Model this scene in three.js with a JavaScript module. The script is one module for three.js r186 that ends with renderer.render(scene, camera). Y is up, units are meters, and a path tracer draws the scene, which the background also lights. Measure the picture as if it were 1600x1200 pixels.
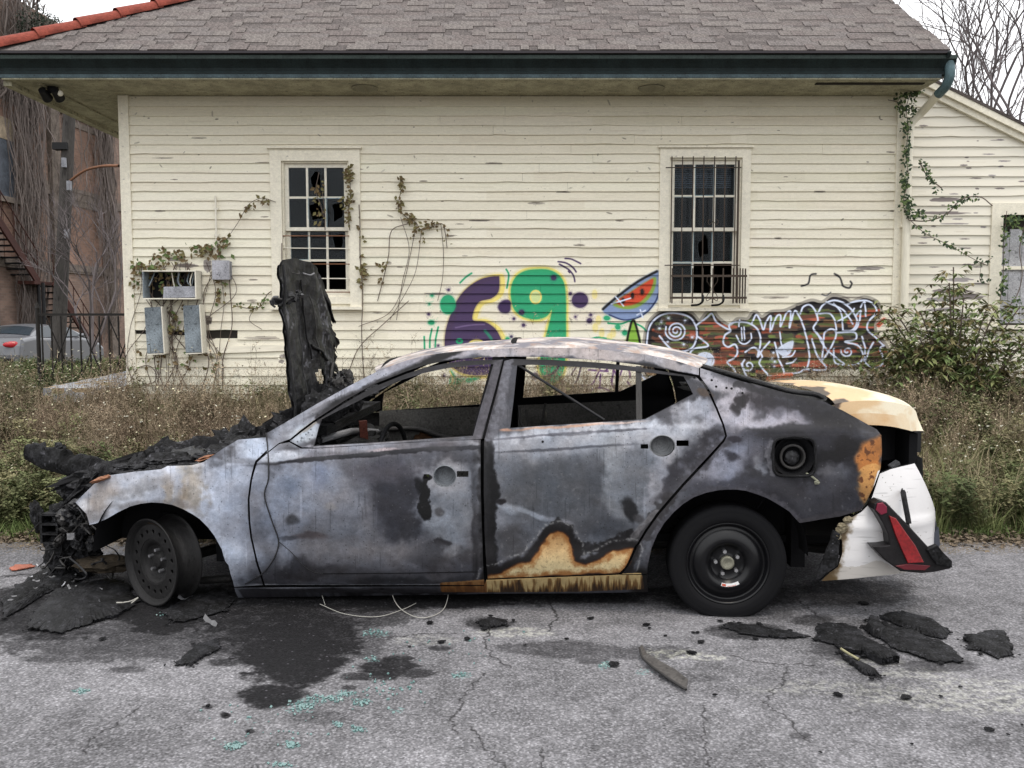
import * as THREE from 'three';
import { mergeGeometries, mergeVertices } from 'three/addons/utils/BufferGeometryUtils.js';
import { ImprovedNoise } from 'three/addons/math/ImprovedNoise.js';

// ---------------------------------------------------------------- camera, sky, sun, exposure
const scene = new THREE.Scene();
const FOCAL = 1386, PITCH = Math.atan(100 / FOCAL), EYE = 1.45;
const camera = new THREE.PerspectiveCamera(46.816, 4 / 3, 0.1, 400);
camera.position.set(0, EYE, 0);
camera.rotation.set(-PITCH, 0, 0);

const renderer = new THREE.WebGLRenderer({ antialias: true });
renderer.toneMapping = THREE.LinearToneMapping;
renderer.toneMappingExposure = 1.88;
renderer.shadowMap.enabled = true;

{ // bright, evenly overcast sky
  const W = 512, H = 256, data = new Float32Array(W * H * 4), n = new ImprovedNoise();
  for (let j = 0; j < H; j++) for (let i = 0; i < W; i++) {
    const el = ((j + 0.5) / H - 0.5) * Math.PI, az = (i / W) * Math.PI * 2;
    const dx = Math.cos(az) * Math.cos(el), dz = Math.sin(az) * Math.cos(el), up = Math.max(0, Math.sin(el));
    const k = 1 / (0.25 + up);
    const c = n.noise(dx * k * 1.6, dz * k * 1.6, 3.1) * 0.5 + n.noise(dx * k * 4, dz * k * 4, 8.7) * 0.25;
    let L = el > 0 ? 0.66 + 0.72 * up + 0.08 * c : 0.22;
    const o = (j * W + i) * 4;
    data[o] = L * 0.99; data[o + 1] = L; data[o + 2] = L * 1.02; data[o + 3] = 1;
  }
  const t = new THREE.DataTexture(data, W, H, THREE.RGBAFormat, THREE.FloatType);
  t.mapping = THREE.EquirectangularReflectionMapping; t.magFilter = THREE.LinearFilter; t.minFilter = THREE.LinearFilter; t.needsUpdate = true;
  scene.background = t; scene.environment = t;
}
const sun = new THREE.DirectionalLight(0xfff3e2, 0.6);   // veiled sun high behind the camera
sun.position.set(3, 22, 0.5); sun.target.position.set(0, 0, -6);
sun.castShadow = true; sun.shadow.radius = 34; sun.shadow.mapSize.set(2048, 2048);
Object.assign(sun.shadow.camera, { left: -22, right: 22, top: 22, bottom: -22, near: 0.5, far: 70 });
scene.add(sun, sun.target);

// ---------------------------------------------------------------- helpers
function rngOf(seed) { let a = seed >>> 0; return () => { a = (a + 0x6D2B79F5) | 0; let t = Math.imul(a ^ (a >>> 15), 1 | a); t = (t + Math.imul(t ^ (t >>> 7), 61 | t)) ^ t; return ((t ^ (t >>> 14)) >>> 0) / 4294967296; }; }
const perlin = new ImprovedNoise();
const N3 = (x, y, z = 0.37) => perlin.noise(x, y, z);
const fbm = (x, y, z = 0.37, o = 4) => { let s = 0, a = 0.5; for (let i = 0; i < o; i++) { s += a * N3(x, y, z + i * 7.3); x *= 2.03; y *= 2.03; z *= 1.7; a *= 0.5; } return s; };
const clamp = (x, a = 0, b = 1) => Math.min(b, Math.max(a, x));
const sstep = (a, b, x) => { const t = clamp((x - a) / (b - a)); return t * t * (3 - 2 * t); };
const lerp = (a, b, t) => a + (b - a) * t;
const interp = (tab, x) => { if (x <= tab[0][0]) return tab[0][1]; for (let i = 1; i < tab.length; i++) if (x <= tab[i][0]) return lerp(tab[i - 1][1], tab[i][1], (x - tab[i - 1][0]) / (tab[i][0] - tab[i - 1][0])); return tab[tab.length - 1][1]; };
// a point of the place, given where it was measured on the photograph and how far away it stands
function at(px, py, d) {
  const a = (px - 800) / FOCAL, b = (600 - py) / FOCAL, c = Math.cos(PITCH), s = Math.sin(PITCH), t = d / (b * s + c);
  return new THREE.Vector3(a * t, EYE + (b * c - s) * t, -d);
}
function onGround(px, py, h = 0) { // where a measured point of the flat road lies
  const b = (600 - py) / FOCAL, c = Math.cos(PITCH), s = Math.sin(PITCH);
  return at(px, py, -(EYE - h) * (b * s + c) / (b * c - s));
}
const taken = new Map();
function numbered(name) { const k = taken.get(name) ?? 0; taken.set(name, k + 1); return k ? name + '_' + String(k).padStart(3, '0') : name; }
function shade(o) { o.traverse((m) => { if (m.isMesh) { m.castShadow = m.receiveShadow = true; } }); }
function info(o, label, category, group, kind) { o.userData.label = label; o.userData.category = category; if (group) o.userData.group = group; if (kind) o.userData.kind = kind; return o; }
function thing(name, label, category, pos = [0, 0, 0], group) { const o = new THREE.Group(); o.name = numbered(name); o.position.set(...pos); scene.add(o); return info(o, label, category, group); }
function part(parent, name, geo, mat, label) { const m = new THREE.Mesh(Array.isArray(geo) ? join(geo) : geo, mat); m.name = name; if (label) m.userData.label = label; parent.add(m); return m; }
function group(parent, name, pos = [0, 0, 0]) { const g = new THREE.Group(); g.name = name; g.position.set(...pos); parent.add(g); return g; }
function solo(name, geo, mat, label, category, grp, kind) { const m = new THREE.Mesh(Array.isArray(geo) ? join(geo) : geo, mat); m.name = numbered(name); scene.add(m); return info(m, label, category, grp, kind); }
function structure(name, geo, mat) { const m = new THREE.Mesh(geo, mat); m.name = name; m.userData.kind = 'structure'; scene.add(m); return m; }
function plain(g) { if (g.index) g = g.toNonIndexed(); for (const k of Object.keys(g.attributes)) if (!['position', 'normal', 'uv'].includes(k)) g.deleteAttribute(k); g.clearGroups?.(); return g; }
function join(list) { return mergeGeometries(list.map(plain)); }
function box(w, h, d, x = 0, y = 0, z = 0) { const g = new THREE.BoxGeometry(w, h, d); g.translate(x, y, z); return g; }
function span(x0, x1, y0, y1, z0, z1) { return box(x1 - x0, y1 - y0, z1 - z0, (x0 + x1) / 2, (y0 + y1) / 2, (z0 + z1) / 2); }
function tube(pts, r, seg = 0, rad = 6, closed = false) { const c = new THREE.CatmullRomCurve3(pts.map((p) => p.isVector3 ? p : new THREE.Vector3(...p)), closed, 'centripetal'); return new THREE.TubeGeometry(c, seg || pts.length * 4, r, rad, closed); }
function bar(a, b, r, rad = 6, r2 = r) { const A = a.isVector3 ? a : new THREE.Vector3(...a), B = b.isVector3 ? b : new THREE.Vector3(...b), v = B.clone().sub(A), g = new THREE.CylinderGeometry(r2, r, v.length(), rad); g.applyQuaternion(new THREE.Quaternion().setFromUnitVectors(new THREE.Vector3(0, 1, 0), v.normalize())); g.translate((A.x + B.x) / 2, (A.y + B.y) / 2, (A.z + B.z) / 2); return g; }
function beam(a, b, w, h, up = new THREE.Vector3(0, 1, 0)) { // square bar from a to b
  const A = a.isVector3 ? a : new THREE.Vector3(...a), B = b.isVector3 ? b : new THREE.Vector3(...b), v = B.clone().sub(A), L = v.length(); v.normalize();
  const s = new THREE.Vector3().crossVectors(v, up).normalize(), u = new THREE.Vector3().crossVectors(s, v), g = new THREE.BoxGeometry(w, h, L);
  g.applyMatrix4(new THREE.Matrix4().makeBasis(s, u, v.clone().negate()).setPosition(A.add(B).multiplyScalar(0.5))); return g;
}
function uvm(g, k = 1) { // texture coordinates in metres from the way each face points
  g = plain(g); const p = g.attributes.position, n = g.attributes.normal, uv = new Float32Array(p.count * 2);
  for (let i = 0; i < p.count; i++) { const ax = Math.abs(n.getX(i)), ay = Math.abs(n.getY(i)), az = Math.abs(n.getZ(i)); let u, v;
    if (ax > ay && ax > az) { u = p.getZ(i); v = p.getY(i); } else if (ay > az) { u = p.getX(i); v = p.getZ(i); } else { u = p.getX(i); v = p.getY(i); }
    uv[i * 2] = u * k; uv[i * 2 + 1] = v * k; }
  g.setAttribute('uv', new THREE.BufferAttribute(uv, 2)); return g;
}
function soup(pos, uv, nor) { const g = new THREE.BufferGeometry(); g.setAttribute('position', new THREE.Float32BufferAttribute(pos, 3)); if (nor) g.setAttribute('normal', new THREE.Float32BufferAttribute(nor, 3)); else g.computeVertexNormals(); g.setAttribute('uv', new THREE.Float32BufferAttribute(uv ?? new Float32Array(pos.length / 3 * 2), 2)); return g; }
function lump(rx, ry, rz, amp, freq, seed, detail = 4) { // burnt, crumpled mass
  const g = plain(new THREE.IcosahedronGeometry(1, detail)), p = g.attributes.position;
  for (let i = 0; i < p.count; i++) { const x = p.getX(i), y = p.getY(i), z = p.getZ(i); const k = 1 + amp * (N3(x * freq + seed, y * freq, z * freq) + 0.55 * N3(x * freq * 2.7 + seed, y * freq * 2.7, z * freq * 2.7) + 0.3 * N3(x * freq * 6 + seed, y * freq * 6, z * freq * 6)); p.setXYZ(i, x * rx * k, y * ry * k, z * rz * k); }
  g.computeVertexNormals(); return uvm(g);
}
function place(g, x, y, z, rx = 0, ry = 0, rz = 0, s = 1) { g.applyMatrix4(new THREE.Matrix4().compose(new THREE.Vector3(x, y, z), new THREE.Quaternion().setFromEuler(new THREE.Euler(rx, ry, rz)), new THREE.Vector3(s, s, s))); return g; }
// computed textures; fn(u, v) gives sRGB 0..255; lattice noise that repeats
const hash = (i, j, s) => { let h = Math.imul(i, 374761393) ^ Math.imul(j, 668265263) ^ Math.imul(s, 1274126177); h = Math.imul(h ^ (h >>> 13), 1103515245); return ((h ^ (h >>> 16)) >>> 0) / 4294967296; };
function tile(u, v, per, s) { const x = u * per, y = v * per, i = Math.floor(x), j = Math.floor(y), a = x - i, b = y - j, m = (k) => ((k % per) + per) % per, e = a * a * (3 - 2 * a), f = b * b * (3 - 2 * b); return lerp(lerp(hash(m(i), m(j), s), hash(m(i + 1), m(j), s), e), lerp(hash(m(i), m(j + 1), s), hash(m(i + 1), m(j + 1), s), e), f); }
function texture(w, h, fn, { srgb = true, repeat = true, rx = 1, ry = 1 } = {}) {
  const data = new Uint8Array(w * h * 4);
  for (let j = 0; j < h; j++) for (let i = 0; i < w; i++) { const c = fn((i + 0.5) / w, (j + 0.5) / h, i, j), o = (j * w + i) * 4; data[o] = clamp(c[0], 0, 255); data[o + 1] = clamp(c[1], 0, 255); data[o + 2] = clamp(c[2], 0, 255); data[o + 3] = 255; }
  const t = new THREE.DataTexture(data, w, h, THREE.RGBAFormat); t.magFilter = THREE.LinearFilter; t.minFilter = THREE.LinearMipmapLinearFilter; if (srgb) t.colorSpace = THREE.SRGBColorSpace;
  if (repeat) t.wrapS = t.wrapT = THREE.RepeatWrapping; t.repeat.set(rx, ry); t.needsUpdate = true; return t;
}
const mat = (o) => { const { rgb, ...r } = o; const m = new THREE.MeshPhysicalMaterial({ side: THREE.DoubleSide, roughness: 0.8, metalness: 0, specularIntensity: 0.5, ...r }); if (rgb) m.color.setRGB(...rgb); return m; };
const phys = (o) => { const { rgb, ...r } = o; const m = new THREE.MeshPhysicalMaterial({ side: THREE.DoubleSide, roughness: 0.5, ...r }); if (rgb) m.color.setRGB(...rgb); return m; };

// shared materials
const speckle = texture(256, 256, (u, v) => { const k = 150 + 60 * (tile(u, v, 8, 1) - 0.5) + 70 * (tile(u, v, 32, 2) - 0.5) + 70 * (tile(u, v, 96, 3) - 0.5); return [k, k, k]; }, { srgb: false });
const grime = texture(512, 512, (u, v) => { const k = 205 + 40 * (tile(u, v, 5, 4) - 0.5) + 40 * (tile(u, v, 17, 5) - 0.5) + 50 * (tile(u, v, 128, 6) - 0.5) - (tile(u, v, 41, 7) > 0.87 ? 40 : 0); return [k, k, k * 0.99]; });
const charTex = texture(512, 512, (u, v) => { const a = tile(u, v, 6, 11), b = tile(u, v, 23, 12), c = tile(u, v, 120, 13); let k = 26 + 22 * (a - 0.5) + 22 * (b - 0.5) + 32 * (c - 0.5); if (tile(u, v, 60, 14) > 0.88) k += 34; return [k, k, k * 1.06]; });
const M = {
  char: mat({ map: charTex, specularIntensity: 0.35, roughness: 0.75, bumpMap: speckle, bumpScale: 0.004 }),
  charGlossy: mat({ map: charTex, specularIntensity: 0.6, roughness: 0.42, bumpMap: speckle, bumpScale: 0.006 }),
  soot: mat({ rgb: [0.010, 0.010, 0.011], specularIntensity: 0.15, roughness: 0.92, bumpMap: speckle, bumpScale: 0.002 }),
  black: mat({ rgb: [0.008, 0.008, 0.009], roughness: 0.6 }),
  ash: mat({ rgb: [0.30, 0.30, 0.32], map: grime, roughness: 0.85, bumpMap: speckle, bumpScale: 0.002 }),
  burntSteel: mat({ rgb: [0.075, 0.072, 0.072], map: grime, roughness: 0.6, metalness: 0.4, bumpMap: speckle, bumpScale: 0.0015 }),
  wire: mat({ rgb: [0.02, 0.02, 0.022], roughness: 0.6 }),
  paleWire: mat({ rgb: [0.36, 0.35, 0.32], roughness: 0.6 }),
};
// ---------------------------------------------------------------- ground, road
function toPx(x, y, z) { const c = Math.cos(PITCH), s = Math.sin(PITCH), Y = y - EYE, f = -Y * s - z * c, u = Y * c - z * s; return [800 + FOCAL * x / f, 600 - FOCAL * u / f]; }
const VERGE = 5.72; // distance of the road's far edge
function land(x, d) {
  const house = 0.40 * sstep(6.0, 8.4, d) * (1 - sstep(18, 24, d));
  const side = 1 - 0.75 * sstep(5.2, 9.5, -x);
  return house * side + (d > 5.9 ? 0.05 * sstep(5.9, 6.6, d) * (1 + fbm(x * 0.8, d * 0.8, 2.2, 3) * 1.6) : 0) - 0.012;
}
{ // one sheet that reaches the horizon
  const xs = [], ds = [];
  for (let x = -14; x <= 14.01; x += 0.25) xs.push(x);
  for (const k of [18, 26, 40, 70, 120, 200]) { xs.push(k); xs.unshift(-k); }
  for (let d = 5.2; d <= 20; d += 0.25) ds.push(d);
  ds.unshift(-120, -40, -10, 0, 3); ds.push(22, 24, 28, 34, 44, 60, 100, 200);
  const pos = [], uv = [], P = (x, d) => [x, land(x, d), -d];
  for (let i = 0; i + 1 < xs.length; i++) for (let j = 0; j + 1 < ds.length; j++) {
    const a = P(xs[i], ds[j]), b = P(xs[i + 1], ds[j]), c = P(xs[i + 1], ds[j + 1]), e = P(xs[i], ds[j + 1]);
    for (const q of [a, b, c, a, c, e]) { pos.push(...q); uv.push(q[0] / 2, q[2] / 2); }
  }
  const soil = texture(512, 512, (u, v) => { const a = tile(u, v, 7, 31), b = tile(u, v, 40, 32), c = tile(u, v, 130, 33); const k = 0.6 + 0.5 * (a - 0.5) + 0.6 * (b - 0.5) + 0.7 * (c - 0.5), g = tile(u, v, 11, 34); return [92 * k + 10, (80 + 10 * g) * k + 8, 55 * k + 8]; });
  structure('ground', soup(pos, uv), mat({ map: soil, roughness: 0.95, bumpMap: speckle, bumpScale: 0.02 }));
}
const edge = (x) => VERGE + 0.05 * fbm(x * 1.3, 4.4, 1, 3) * 2 + 0.03 * N3(x * 9, 2, 2) + 0.012 * N3(x * 31, 5, 2);
{
  // grain of the worn asphalt: stone chips in grey binder
  const chip = (x, y) => { // nearest stone in a jittered grid
    const i = Math.floor(x), j = Math.floor(y); let best = 9, id = 0;
    for (let a = -1; a <= 1; a++) for (let b = -1; b <= 1; b++) { const h1 = hash(i + a, j + b, 71), h2 = hash(i + a, j + b, 72); const dx = i + a + h1 - x, dy = j + b + h2 - y, q = dx * dx + dy * dy; if (q < best) { best = q; id = hash(i + a, j + b, 73); } }
    return [Math.sqrt(best), id];
  };
  const grain = (x, z) => { // x, z in metres -> grey level
    const [r, id] = chip(x * 95, z * 95), [r2, id2] = chip(x * 190 + 7, z * 190 + 3);
    let k = 106 + 26 * (id2 - 0.5);
    if (r < 0.52) k += (id > 0.55 ? 26 * (id - 0.35) * 2.2 : -34 * (0.6 - id)) * (1 - sstep(0.36, 0.52, r));
    k += 70 * fbm(x * 1.1, z * 1.1, 5, 4) * 0.6 + 26 * fbm(x * 9, z * 9, 9, 3);
    if (r2 > 0.62) k -= 18;
    return k;
  };
  const X0 = -4.2, X1 = 4.2, D0 = 2.2, D1 = 5.95, W = 2048, H = 914;
  const toI = (x) => (x - X0) / (X1 - X0) * W, toJ = (d) => (D1 - d) / (D1 - D0) * H; // row 0 is farthest
  const crack = new Float32Array(W * H), R = rngOf(5);
  const line = (pts, w) => {
    for (let k = 0; k + 1 < pts.length; k++) {
      const a = onGround(...pts[k]), b = onGround(...pts[k + 1]), L = a.distanceTo(b), n = Math.ceil(L / 0.003);
      for (let q = 0; q <= n; q++) {
        const t = q / n, x = lerp(a.x, b.x, t) + 0.045 * fbm(a.x * 20 + t * L * 22, k * 3.3, 1, 4), d = -lerp(a.z, b.z, t) + 0.045 * fbm(a.z * 20 + t * L * 22, k * 5.3 + 9, 1, 4);
        const ww = w * 0.8 * (0.25 + 1.3 * Math.abs(N3(x * 17, d * 17, 3))), i0 = Math.round(toI(x)), j0 = Math.round(toJ(d)), rr = Math.ceil(ww / 0.0041) + 1;
        for (let j = j0 - rr; j <= j0 + rr; j++) for (let i = i0 - rr; i <= i0 + rr; i++) if (i >= 0 && j >= 0 && i < W && j < H) { const e = Math.hypot(i - toI(x), j - toJ(d)) * 0.0041; const v = 1 - sstep(ww * 0.5, ww + 0.003, e); if (v > crack[j * W + i]) crack[j * W + i] = v; }
      }
    }
  };
  line([[845, 915], [870, 965], [855, 987]], 0.009); line([[772, 965], [757, 1003], [766, 1022], [792, 1042]], 0.007);
  line([[757, 1050], [735, 1076], [714, 1102], [704, 1131], [713, 1147]], 0.006); line([[735, 1135], [752, 1160], [770, 1185], [792, 1200]], 0.005);
  line([[1142, 1024], [1175, 1033], [1210, 1037], [1272, 1039]], 0.006); line([[1229, 1042], [1221, 1069], [1197, 1094], [1208, 1108], [1240, 1129], [1247, 1145], [1263, 1160]], 0.005);
  line([[1236, 930], [1270, 956], [1290, 973]], 0.008); line([[218, 1104], [180, 1132], [148, 1148], [138, 1157], [132, 1178]], 0.005); line([[588, 1001], [640, 992], [712, 989]], 0.006);
  line([[637, 1059], [664, 1056], [692, 1049]], 0.006); line([[1098, 1100], [1100, 1160], [1108, 1200]], 0.004); line([[848, 1200], [842, 1178], [852, 1168]], 0.004); line([[1390, 960], [1480, 985], [1600, 1010]], 0.004);
  // burnt residue on the road, with the car's shade painted in beneath it, outlines measured on the photograph: [x, y, rx, ry, strength, raggedness]
  const stainsAndShade = [[130, 965, 330, 46, 0.5, 34], [235, 1008, 230, 28, 0.42, 30], [300, 960, 240, 50, 0.5, 30], [455, 1010, 95, 58, 0.98, 26], [430, 970, 150, 40, 0.8, 24], [420, 1090, 58, 22, 0.85, 20], [60, 955, 130, 50, 0.72, 24],
    [600, 1045, 50, 18, 0.75, 22], [545, 1075, 16, 5, 0.6, 6], [690, 1012, 20, 5, 0.5, 8], [90, 1030, 60, 8, 0.4, 14], [200, 1046, 40, 6, 0.4, 10], [650, 1052, 40, 10, 0.6, 14], [580, 955, 95, 24, 0.5, 20], [560, 1000, 50, 30, 0.35, 24], [350, 1035, 28, 8, 0.55, 8], [325, 1105, 12, 5, 0.5, 5], [353, 1118, 9, 6, 0.8, 4], [390, 1142, 8, 4, 0.7, 4],
    [760, 975, 45, 12, 0.55, 14], [880, 1015, 120, 14, 0.42, 18], [1000, 1020, 80, 13, 0.36, 18], [925, 1028, 30, 12, 0.35, 10], [1170, 985, 75, 14, 0.55, 12], [1270, 970, 40, 10, 0.5, 10], [1330, 1010, 70, 26, 0.45, 16], [1180, 950, 90, 24, 0.3, 20],
    [560, 932, 330, 26, 0.85, 16], [860, 928, 240, 18, 0.6, 14], [1150, 935, 140, 26, 0.62, 16], [1330, 925, 110, 24, 0.5, 16], [470, 1050, 60, 26, 0.9, 20], [520, 1000, 60, 40, 0.8, 22], [390, 1005, 90, 36, 0.6, 26], [250, 955, 110, 40, 0.9, 20], [500, 1035, 40, 12, 0.95, 12], [625, 1030, 26, 8, 0.7, 10], [560, 1056, 34, 8, 0.6, 12], [500, 1120, 60, 12, 0.25, 16], [1070, 1060, 60, 8, 0.25, 12], [1460, 1040, 70, 12, 0.4, 10], [1250, 1150, 20, 6, 0.35, 8]];  // leading ellipses: soot under sill and wheels, darkened further to paint the car's shadow
  const pale = [[1050, 1022, 62, 10, 0.75, 20], [1105, 1028, 40, 6, 0.5, 12], [810, 988, 70, 9, 0.42, 16], [1500, 1085, 150, 30, 0.3, 34], [1590, 1100, 60, 20, 0.34, 26], [1290, 1075, 110, 14, 0.22, 24], [1350, 1035, 60, 10, 0.28, 14], [660, 1000, 60, 10, 0.2, 16], [1430, 1052, 90, 10, 0.3, 14]];
  const teal = [[470, 1105, 28, 10], [500, 1094, 34, 9], [540, 1085, 20, 6], [128, 1080, 16, 5], [365, 1165, 20, 8], [455, 1164, 16, 6], [528, 1132, 9, 6], [560, 1140, 14, 5], [565, 1098, 18, 7], [392, 1126, 12, 5], [588, 989, 24, 7], [720, 1055, 16, 6], [945, 1040, 14, 7], [1005, 1050, 16, 5], [440, 1196, 22, 5], [580, 1030, 14, 5], [620, 1110, 14, 6], [335, 935, 18, 6]];
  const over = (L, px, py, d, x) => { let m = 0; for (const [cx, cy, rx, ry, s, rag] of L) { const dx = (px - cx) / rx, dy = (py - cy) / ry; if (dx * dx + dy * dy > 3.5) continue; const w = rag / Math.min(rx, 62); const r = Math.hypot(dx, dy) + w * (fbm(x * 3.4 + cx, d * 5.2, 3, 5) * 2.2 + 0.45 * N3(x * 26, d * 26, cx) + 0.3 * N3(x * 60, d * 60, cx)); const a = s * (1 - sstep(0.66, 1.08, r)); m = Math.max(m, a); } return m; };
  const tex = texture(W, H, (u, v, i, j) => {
    const d = lerp(D0, D1, v), x = lerp(X0, X1, u), jj = H - 1 - j; // rows run from near to far
    let k = grain(x, -d), [px, py] = toPx(x, 0, -d);
    let r = k * 1.0, g = k * 0.99, b = k * 1.015;
    const p = over(pale, px, py, d, x); if (p > 0) { const q = p * sstep(0.35, 0.62, 0.5 + fbm(x * 30, d * 30, 4, 3) + 0.25 * (hash(i, j, 5) - 0.5)); r = lerp(r, 205, q); g = lerp(g, 205, q); b = lerp(b, 190, q); }
    let s = over(stainsAndShade, px, py, d, x);
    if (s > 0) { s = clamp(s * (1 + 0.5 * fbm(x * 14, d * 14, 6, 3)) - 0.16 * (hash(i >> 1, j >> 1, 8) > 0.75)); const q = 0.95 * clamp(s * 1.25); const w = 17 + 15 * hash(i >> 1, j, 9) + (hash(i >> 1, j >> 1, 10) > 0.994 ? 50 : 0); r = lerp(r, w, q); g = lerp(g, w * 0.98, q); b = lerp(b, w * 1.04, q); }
    for (const [cx, cy, rx, ry] of teal) { const dx = (px - cx) / rx, dy = (py - cy) / ry, e = dx * dx + dy * dy; if (e < 1.3 && hash(i >> 1, j >> 1, cx) > 0.62 + 0.3 * e) { r = lerp(r, 110, 0.4); g = lerp(g, 156, 0.4); b = lerp(b, 152, 0.4); } }
    const c = crack[jj * W + i]; if (c > 0) { const q = c * 0.78; r = lerp(r, 38, q); g = lerp(g, 37, q); b = lerp(b, 38, q); }
    const e = sstep(edge(x) - 0.35, edge(x), d + 0.12 * fbm(x * 5, d * 5, 2, 3) * 2); if (e > 0 && hash(i >> 1, j >> 1, 14) < e * 0.6) { r = lerp(r, 96, 0.7); g = lerp(g, 84, 0.7); b = lerp(b, 66, 0.7); } // blown-in soil crumbs
    return [r, g, b];
  }, { repeat: false });
  const bump = texture(1024, 512, (u, v) => { const k = 128 + 90 * (tile(u, v, 170, 41) - 0.5) + 90 * (tile(u, v, 250, 42) - 0.5) + 60 * (tile(u, v, 60, 43) - 0.5); return [k, k, k]; }, { srgb: false });
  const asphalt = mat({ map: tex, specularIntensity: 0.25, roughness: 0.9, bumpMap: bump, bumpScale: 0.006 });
  bump.repeat.set(5, 5);
  // the stretch in view, with its worn far edge
  const pos = [], uv = [], n = 168;
  for (let i = 0; i < n; i++) for (let j = 0; j < 24; j++) {
    const q = (a, b) => { const x = lerp(X0, X1, a / n), d = lerp(D0, edge(x), b / 24); return [[x, 0.0005 * N3(x * 2, d * 2, 4), -d], [(x - X0) / (X1 - X0), (d - D0) / (D1 - D0)]]; };
    const A = q(i, j), B = q(i + 1, j), C = q(i + 1, j + 1), E = q(i, j + 1);
    for (const w of [A, B, C, A, C, E]) { pos.push(...w[0]); uv.push(...w[1]); }
  }
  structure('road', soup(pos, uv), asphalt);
  const tex2 = texture(1024, 1024, (u, v, i, j) => { const a = hash(i >> 1, j >> 1, 51), b = hash(i, j, 52); const k = 106 + 30 * (tile(u, v, 6, 53) - 0.5) + 24 * (tile(u, v, 60, 54) - 0.5) + 36 * (a - 0.5) + 20 * (b - 0.5); return [k, k * 0.99, k * 1.015]; });
  const asphalt2 = mat({ map: tex2, specularIntensity: 0.25, roughness: 0.9, bumpMap: bump, bumpScale: 0.006 });
  const sheet = (x0, x1, d0, d1, name) => { const p = [], w = []; for (const [x, d] of [[x0, d0], [x1, d0], [x1, d1], [x0, d0], [x1, d1], [x0, d1]]) { p.push(x, 0, -d); w.push(x / 4, d / 4); } structure(name, soup(p, w), asphalt2); };
  sheet(X1, 60, -1.5, VERGE, 'road_right'); sheet(-60, X0, -1.5, VERGE, 'road_left'); sheet(X0, X1, -1.5, D0, 'road_near');
}
// ---------------------------------------------------------------- house
const WALL = 9.3, EAVE = 8.68, WX0 = -4.01, WX1 = 4.04, WTOP = 3.76, WBOT = 0.36, EXPO = 0.0955;
const W1 = { x0: -2.379, x1: -1.683, y0: 1.69, y1: 3.084, cx0: -2.495, cx1: -1.565, cy0: 1.557, cy1: 3.205 };
const W2 = { x0: 1.625, x1: 2.372, y0: 1.65, y1: 3.117, cx0: 1.525, cx1: 2.461, cy0: 1.543, cy1: 3.214 };
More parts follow.
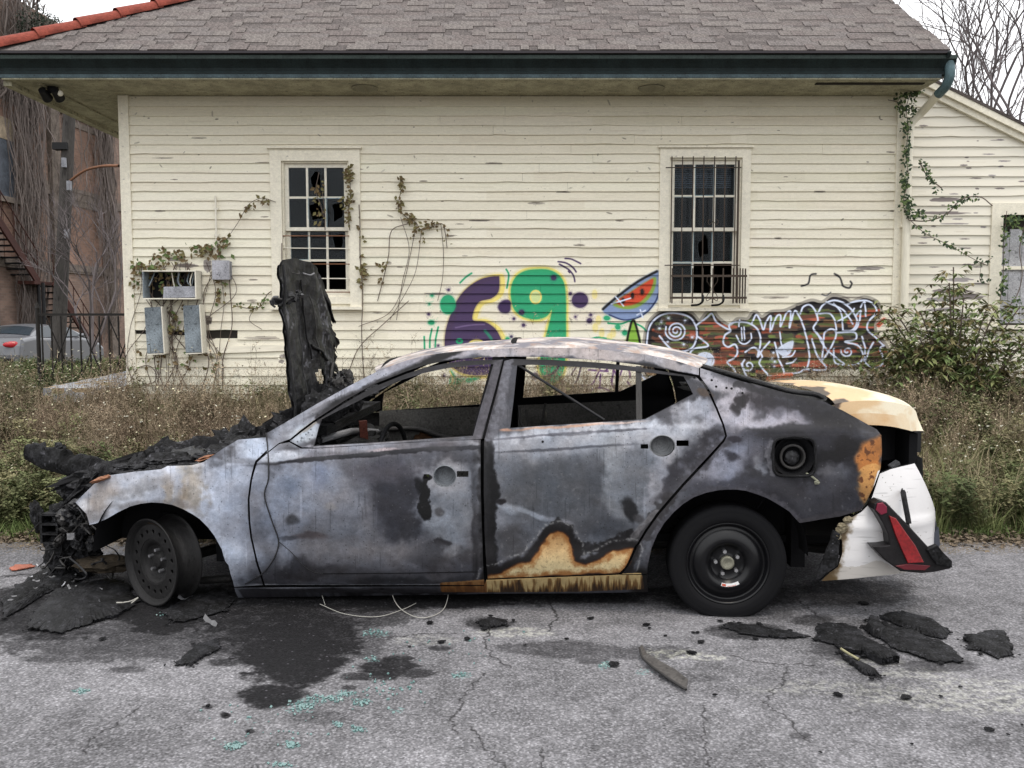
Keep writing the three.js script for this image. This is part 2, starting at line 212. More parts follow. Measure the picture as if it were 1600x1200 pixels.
// painted front wall: cream paint, peeling, dirt, and the graffiti, in wall metres
const PW = 2048, PH = 864, PX0 = -4.1, PX1 = 4.1, PY0 = 0.33, PY1 = 3.79;
function wallPaint() {
  const cv = document.createElement('canvas'); cv.width = PW; cv.height = PH; const c = cv.getContext('2d'), R = rngOf(77);
  const X = (x) => (x - PX0) / (PX1 - PX0) * PW, Y = (y) => (PY1 - y) / (PY1 - PY0) * PH, S = PW / (PX1 - PX0);
  c.fillStyle = 'rgb(225,219,201)'; c.fillRect(0, 0, PW, PH);
  // each board was painted and has aged a little differently
  for (let k = 0; k < 37; k++) { const y1 = WTOP - 0.02 - k * EXPO; for (let x = PX0; x < PX1; x += 1.1 + R() * 2) { const t = R() - 0.5; c.fillStyle = `rgba(${t > 0 ? '236,231,214' : '186,176,150'},${Math.abs(t) * 0.34})`; c.fillRect(X(x), Y(y1), 700, EXPO * S); } }
  for (let k = 0; k < 2600; k++) { const x = R() * PW, y = R() * PH, l = 10 + R() * 120; c.fillStyle = R() < 0.5 ? `rgba(160,150,126,${R() * 0.13})` : `rgba(240,236,222,${R() * 0.16})`; c.fillRect(x, y, l, 1 + R() * 3); }
  for (let k = 0; k < 260; k++) { const x = R() * PW, y = R() * PH * (R() < 0.5 ? 0.4 : 1), r = 0.6 + R() * R() * 3; c.fillStyle = `rgba(70,66,58,${0.15 + R() * 0.4})`; c.beginPath(); c.ellipse(x, y, r * (1 + R() * 2), r * 0.7, R() * 3, 0, 7); c.fill(); }
  const peel = (px, py, w, h, tone = 0) => { // bare grey wood where the paint has flaked off
    const p = at(px, py, WALL), x = X(p.x), y = Y(p.y); w *= S / 149; h *= S / 149;
    c.fillStyle = ['rgb(150,143,138)', 'rgb(112,104,98)', 'rgb(178,171,158)'][tone]; c.beginPath(); const n = 26;
    for (let k = 0; k < n; k++) { const a = k / n * 6.283, r = 0.72 + 0.3 * fbm(Math.cos(a) * 3 + px, Math.sin(a) * 3 + py, 1, 3) * 2; c.lineTo(x + Math.cos(a) * w * 0.5 * r, y + Math.sin(a) * h * 0.5 * r); } c.fill();
    c.strokeStyle = 'rgba(70,62,56,0.5)'; c.lineWidth = 1; for (let k = 0; k < 5; k++) { const yy = y + (R() - 0.5) * h * 0.7; c.beginPath(); c.moveTo(x - w * 0.4 * R(), yy); c.lineTo(x + w * 0.4 * R(), yy); c.stroke(); }
  };
  for (const q of [[275, 405, 38, 8, 0], [292, 415, 50, 9, 0], [325, 415, 18, 30, 0], [330, 525, 22, 16, 1], [325, 500, 20, 20, 1], [680, 459, 44, 4, 0], [607, 411, 14, 8, 2], [445, 556, 20, 8, 0], [396, 437, 20, 3, 2], [1358, 419, 60, 8, 0], [1338, 424, 40, 5, 2], [838, 318, 36, 6, 2], [968, 345, 18, 4, 2], [1215, 372, 16, 4, 2], [905, 383, 26, 4, 2], [560, 265, 22, 3, 2], [770, 255, 30, 3, 2], [1280, 300, 26, 3, 2], [250, 330, 24, 4, 2], [750, 345, 44, 3, 0], [880, 300, 30, 3, 2], [1210, 465, 60, 5, 2], [1330, 465, 50, 4, 2], [448, 455, 30, 5, 2], [395, 470, 22, 7, 2], [410, 528, 70, 7, 2], [440, 565, 12, 8, 0]]) peel(...q);
  for (let k = 0; k < 70; k++) peel(190 + R() * 1210, 170 + R() * 430, 3 + R() * R() * R() * 70, 0.8 + R() * 2.4, 2);
  // ---- graffiti
  const G = (p) => { const q = at(p[0], p[1], WALL); return [X(q.x), Y(q.y)]; };
  const curve = (pts, closed) => { const P = pts.map(G), n = P.length; c.beginPath();
    const g = (i) => closed ? P[(i + n) % n] : P[clamp(i, 0, n - 1)]; c.moveTo(...P[0]);
    for (let i = 0; i < (closed ? n : n - 1); i++) { const a = g(i - 1), b = g(i), d = g(i + 1), e = g(i + 2); c.bezierCurveTo(b[0] + (d[0] - a[0]) / 6, b[1] + (d[1] - a[1]) / 6, d[0] - (e[0] - b[0]) / 6, d[1] - (e[1] - b[1]) / 6, d[0], d[1]); } if (closed) c.closePath(); };
  const K = S / 149;
  const fill = (pts, col) => { curve(pts, true); c.fillStyle = c.strokeStyle = col; c.globalAlpha = 0.13; for (const w of [5, 3, 1.5]) { c.lineWidth = w * K; c.stroke(); } c.globalAlpha = 0.94; c.fill(); c.globalAlpha = 1; for (let k = 0; k < 40; k++) { const p = G(pts[(R() * pts.length) | 0]); c.globalAlpha = 0.3 * R(); c.beginPath(); c.arc(p[0] + (R() - 0.5) * 22, p[1] + (R() - 0.5) * 22, 0.6 + R(), 0, 7); c.fill(); } c.globalAlpha = 1; };
  const spray = (pts, col, w, closed = false) => { c.lineJoin = c.lineCap = 'round'; c.strokeStyle = col; c.globalAlpha = 0.22; c.lineWidth = w * K * 1.7; curve(pts, closed); c.stroke(); c.globalAlpha = 1; c.lineWidth = w * K; curve(pts, closed); c.stroke(); };
  const ring = (cx, cy, rx, ry, n = 12) => Array.from({ length: n }, (_, k) => [cx + rx * Math.cos(k / n * 6.283), cy + ry * Math.sin(k / n * 6.283)]);
  const purple = 'rgb(60,44,80)', green = 'rgb(34,150,104)', yellow = 'rgb(226,208,118)';
  const six = [[776, 432], [780, 434], [779, 455], [768, 466], [750, 471], [741, 484], [739, 500], [757, 503], [773, 513], [783, 530], [788, 550], [787, 568], [776, 580], [754, 586], [728, 584], [708, 574], [698, 560], [695, 540], [697, 515], [705, 490], [714, 470], [728, 452], [748, 438], [764, 433]];
  const nine = [[836, 421], [858, 422], [874, 431], [882, 446], [884, 470], [884, 500], [884, 540], [881, 575], [874, 592], [862, 598], [850, 590], [843, 575], [846, 552], [854, 522], [860, 498], [862, 484], [854, 494], [838, 499], [818, 495], [804, 484], [799, 468], [799, 448], [806, 433], [819, 424]];
  spray(six.map(([x, y]) => [x + 4, y + 1]), yellow, 9, true); spray(nine, yellow, 8, true);
  fill(six, purple); fill(ring(745, 545, 15, 14), 'rgb(222,214,170)'); spray(ring(745, 545, 15, 14), yellow, 2, true);
  spray([[712, 512], [735, 508], [757, 507]], 'rgb(104,86,124)', 2); spray([[706, 552], [722, 546], [738, 548]], 'rgb(110,92,128)', 1.6); spray([[758, 517], [768, 530], [772, 545]], 'rgb(50,120,100)', 4); spray(ring(718, 533, 4, 3), green, 3, true); spray([[762, 545], [776, 552]], 'rgb(110,92,128)', 3);
  fill(nine, green); fill(ring(837, 464, 8.5, 10), 'rgb(206,214,150)'); spray(ring(837, 464, 8.5, 10), yellow, 2, true);
  spray([[873, 572], [866, 582], [852, 588]], purple, 3); spray([[880, 592], [872, 602], [858, 606]], purple, 2);
  for (const [x, y, r, q] of [[865, 434, 4, 1], [815, 488, 4, 1], [788, 480, 9, 0], [906, 469, 12, 0], [793, 474, 5, 0], [891, 459, 2.5, 0], [803, 498, 2, 0], [818, 508, 2.5, 0], [921, 501, 4, 0], [923, 492, 2, 0], [899, 495, 1.6, 0], [701, 453, 2, 0], [685, 540, 1.6, 0], [799, 526, 2, 0], [693, 587, 2, 0], [836, 588, 5, 0], [725, 607, 1.8, 0], [670, 491, 2, 0]]) fill(ring(x, y, r * 1.05, r), purple);
  fill([[779, 480], [786, 470], [794, 471], [797, 484], [790, 489]], purple);
  for (const [x, y, rx, ry] of [[700, 476, 12, 15], [674, 504, 5, 3.5], [675, 462, 2.4, 1.6], [671, 475, 1.5, 1.5], [806, 538, 5, 3], [793, 529, 3, 2], [948, 497, 5, 3.5], [965, 511, 4, 4], [976, 520, 4, 4]]) fill(ring(x, y, rx, ry), green);
  for (const q of [[[663, 526], [664, 552]], [[675, 514], [672, 530], [672, 552]], [[685, 511], [681, 530], [680, 550]], [[791, 421], [795, 430], [792, 450]], [[737, 427], [728, 433], [719, 442]], [[703, 600], [704, 590]], [[916, 532], [935, 527], [960, 532]], [[950, 505], [970, 506], [985, 500]], [[984, 502], [1002, 510], [1012, 520]]]) spray(q, green, 2.2);
  fill([[704, 579], [714, 590], [724, 592], [748, 590], [738, 596], [722, 598], [717, 608], [720, 622], [702, 622], [701, 608], [709, 596]], green); spray([[703, 580], [708, 594], [699, 608], [700, 622]], yellow, 2);
  for (const q of [[[883, 404], [893, 405], [907, 412]], [[872, 409], [884, 411], [895, 418], [900, 425]], [[874, 413], [888, 421], [896, 431], [898, 440]], [[888, 424], [890, 426]], [[908, 571], [903, 590], [896, 604]], [[900, 574], [893, 585]]]) spray(q, purple, 2);
  for (const q of [[[920, 578], [950, 580]], [[938, 574], [925, 600], [905, 602]], [[938, 585], [937, 604]], [[945, 580], [958, 571], [956, 596]], [[958, 575], [966, 590], [974, 573], [983, 580], [984, 590]], [[955, 592], [958, 605], [975, 612], [985, 606], [980, 596]], [[915, 612], [940, 606], [965, 618]]]) spray(q, 'rgb(98,66,112)', 2.2);
  for (const [x, y] of [[935, 500], [930, 512], [940, 520], [929, 460], [958, 520], [952, 528]]) fill(ring(x, y, 4, 7), 'rgba(226,208,118,0.6)');
  // melon slice
  fill([[942, 483], [965, 462], [995, 440], [1024, 424], [1031, 427], [1032, 452], [1024, 474], [1004, 493], [978, 500], [955, 494]], 'rgb(118,138,178)');
  fill([[958, 474], [985, 456], [1012, 439], [1024, 434], [1022, 452], [1010, 470], [992, 481], [972, 482]], 'rgb(126,158,66)');
  fill([[963, 471], [985, 457], [1010, 441], [1020, 437], [1016, 452], [1004, 468], [988, 476], [972, 477]], 'rgb(200,66,44)');
  spray([[942, 483], [965, 463], [995, 441], [1026, 424]], 'rgb(32,32,36)', 3.4); spray([[1030, 428], [1031, 450], [1022, 474], [1003, 493], [976, 500], [952, 492]], 'rgb(46,58,96)', 2);
  for (const [x, y] of [[973, 470], [988, 462], [1003, 456]]) fill(ring(x, y, 2.4, 4.6, 8), 'rgb(34,26,26)');
  for (const q of [[[955, 475], [985, 466]], [[962, 464], [974, 478]], [[995, 492], [1008, 485]], [[1000, 484], [1004, 496]]]) spray(q, 'rgb(206,216,236)', 2);
  // green drop
  fill([[989, 500], [982, 520], [978, 540], [1000, 540], [996, 518]], 'rgb(124,170,56)'); spray([[978, 542], [982, 520], [989, 500], [996, 518], [1001, 542]], 'rgb(26,26,22)', 3);
  // big piece: black mass, striped fill, white outlines
  const mass = [[1005, 575], [1010, 520], [1018, 500], [1036, 488], [1060, 485], [1080, 491], [1092, 503], [1104, 491], [1112, 486], [1122, 499], [1140, 510], [1152, 500], [1168, 500], [1178, 489], [1190, 497], [1204, 489], [1225, 487], [1240, 481], [1252, 476], [1268, 471], [1284, 474], [1300, 464], [1318, 467], [1330, 473], [1350, 466], [1368, 473], [1374, 488], [1366, 504], [1366, 520], [1382, 540], [1388, 560], [1380, 576], [1360, 579], [1340, 573], [1300, 574], [1292, 581], [1258, 583], [1225, 590], [1200, 594], [1172, 598], [1148, 588], [1120, 586], [1095, 587], [1060, 586], [1020, 592]];
  c.save(); curve(mass, true); c.fillStyle = 'rgb(36,32,34)'; c.fill(); c.strokeStyle = 'rgba(36,32,34,0.35)'; c.lineWidth = 9 * K; c.stroke(); c.clip();
  const fillCols = ['rgb(98,62,50)', 'rgb(86,94,54)', 'rgb(150,80,60)', 'rgb(66,56,50)', 'rgb(116,88,64)', 'rgb(78,86,58)', 'rgb(170,92,72)', 'rgb(52,48,48)', 'rgb(108,122,66)', 'rgb(84,70,58)'];
  for (let k = 0; k < 420; k++) { const x = 1012 + R() * 366, y = 482 + R() * 108, edgeIn = 1; const w = 10 + R() * 34; spray([[x, y], [x + w * 0.5, y + (R() - 0.5) * 4], [x + w, y + (R() - 0.5) * 7]], fillCols[(R() * fillCols.length) | 0], 2 + R() * 4.2); }
  c.restore();
  spray([[1010, 545], [1014, 512], [1028, 494], [1052, 487], [1078, 494], [1088, 510], [1089, 528], [1082, 544], [1068, 549], [1056, 548]], 'rgb(36,32,34)', 5); spray([[1245, 480], [1262, 488]], 'rgb(36,32,34)', 4);
  const wh = 'rgb(206,214,234)', o = (L, w = 2.4) => spray(L, wh, w * 1.12);
  o([[1010, 540], [1014, 512], [1028, 495], [1050, 489], [1076, 495], [1087, 510], [1088, 528], [1081, 543], [1066, 549], [1048, 545], [1030, 525]]);
  { const L = []; for (let k = 0; k <= 26; k++) { const a = k * 0.62, r = 2 + k * 0.58; L.push([1056 + r * Math.cos(a), 517 + r * 0.95 * Math.sin(a)]); } o(L, 2.2); }
  for (const [x, y] of [[1044, 497], [1033, 503], [1070, 501], [1081, 527], [1043, 534], [1068, 538], [1030, 513]]) fill(ring(x, y, 2, 1.6, 6), wh);
  o([[1088, 508], [1104, 496], [1112, 490], [1118, 502], [1132, 512], [1141, 517], [1132, 524], [1130, 536], [1137, 542], [1148, 538], [1152, 550], [1146, 560], [1136, 566], [1146, 576], [1149, 584]]);
  o([[1090, 526], [1106, 540], [1084, 545], [1074, 558], [1070, 570]]); o([[1141, 517], [1139, 508], [1150, 503], [1170, 505], [1184, 516], [1188, 532], [1186, 545], [1183, 558], [1192, 545], [1202, 534]]);
  o([[1155, 500], [1154, 510]], 2); o([[1174, 506], [1181, 492], [1188, 503], [1192, 515], [1197, 502], [1204, 494], [1203, 518], [1212, 496], [1219, 493], [1219, 510], [1228, 490], [1235, 488], [1233, 512], [1241, 486], [1250, 498], [1256, 514], [1262, 540], [1264, 560], [1260, 575]]);
  o([[1158, 512], [1159, 532]], 1.8); o([[1162, 511], [1163, 531]], 1.8); o([[1150, 524], [1156, 535], [1165, 537], [1173, 530], [1173, 521]], 2);
  o([[1164, 550], [1178, 543], [1190, 556], [1186, 568], [1198, 584], [1202, 590]]); { const L = []; for (let k = 0; k <= 14; k++) { const a = 2 + k * 0.6, r = 1.5 + k * 0.65; L.push([1169 + r * Math.cos(a), 571 + r * Math.sin(a)]); } o(L, 2.2); } o([[1158, 568], [1164, 584], [1170, 594]]);
  o([[1210, 535], [1216, 560], [1224, 584], [1200, 588]]); o([[1218, 518], [1221, 540], [1230, 552]], 2); fill([[1214, 545], [1238, 532], [1237, 545], [1232, 554], [1222, 556]], wh); o([[1222, 558], [1236, 556], [1242, 548]], 2); o([[1228, 568], [1238, 566], [1244, 560]], 2);
  o([[1224, 584], [1248, 582], [1258, 577], [1290, 577], [1276, 555], [1268, 530]]); o([[1250, 490], [1254, 480], [1264, 476], [1272, 484], [1277, 500], [1270, 512], [1275, 520], [1286, 536], [1284, 562], [1300, 538], [1306, 520], [1298, 514], [1288, 520], [1286, 532]]);
  o([[1276, 492], [1284, 478], [1298, 470], [1312, 471], [1326, 480], [1336, 494], [1338, 506], [1330, 516], [1318, 517]]); o([[1280, 490], [1296, 490], [1304, 502], [1306, 516]], 2.2); o([[1302, 474], [1314, 490], [1316, 516]], 2.2); o([[1290, 472], [1316, 484], [1332, 506]], 2.2); o([[1308, 502], [1326, 492], [1334, 482]], 2.2);
  o([[1322, 476], [1336, 471], [1354, 470], [1366, 478], [1368, 490], [1358, 500], [1354, 514], [1366, 526], [1380, 540]]); o([[1344, 480], [1350, 472], [1352, 494]], 2.2); o([[1336, 494], [1344, 486], [1340, 508], [1332, 518]], 2.4); o([[1306, 520], [1334, 519], [1336, 530], [1320, 534], [1340, 540], [1348, 556], [1340, 568], [1318, 570], [1304, 566], [1302, 545]]);
  { const L = []; for (let k = 0; k <= 14; k++) { const a = 1 + k * 0.62, r = 1.5 + k * 0.6; L.push([1323 + r * Math.cos(a), 549 + r * 0.9 * Math.sin(a)]); } o(L, 2.2); }
  o([[1346, 526], [1351, 545], [1350, 566], [1358, 545], [1364, 535]]); o([[1350, 566], [1362, 574], [1374, 572], [1380, 562], [1374, 545], [1380, 540]]); o([[1276, 520], [1290, 545], [1318, 568]], 2.2); fill(ring(1101, 563, 15, 13), wh);
  for (const [x, y] of [[1208, 551], [1206, 560], [1210, 565], [1209, 573]]) fill(ring(x, y, 1.7, 1.7, 6), wh);
  spray([[1002, 586], [1010, 594], [1018, 588], [1026, 596], [1036, 590]], wh, 3); spray([[1200, 592], [1215, 588], [1235, 586]], 'rgba(206,98,60,0.7)', 7); spray([[1372, 508], [1380, 500]], 'rgba(200,70,50,0.9)', 6);
  spray([[1267, 578], [1264, 586], [1272, 590], [1276, 582]], 'rgb(40,36,38)', 4); spray([[1252, 447], [1262, 443], [1266, 430], [1274, 428]], 'rgb(52,50,52)', 2.2); spray([[1303, 428], [1312, 434], [1316, 446], [1326, 450], [1330, 444], [1328, 440]], 'rgb(52,50,52)', 2.4); spray([[1284, 460], [1291, 462], [1297, 457]], 'rgb(110,108,110)', 1.8);
  // fine grain so that paint never is perfectly even
  const im = c.getImageData(0, 0, PW, PH), d = im.data; for (let k = 0; k < d.length; k += 4) { const p = k / 4, q = 1 + 0.05 * (hash(p % PW, (p / PW) | 0, 3) - 0.5) + 0.05 * (hash((p % PW) >> 3, (p / PW) | 0, 4) - 0.5); d[k] *= q; d[k + 1] *= q; d[k + 2] *= q; } c.putImageData(im, 0, 0);
  const t = new THREE.CanvasTexture(cv); t.colorSpace = THREE.SRGBColorSpace; t.magFilter = THREE.LinearFilter; return t;
}
const woodBump = texture(512, 256, (u, v) => { const k = 128 + 70 * (tile(u * 0.5, v, 40, 61) - 0.5) + 90 * (tile(u, v * 3, 24, 62) - 0.5); return [k, k, k]; }, { srgb: false });
const creamTex = texture(512, 512, (u, v) => { const a = tile(u, v, 5, 63), b = tile(u, v, 40, 64), c = tile(u, v * 2, 110, 65); let k = 1 + 0.05 * (a - 0.5) + 0.06 * (b - 0.5) + 0.08 * (c - 0.5); const bare = tile(u, v * 3, 13, 66) > 0.965; return bare ? [150 * k, 144 * k, 138 * k] : [225 * k, 219 * k, 202 * k]; });
const paintMat = mat({ map: wallPaint(), roughness: 0.72, bumpMap: woodBump, bumpScale: 0.0012 });
const creamMat = mat({ map: creamTex, roughness: 0.7, bumpMap: woodBump, bumpScale: 0.0012 });
const paleMat = mat({ rgb: [0.93, 0.94, 0.97], map: creamTex, roughness: 0.7 });
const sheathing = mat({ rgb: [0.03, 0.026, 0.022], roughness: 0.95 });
const bareWood = mat({ rgb: [0.24, 0.22, 0.21], map: grime, roughness: 0.9 });
const gutterMat = mat({ rgb: [0.016, 0.027, 0.029], map: grime, roughness: 0.5 });
const gutterEdge = mat({ rgb: [0.045, 0.065, 0.06], map: grime, roughness: 0.6 });
const dirtyGlass = phys({ rgb: [0.7, 0.78, 0.84], transmission: 1, thickness: 0, roughness: 0.2, ior: 1.26 });
const rustBar = mat({ rgb: [0.10, 0.075, 0.06], map: grime, roughness: 0.8 });
const orangeRust = mat({ rgb: [0.30, 0.14, 0.08], map: grime, roughness: 0.9 });

// one lapped board: thick at its lower edge, edge slightly uneven; uv are wall metres
function clapboard(x0, x1, yb, expo, z, seed, U, V, tilt = 0) {
  const n = Math.max(2, Math.ceil((x1 - x0) / 0.16)), pos = [], uv = [], top = yb + expo + 0.012;
  for (let i = 0; i < n; i++) {
    const xa = lerp(x0, x1, i / n), xb = lerp(x0, x1, (i + 1) / n), e = (x) => yb + 0.006 * N3(x * 1.7, seed, 1) + (N3(x * 6, seed * 1.7, 4) > 0.38 ? 0.006 : 0) + tilt * (x - x0), w = (x) => 0.021 + 0.004 * N3(x * 0.9, seed, 7);
    const a = [xa, e(xa), z + w(xa)], b = [xb, e(xb), z + w(xb)], c = [xb, top + tilt * (xb - x0), z + 0.003], d = [xa, top + tilt * (xa - x0), z + 0.003], a2 = [xa, a[1], z - 0.002], b2 = [xb, b[1], z - 0.002];
    for (const q of [a, b, c, a, c, d, a2, b2, b, a2, b, a]) { pos.push(...q); uv.push(U(q[0]), V(q[1])); }
    if (i === 0) for (const q of [a2, a, d]) { pos.push(...q); uv.push(U(q[0]), V(q[1])); }
    if (i === n - 1) for (const q of [b, b2, c]) { pos.push(...q); uv.push(U(q[0]), V(q[1])); }
  }
  return soup(pos, uv);
}
const house = thing('house', 'old cream clapboard house with shingled roof, graffiti and two tall sash windows', 'house', [0, 0, 0]);
{
  const R = rngOf(21), zf = -WALL, U = (x) => (x - PX0) / (PX1 - PX0), V = (y) => (y - PY0) / (PY1 - PY0);
  // sheathing behind the boards, pierced by the two windows
  const sh = [], zb = zf - 0.14, zz = zf - 0.004, cols = [[WX0, W1.x0, 0], [W1.x0, W1.x1, W1], [W1.x1, W2.x0, 0], [W2.x0, W2.x1, W2], [W2.x1, WX1, 0]];
  for (const [a, b, w] of cols) if (!w) sh.push(span(a, b, WBOT, WTOP + 0.1, zb, zz)); else sh.push(span(a, b, WBOT, w.y0, zb, zz), span(a, b, w.y1, WTOP + 0.1, zb, zz));
  const wall = part(house, 'wall', sh, sheathing);
  // hole where boards have rotted away, left of the first window: [row, x0, x1]
  const missing = at(250, 530, WALL);
  for (let k = 0; ; k++) {
    const yb = WTOP - 0.03 - (k + 1) * EXPO; if (yb < WBOT) break;
    const ym = yb + EXPO / 2, cuts = [[WX0 + 0.075, WX1 - 0.085]], block = [];
    for (const w of [W1, W2]) if (yb + EXPO > w.y0 && yb < w.y1) block.push([w.cx0 + 0.02, w.cx1 - 0.02]);
    if (Math.abs(ym - missing.y) < EXPO / 2) block.push([WX0 + 0.06, at(372, 530, WALL).x]);
    let runs = cuts; for (const [a, b] of block) runs = runs.flatMap(([p, q]) => b < p || a > q ? [[p, q]] : [[p, a], [b, q]].filter(([m, n]) => n - m > 0.03));
    for (const [p, q] of runs) {
      const stops = [p]; let x = p; for (;;) { x += 1.6 + R() * 2.6; if (x > q - 0.5) break; stops.push(x); } stops.push(q);
      for (let i = 0; i + 1 < stops.length; i++) part(wall, 'board', clapboard(stops[i] + (i ? 0.0018 : 0), stops[i + 1], yb, EXPO, zf, k * 3.1 + i, U, V, (R() - 0.5) * 0.0016), paintMat);
    }
    if (Math.abs(ym - missing.y) < EXPO / 2) { // splintered remains beside the hole
      part(wall, 'board', clapboard(at(204, 530, WALL).x, at(312, 530, WALL).x, yb - 0.01, EXPO * 0.62, zf, 91, U, V, -0.03), paintMat);
    }
  }
  part(wall, 'board', place(clapboard(0, 0.95, 0, EXPO * 0.55, 0, 55, (x) => U(-2.7 + x), (y) => V(1.2 + y)), at(312, 545, WALL).x, at(312, 552, WALL).y, zf + 0.02, 0.25, 0.02, 0.03), creamMat);
  for (const [x0, x1] of [[WX0, WX0 + 0.075], [WX1 - 0.085, WX1]]) part(house, 'corner_board', uvm(span(x0, x1, WBOT, WTOP, zf + 0.001, zf + 0.03)), creamMat);
  part(house, 'corner_board', uvm(span(WX0 - 0.028, WX0 - 0.001, WBOT, WTOP, zf - 0.09, zf + 0.03)), creamMat);
  // the other walls, floor and ceiling close the house
  const dep = 8.4; part(house, 'side_wall', uvm(span(WX0, WX0 + 0.14, WBOT - 0.3, WTOP + 0.1, zf - dep, zb)), creamMat); part(house, 'side_wall', uvm(span(WX1 - 0.14, WX1, WBOT - 0.3, WTOP + 0.1, zf - dep, zb)), creamMat);
  part(house, 'back_wall', uvm(span(WX0 + 0.14, WX1 - 0.14, WBOT - 0.3, WTOP + 0.1, zf - dep, zf - dep + 0.14)), creamMat);
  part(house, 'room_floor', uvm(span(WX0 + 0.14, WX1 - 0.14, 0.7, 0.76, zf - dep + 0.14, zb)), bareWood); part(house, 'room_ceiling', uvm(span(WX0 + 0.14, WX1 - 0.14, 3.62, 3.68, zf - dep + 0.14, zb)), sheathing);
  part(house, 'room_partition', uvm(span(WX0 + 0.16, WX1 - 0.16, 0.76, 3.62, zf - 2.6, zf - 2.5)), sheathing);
  // ---- roof: front slope with hip at one end and gable at the other
  const ex0 = -4.93, ex1 = 4.15, ey = 3.978, ez = -8.60, sl = 0.68, ridge = 4.3, L = Math.hypot(1, sl);
  const roofTex = texture(512, 512, (u, v) => { const k = 1 + 0.35 * (tile(u, v, 90, 81) - 0.5) + 0.35 * (tile(u, v, 200, 82) - 0.5); return [141 * k, 136 * k, 132 * k]; });
  const tones = [[0.86, 0.84, 0.85], [0.79, 0.765, 0.77], [0.91, 0.89, 0.89], [0.7, 0.675, 0.68], [0.83, 0.795, 0.8], [0.87, 0.845, 0.845]].map((q) => mat({ rgb: q.map((v) => v * v * 0.6), map: roofTex, roughness: 0.95, bumpMap: speckle, bumpScale: 0.003 }));
  const roofBase = mat({ rgb: [0.05, 0.045, 0.05], roughness: 0.95 });
  { const hipX = (t) => ex0 + t, top = ridge, P = (x, t) => [x, ey + sl * t, ez - t], f = [P(ex0, 0), P(ex1, 0), P(ex1, top), P(ex0 + top, top)];
    const back = (t) => [0, ey + sl * t, ez - 2 * ridge + t]; const b0 = [ex0, ey, ez - 2 * ridge], b1 = [ex1, ey, ez - 2 * ridge];
    const tri = []; const put = (...q) => q.forEach((v) => tri.push(...v)); put(f[0], f[1], f[2], f[0], f[2], f[3]); put(b0, f[3], f[2], b0, f[2], b1); put(f[0], f[3], b0); put(f[1], b1, f[2]);
    const roof = part(house, 'roof', uvm(soup(tri)), roofBase); roof.name = 'roof';
    const rows = Math.floor(ridge * L / 0.104), rest = []; let made = 0;
    const sg = (w) => { const g = box(w, 0.13, 0.013); return g; };
    const geos = new Map(), nx = new THREE.Vector3(1, 0, 0), up = new THREE.Vector3(0, sl / L, -1 / L), nn = new THREE.Vector3(0, 1 / L, sl / L);
    for (let r = 0; r < rows; r++) {
      const s = r * 0.104 / L; let x = ex0 + s + 0.02 - R() * 0.2;
      while (x < ex1 - 0.02) {
        const w = [0.08, 0.12, 0.17, 0.22, 0.3][(R() * 5) | 0], xa = Math.max(x, ex0 + s + 0.03), xb = Math.min(x + w, ex1 - 0.005); x += w; if (xb - xa < 0.03) continue;
        const thick = R() < 0.45, ww = Math.round((xb - xa) * 100) / 100, key = ww; if (!geos.has(key)) geos.set(key, uvm(sg(Math.max(0.02, ww - 0.003))));
        const c = new THREE.Vector3((xa + xb) / 2, ey + sl * s, ez - s).addScaledVector(up, 0.065).addScaledVector(nn, thick ? 0.026 : 0.015);
        const m4 = new THREE.Matrix4().makeBasis(nx, up, nn).multiply(new THREE.Matrix4().makeRotationX(0.05)).setPosition(c), tone = thick ? [0, 2, 5, 4][(R() * 4) | 0] : [1, 3, 0, 4][(R() * 4) | 0];
        if (made < 300) { const m = part(roof, 'shingle', geos.get(key), tones[tone]); m.applyMatrix4(m4); made++; } else (rest[tone] ??= []).push(geos.get(key).clone().applyMatrix4(m4));
      }
    }
    rest.forEach((l, i) => { const m = part(roof, 'upper_shingles', l, tones[i]); m.userData.kind = 'stuff'; });
    // clay hip tiles
    const clay = mat({ rgb: [0.34, 0.075, 0.05], map: grime, roughness: 0.8 }), hd = new THREE.Vector3(1, sl, -1).normalize();
    const half = new THREE.CylinderGeometry(0.075, 0.088, 0.5, 14, 1, true, -Math.PI / 2 - 0.15, Math.PI + 0.3); { const inner = new THREE.CylinderGeometry(0.066, 0.079, 0.5, 14, 1, true, -Math.PI / 2 - 0.15, Math.PI + 0.3); const lip = new THREE.TorusGeometry(0.0835, 0.006, 5, 14, Math.PI + 0.3); lip.rotateX(Math.PI / 2); lip.rotateY(-0.15); lip.translate(0, -0.245, 0); var tileGeo = join([half, inner]); }
    const side = new THREE.Vector3().crossVectors(hd, new THREE.Vector3(0, 1, 0)).normalize(), nrm = new THREE.Vector3().crossVectors(side, hd).normalize();
    for (let k = 0; k < 15; k++) { const m = part(roof, 'hip_tile', tileGeo, clay); const c = new THREE.Vector3(ex0 + 0.02, ey + 0.012, ez).addScaledVector(hd, 0.24 + k * 0.44).addScaledVector(nrm, 0.016); m.applyMatrix4(new THREE.Matrix4().makeBasis(side, hd, nrm).multiply(new THREE.Matrix4().makeRotationX(-0.035)).setPosition(c)); }
    part(house, 'rake_board', [beam([ex1 - 0.02, ey - 0.03, ez + 0.02], [ex1 - 0.02, ey + sl * ridge - 0.03, ez - ridge], 0.03, 0.05)], gutterMat);
    part(house, 'drip_edge', span(ex0, ex1, ey - 0.012, ey + 0.008, ez - 0.02, ez + 0.02), roofBase);
  }
  // ---- gutter, fascia, soffit
  const prof = (pts, x0, x1) => { const s = new THREE.Shape(); pts.forEach(([z, y], i) => i ? s.lineTo(z, y) : s.moveTo(z, y)); const g = new THREE.ExtrudeGeometry(s, { depth: x1 - x0, bevelEnabled: false, curveSegments: 6 }); g.rotateY(-Math.PI / 2); g.scale(1, 1, 1); g.translate(x1, 0, 0); return uvm(g); };
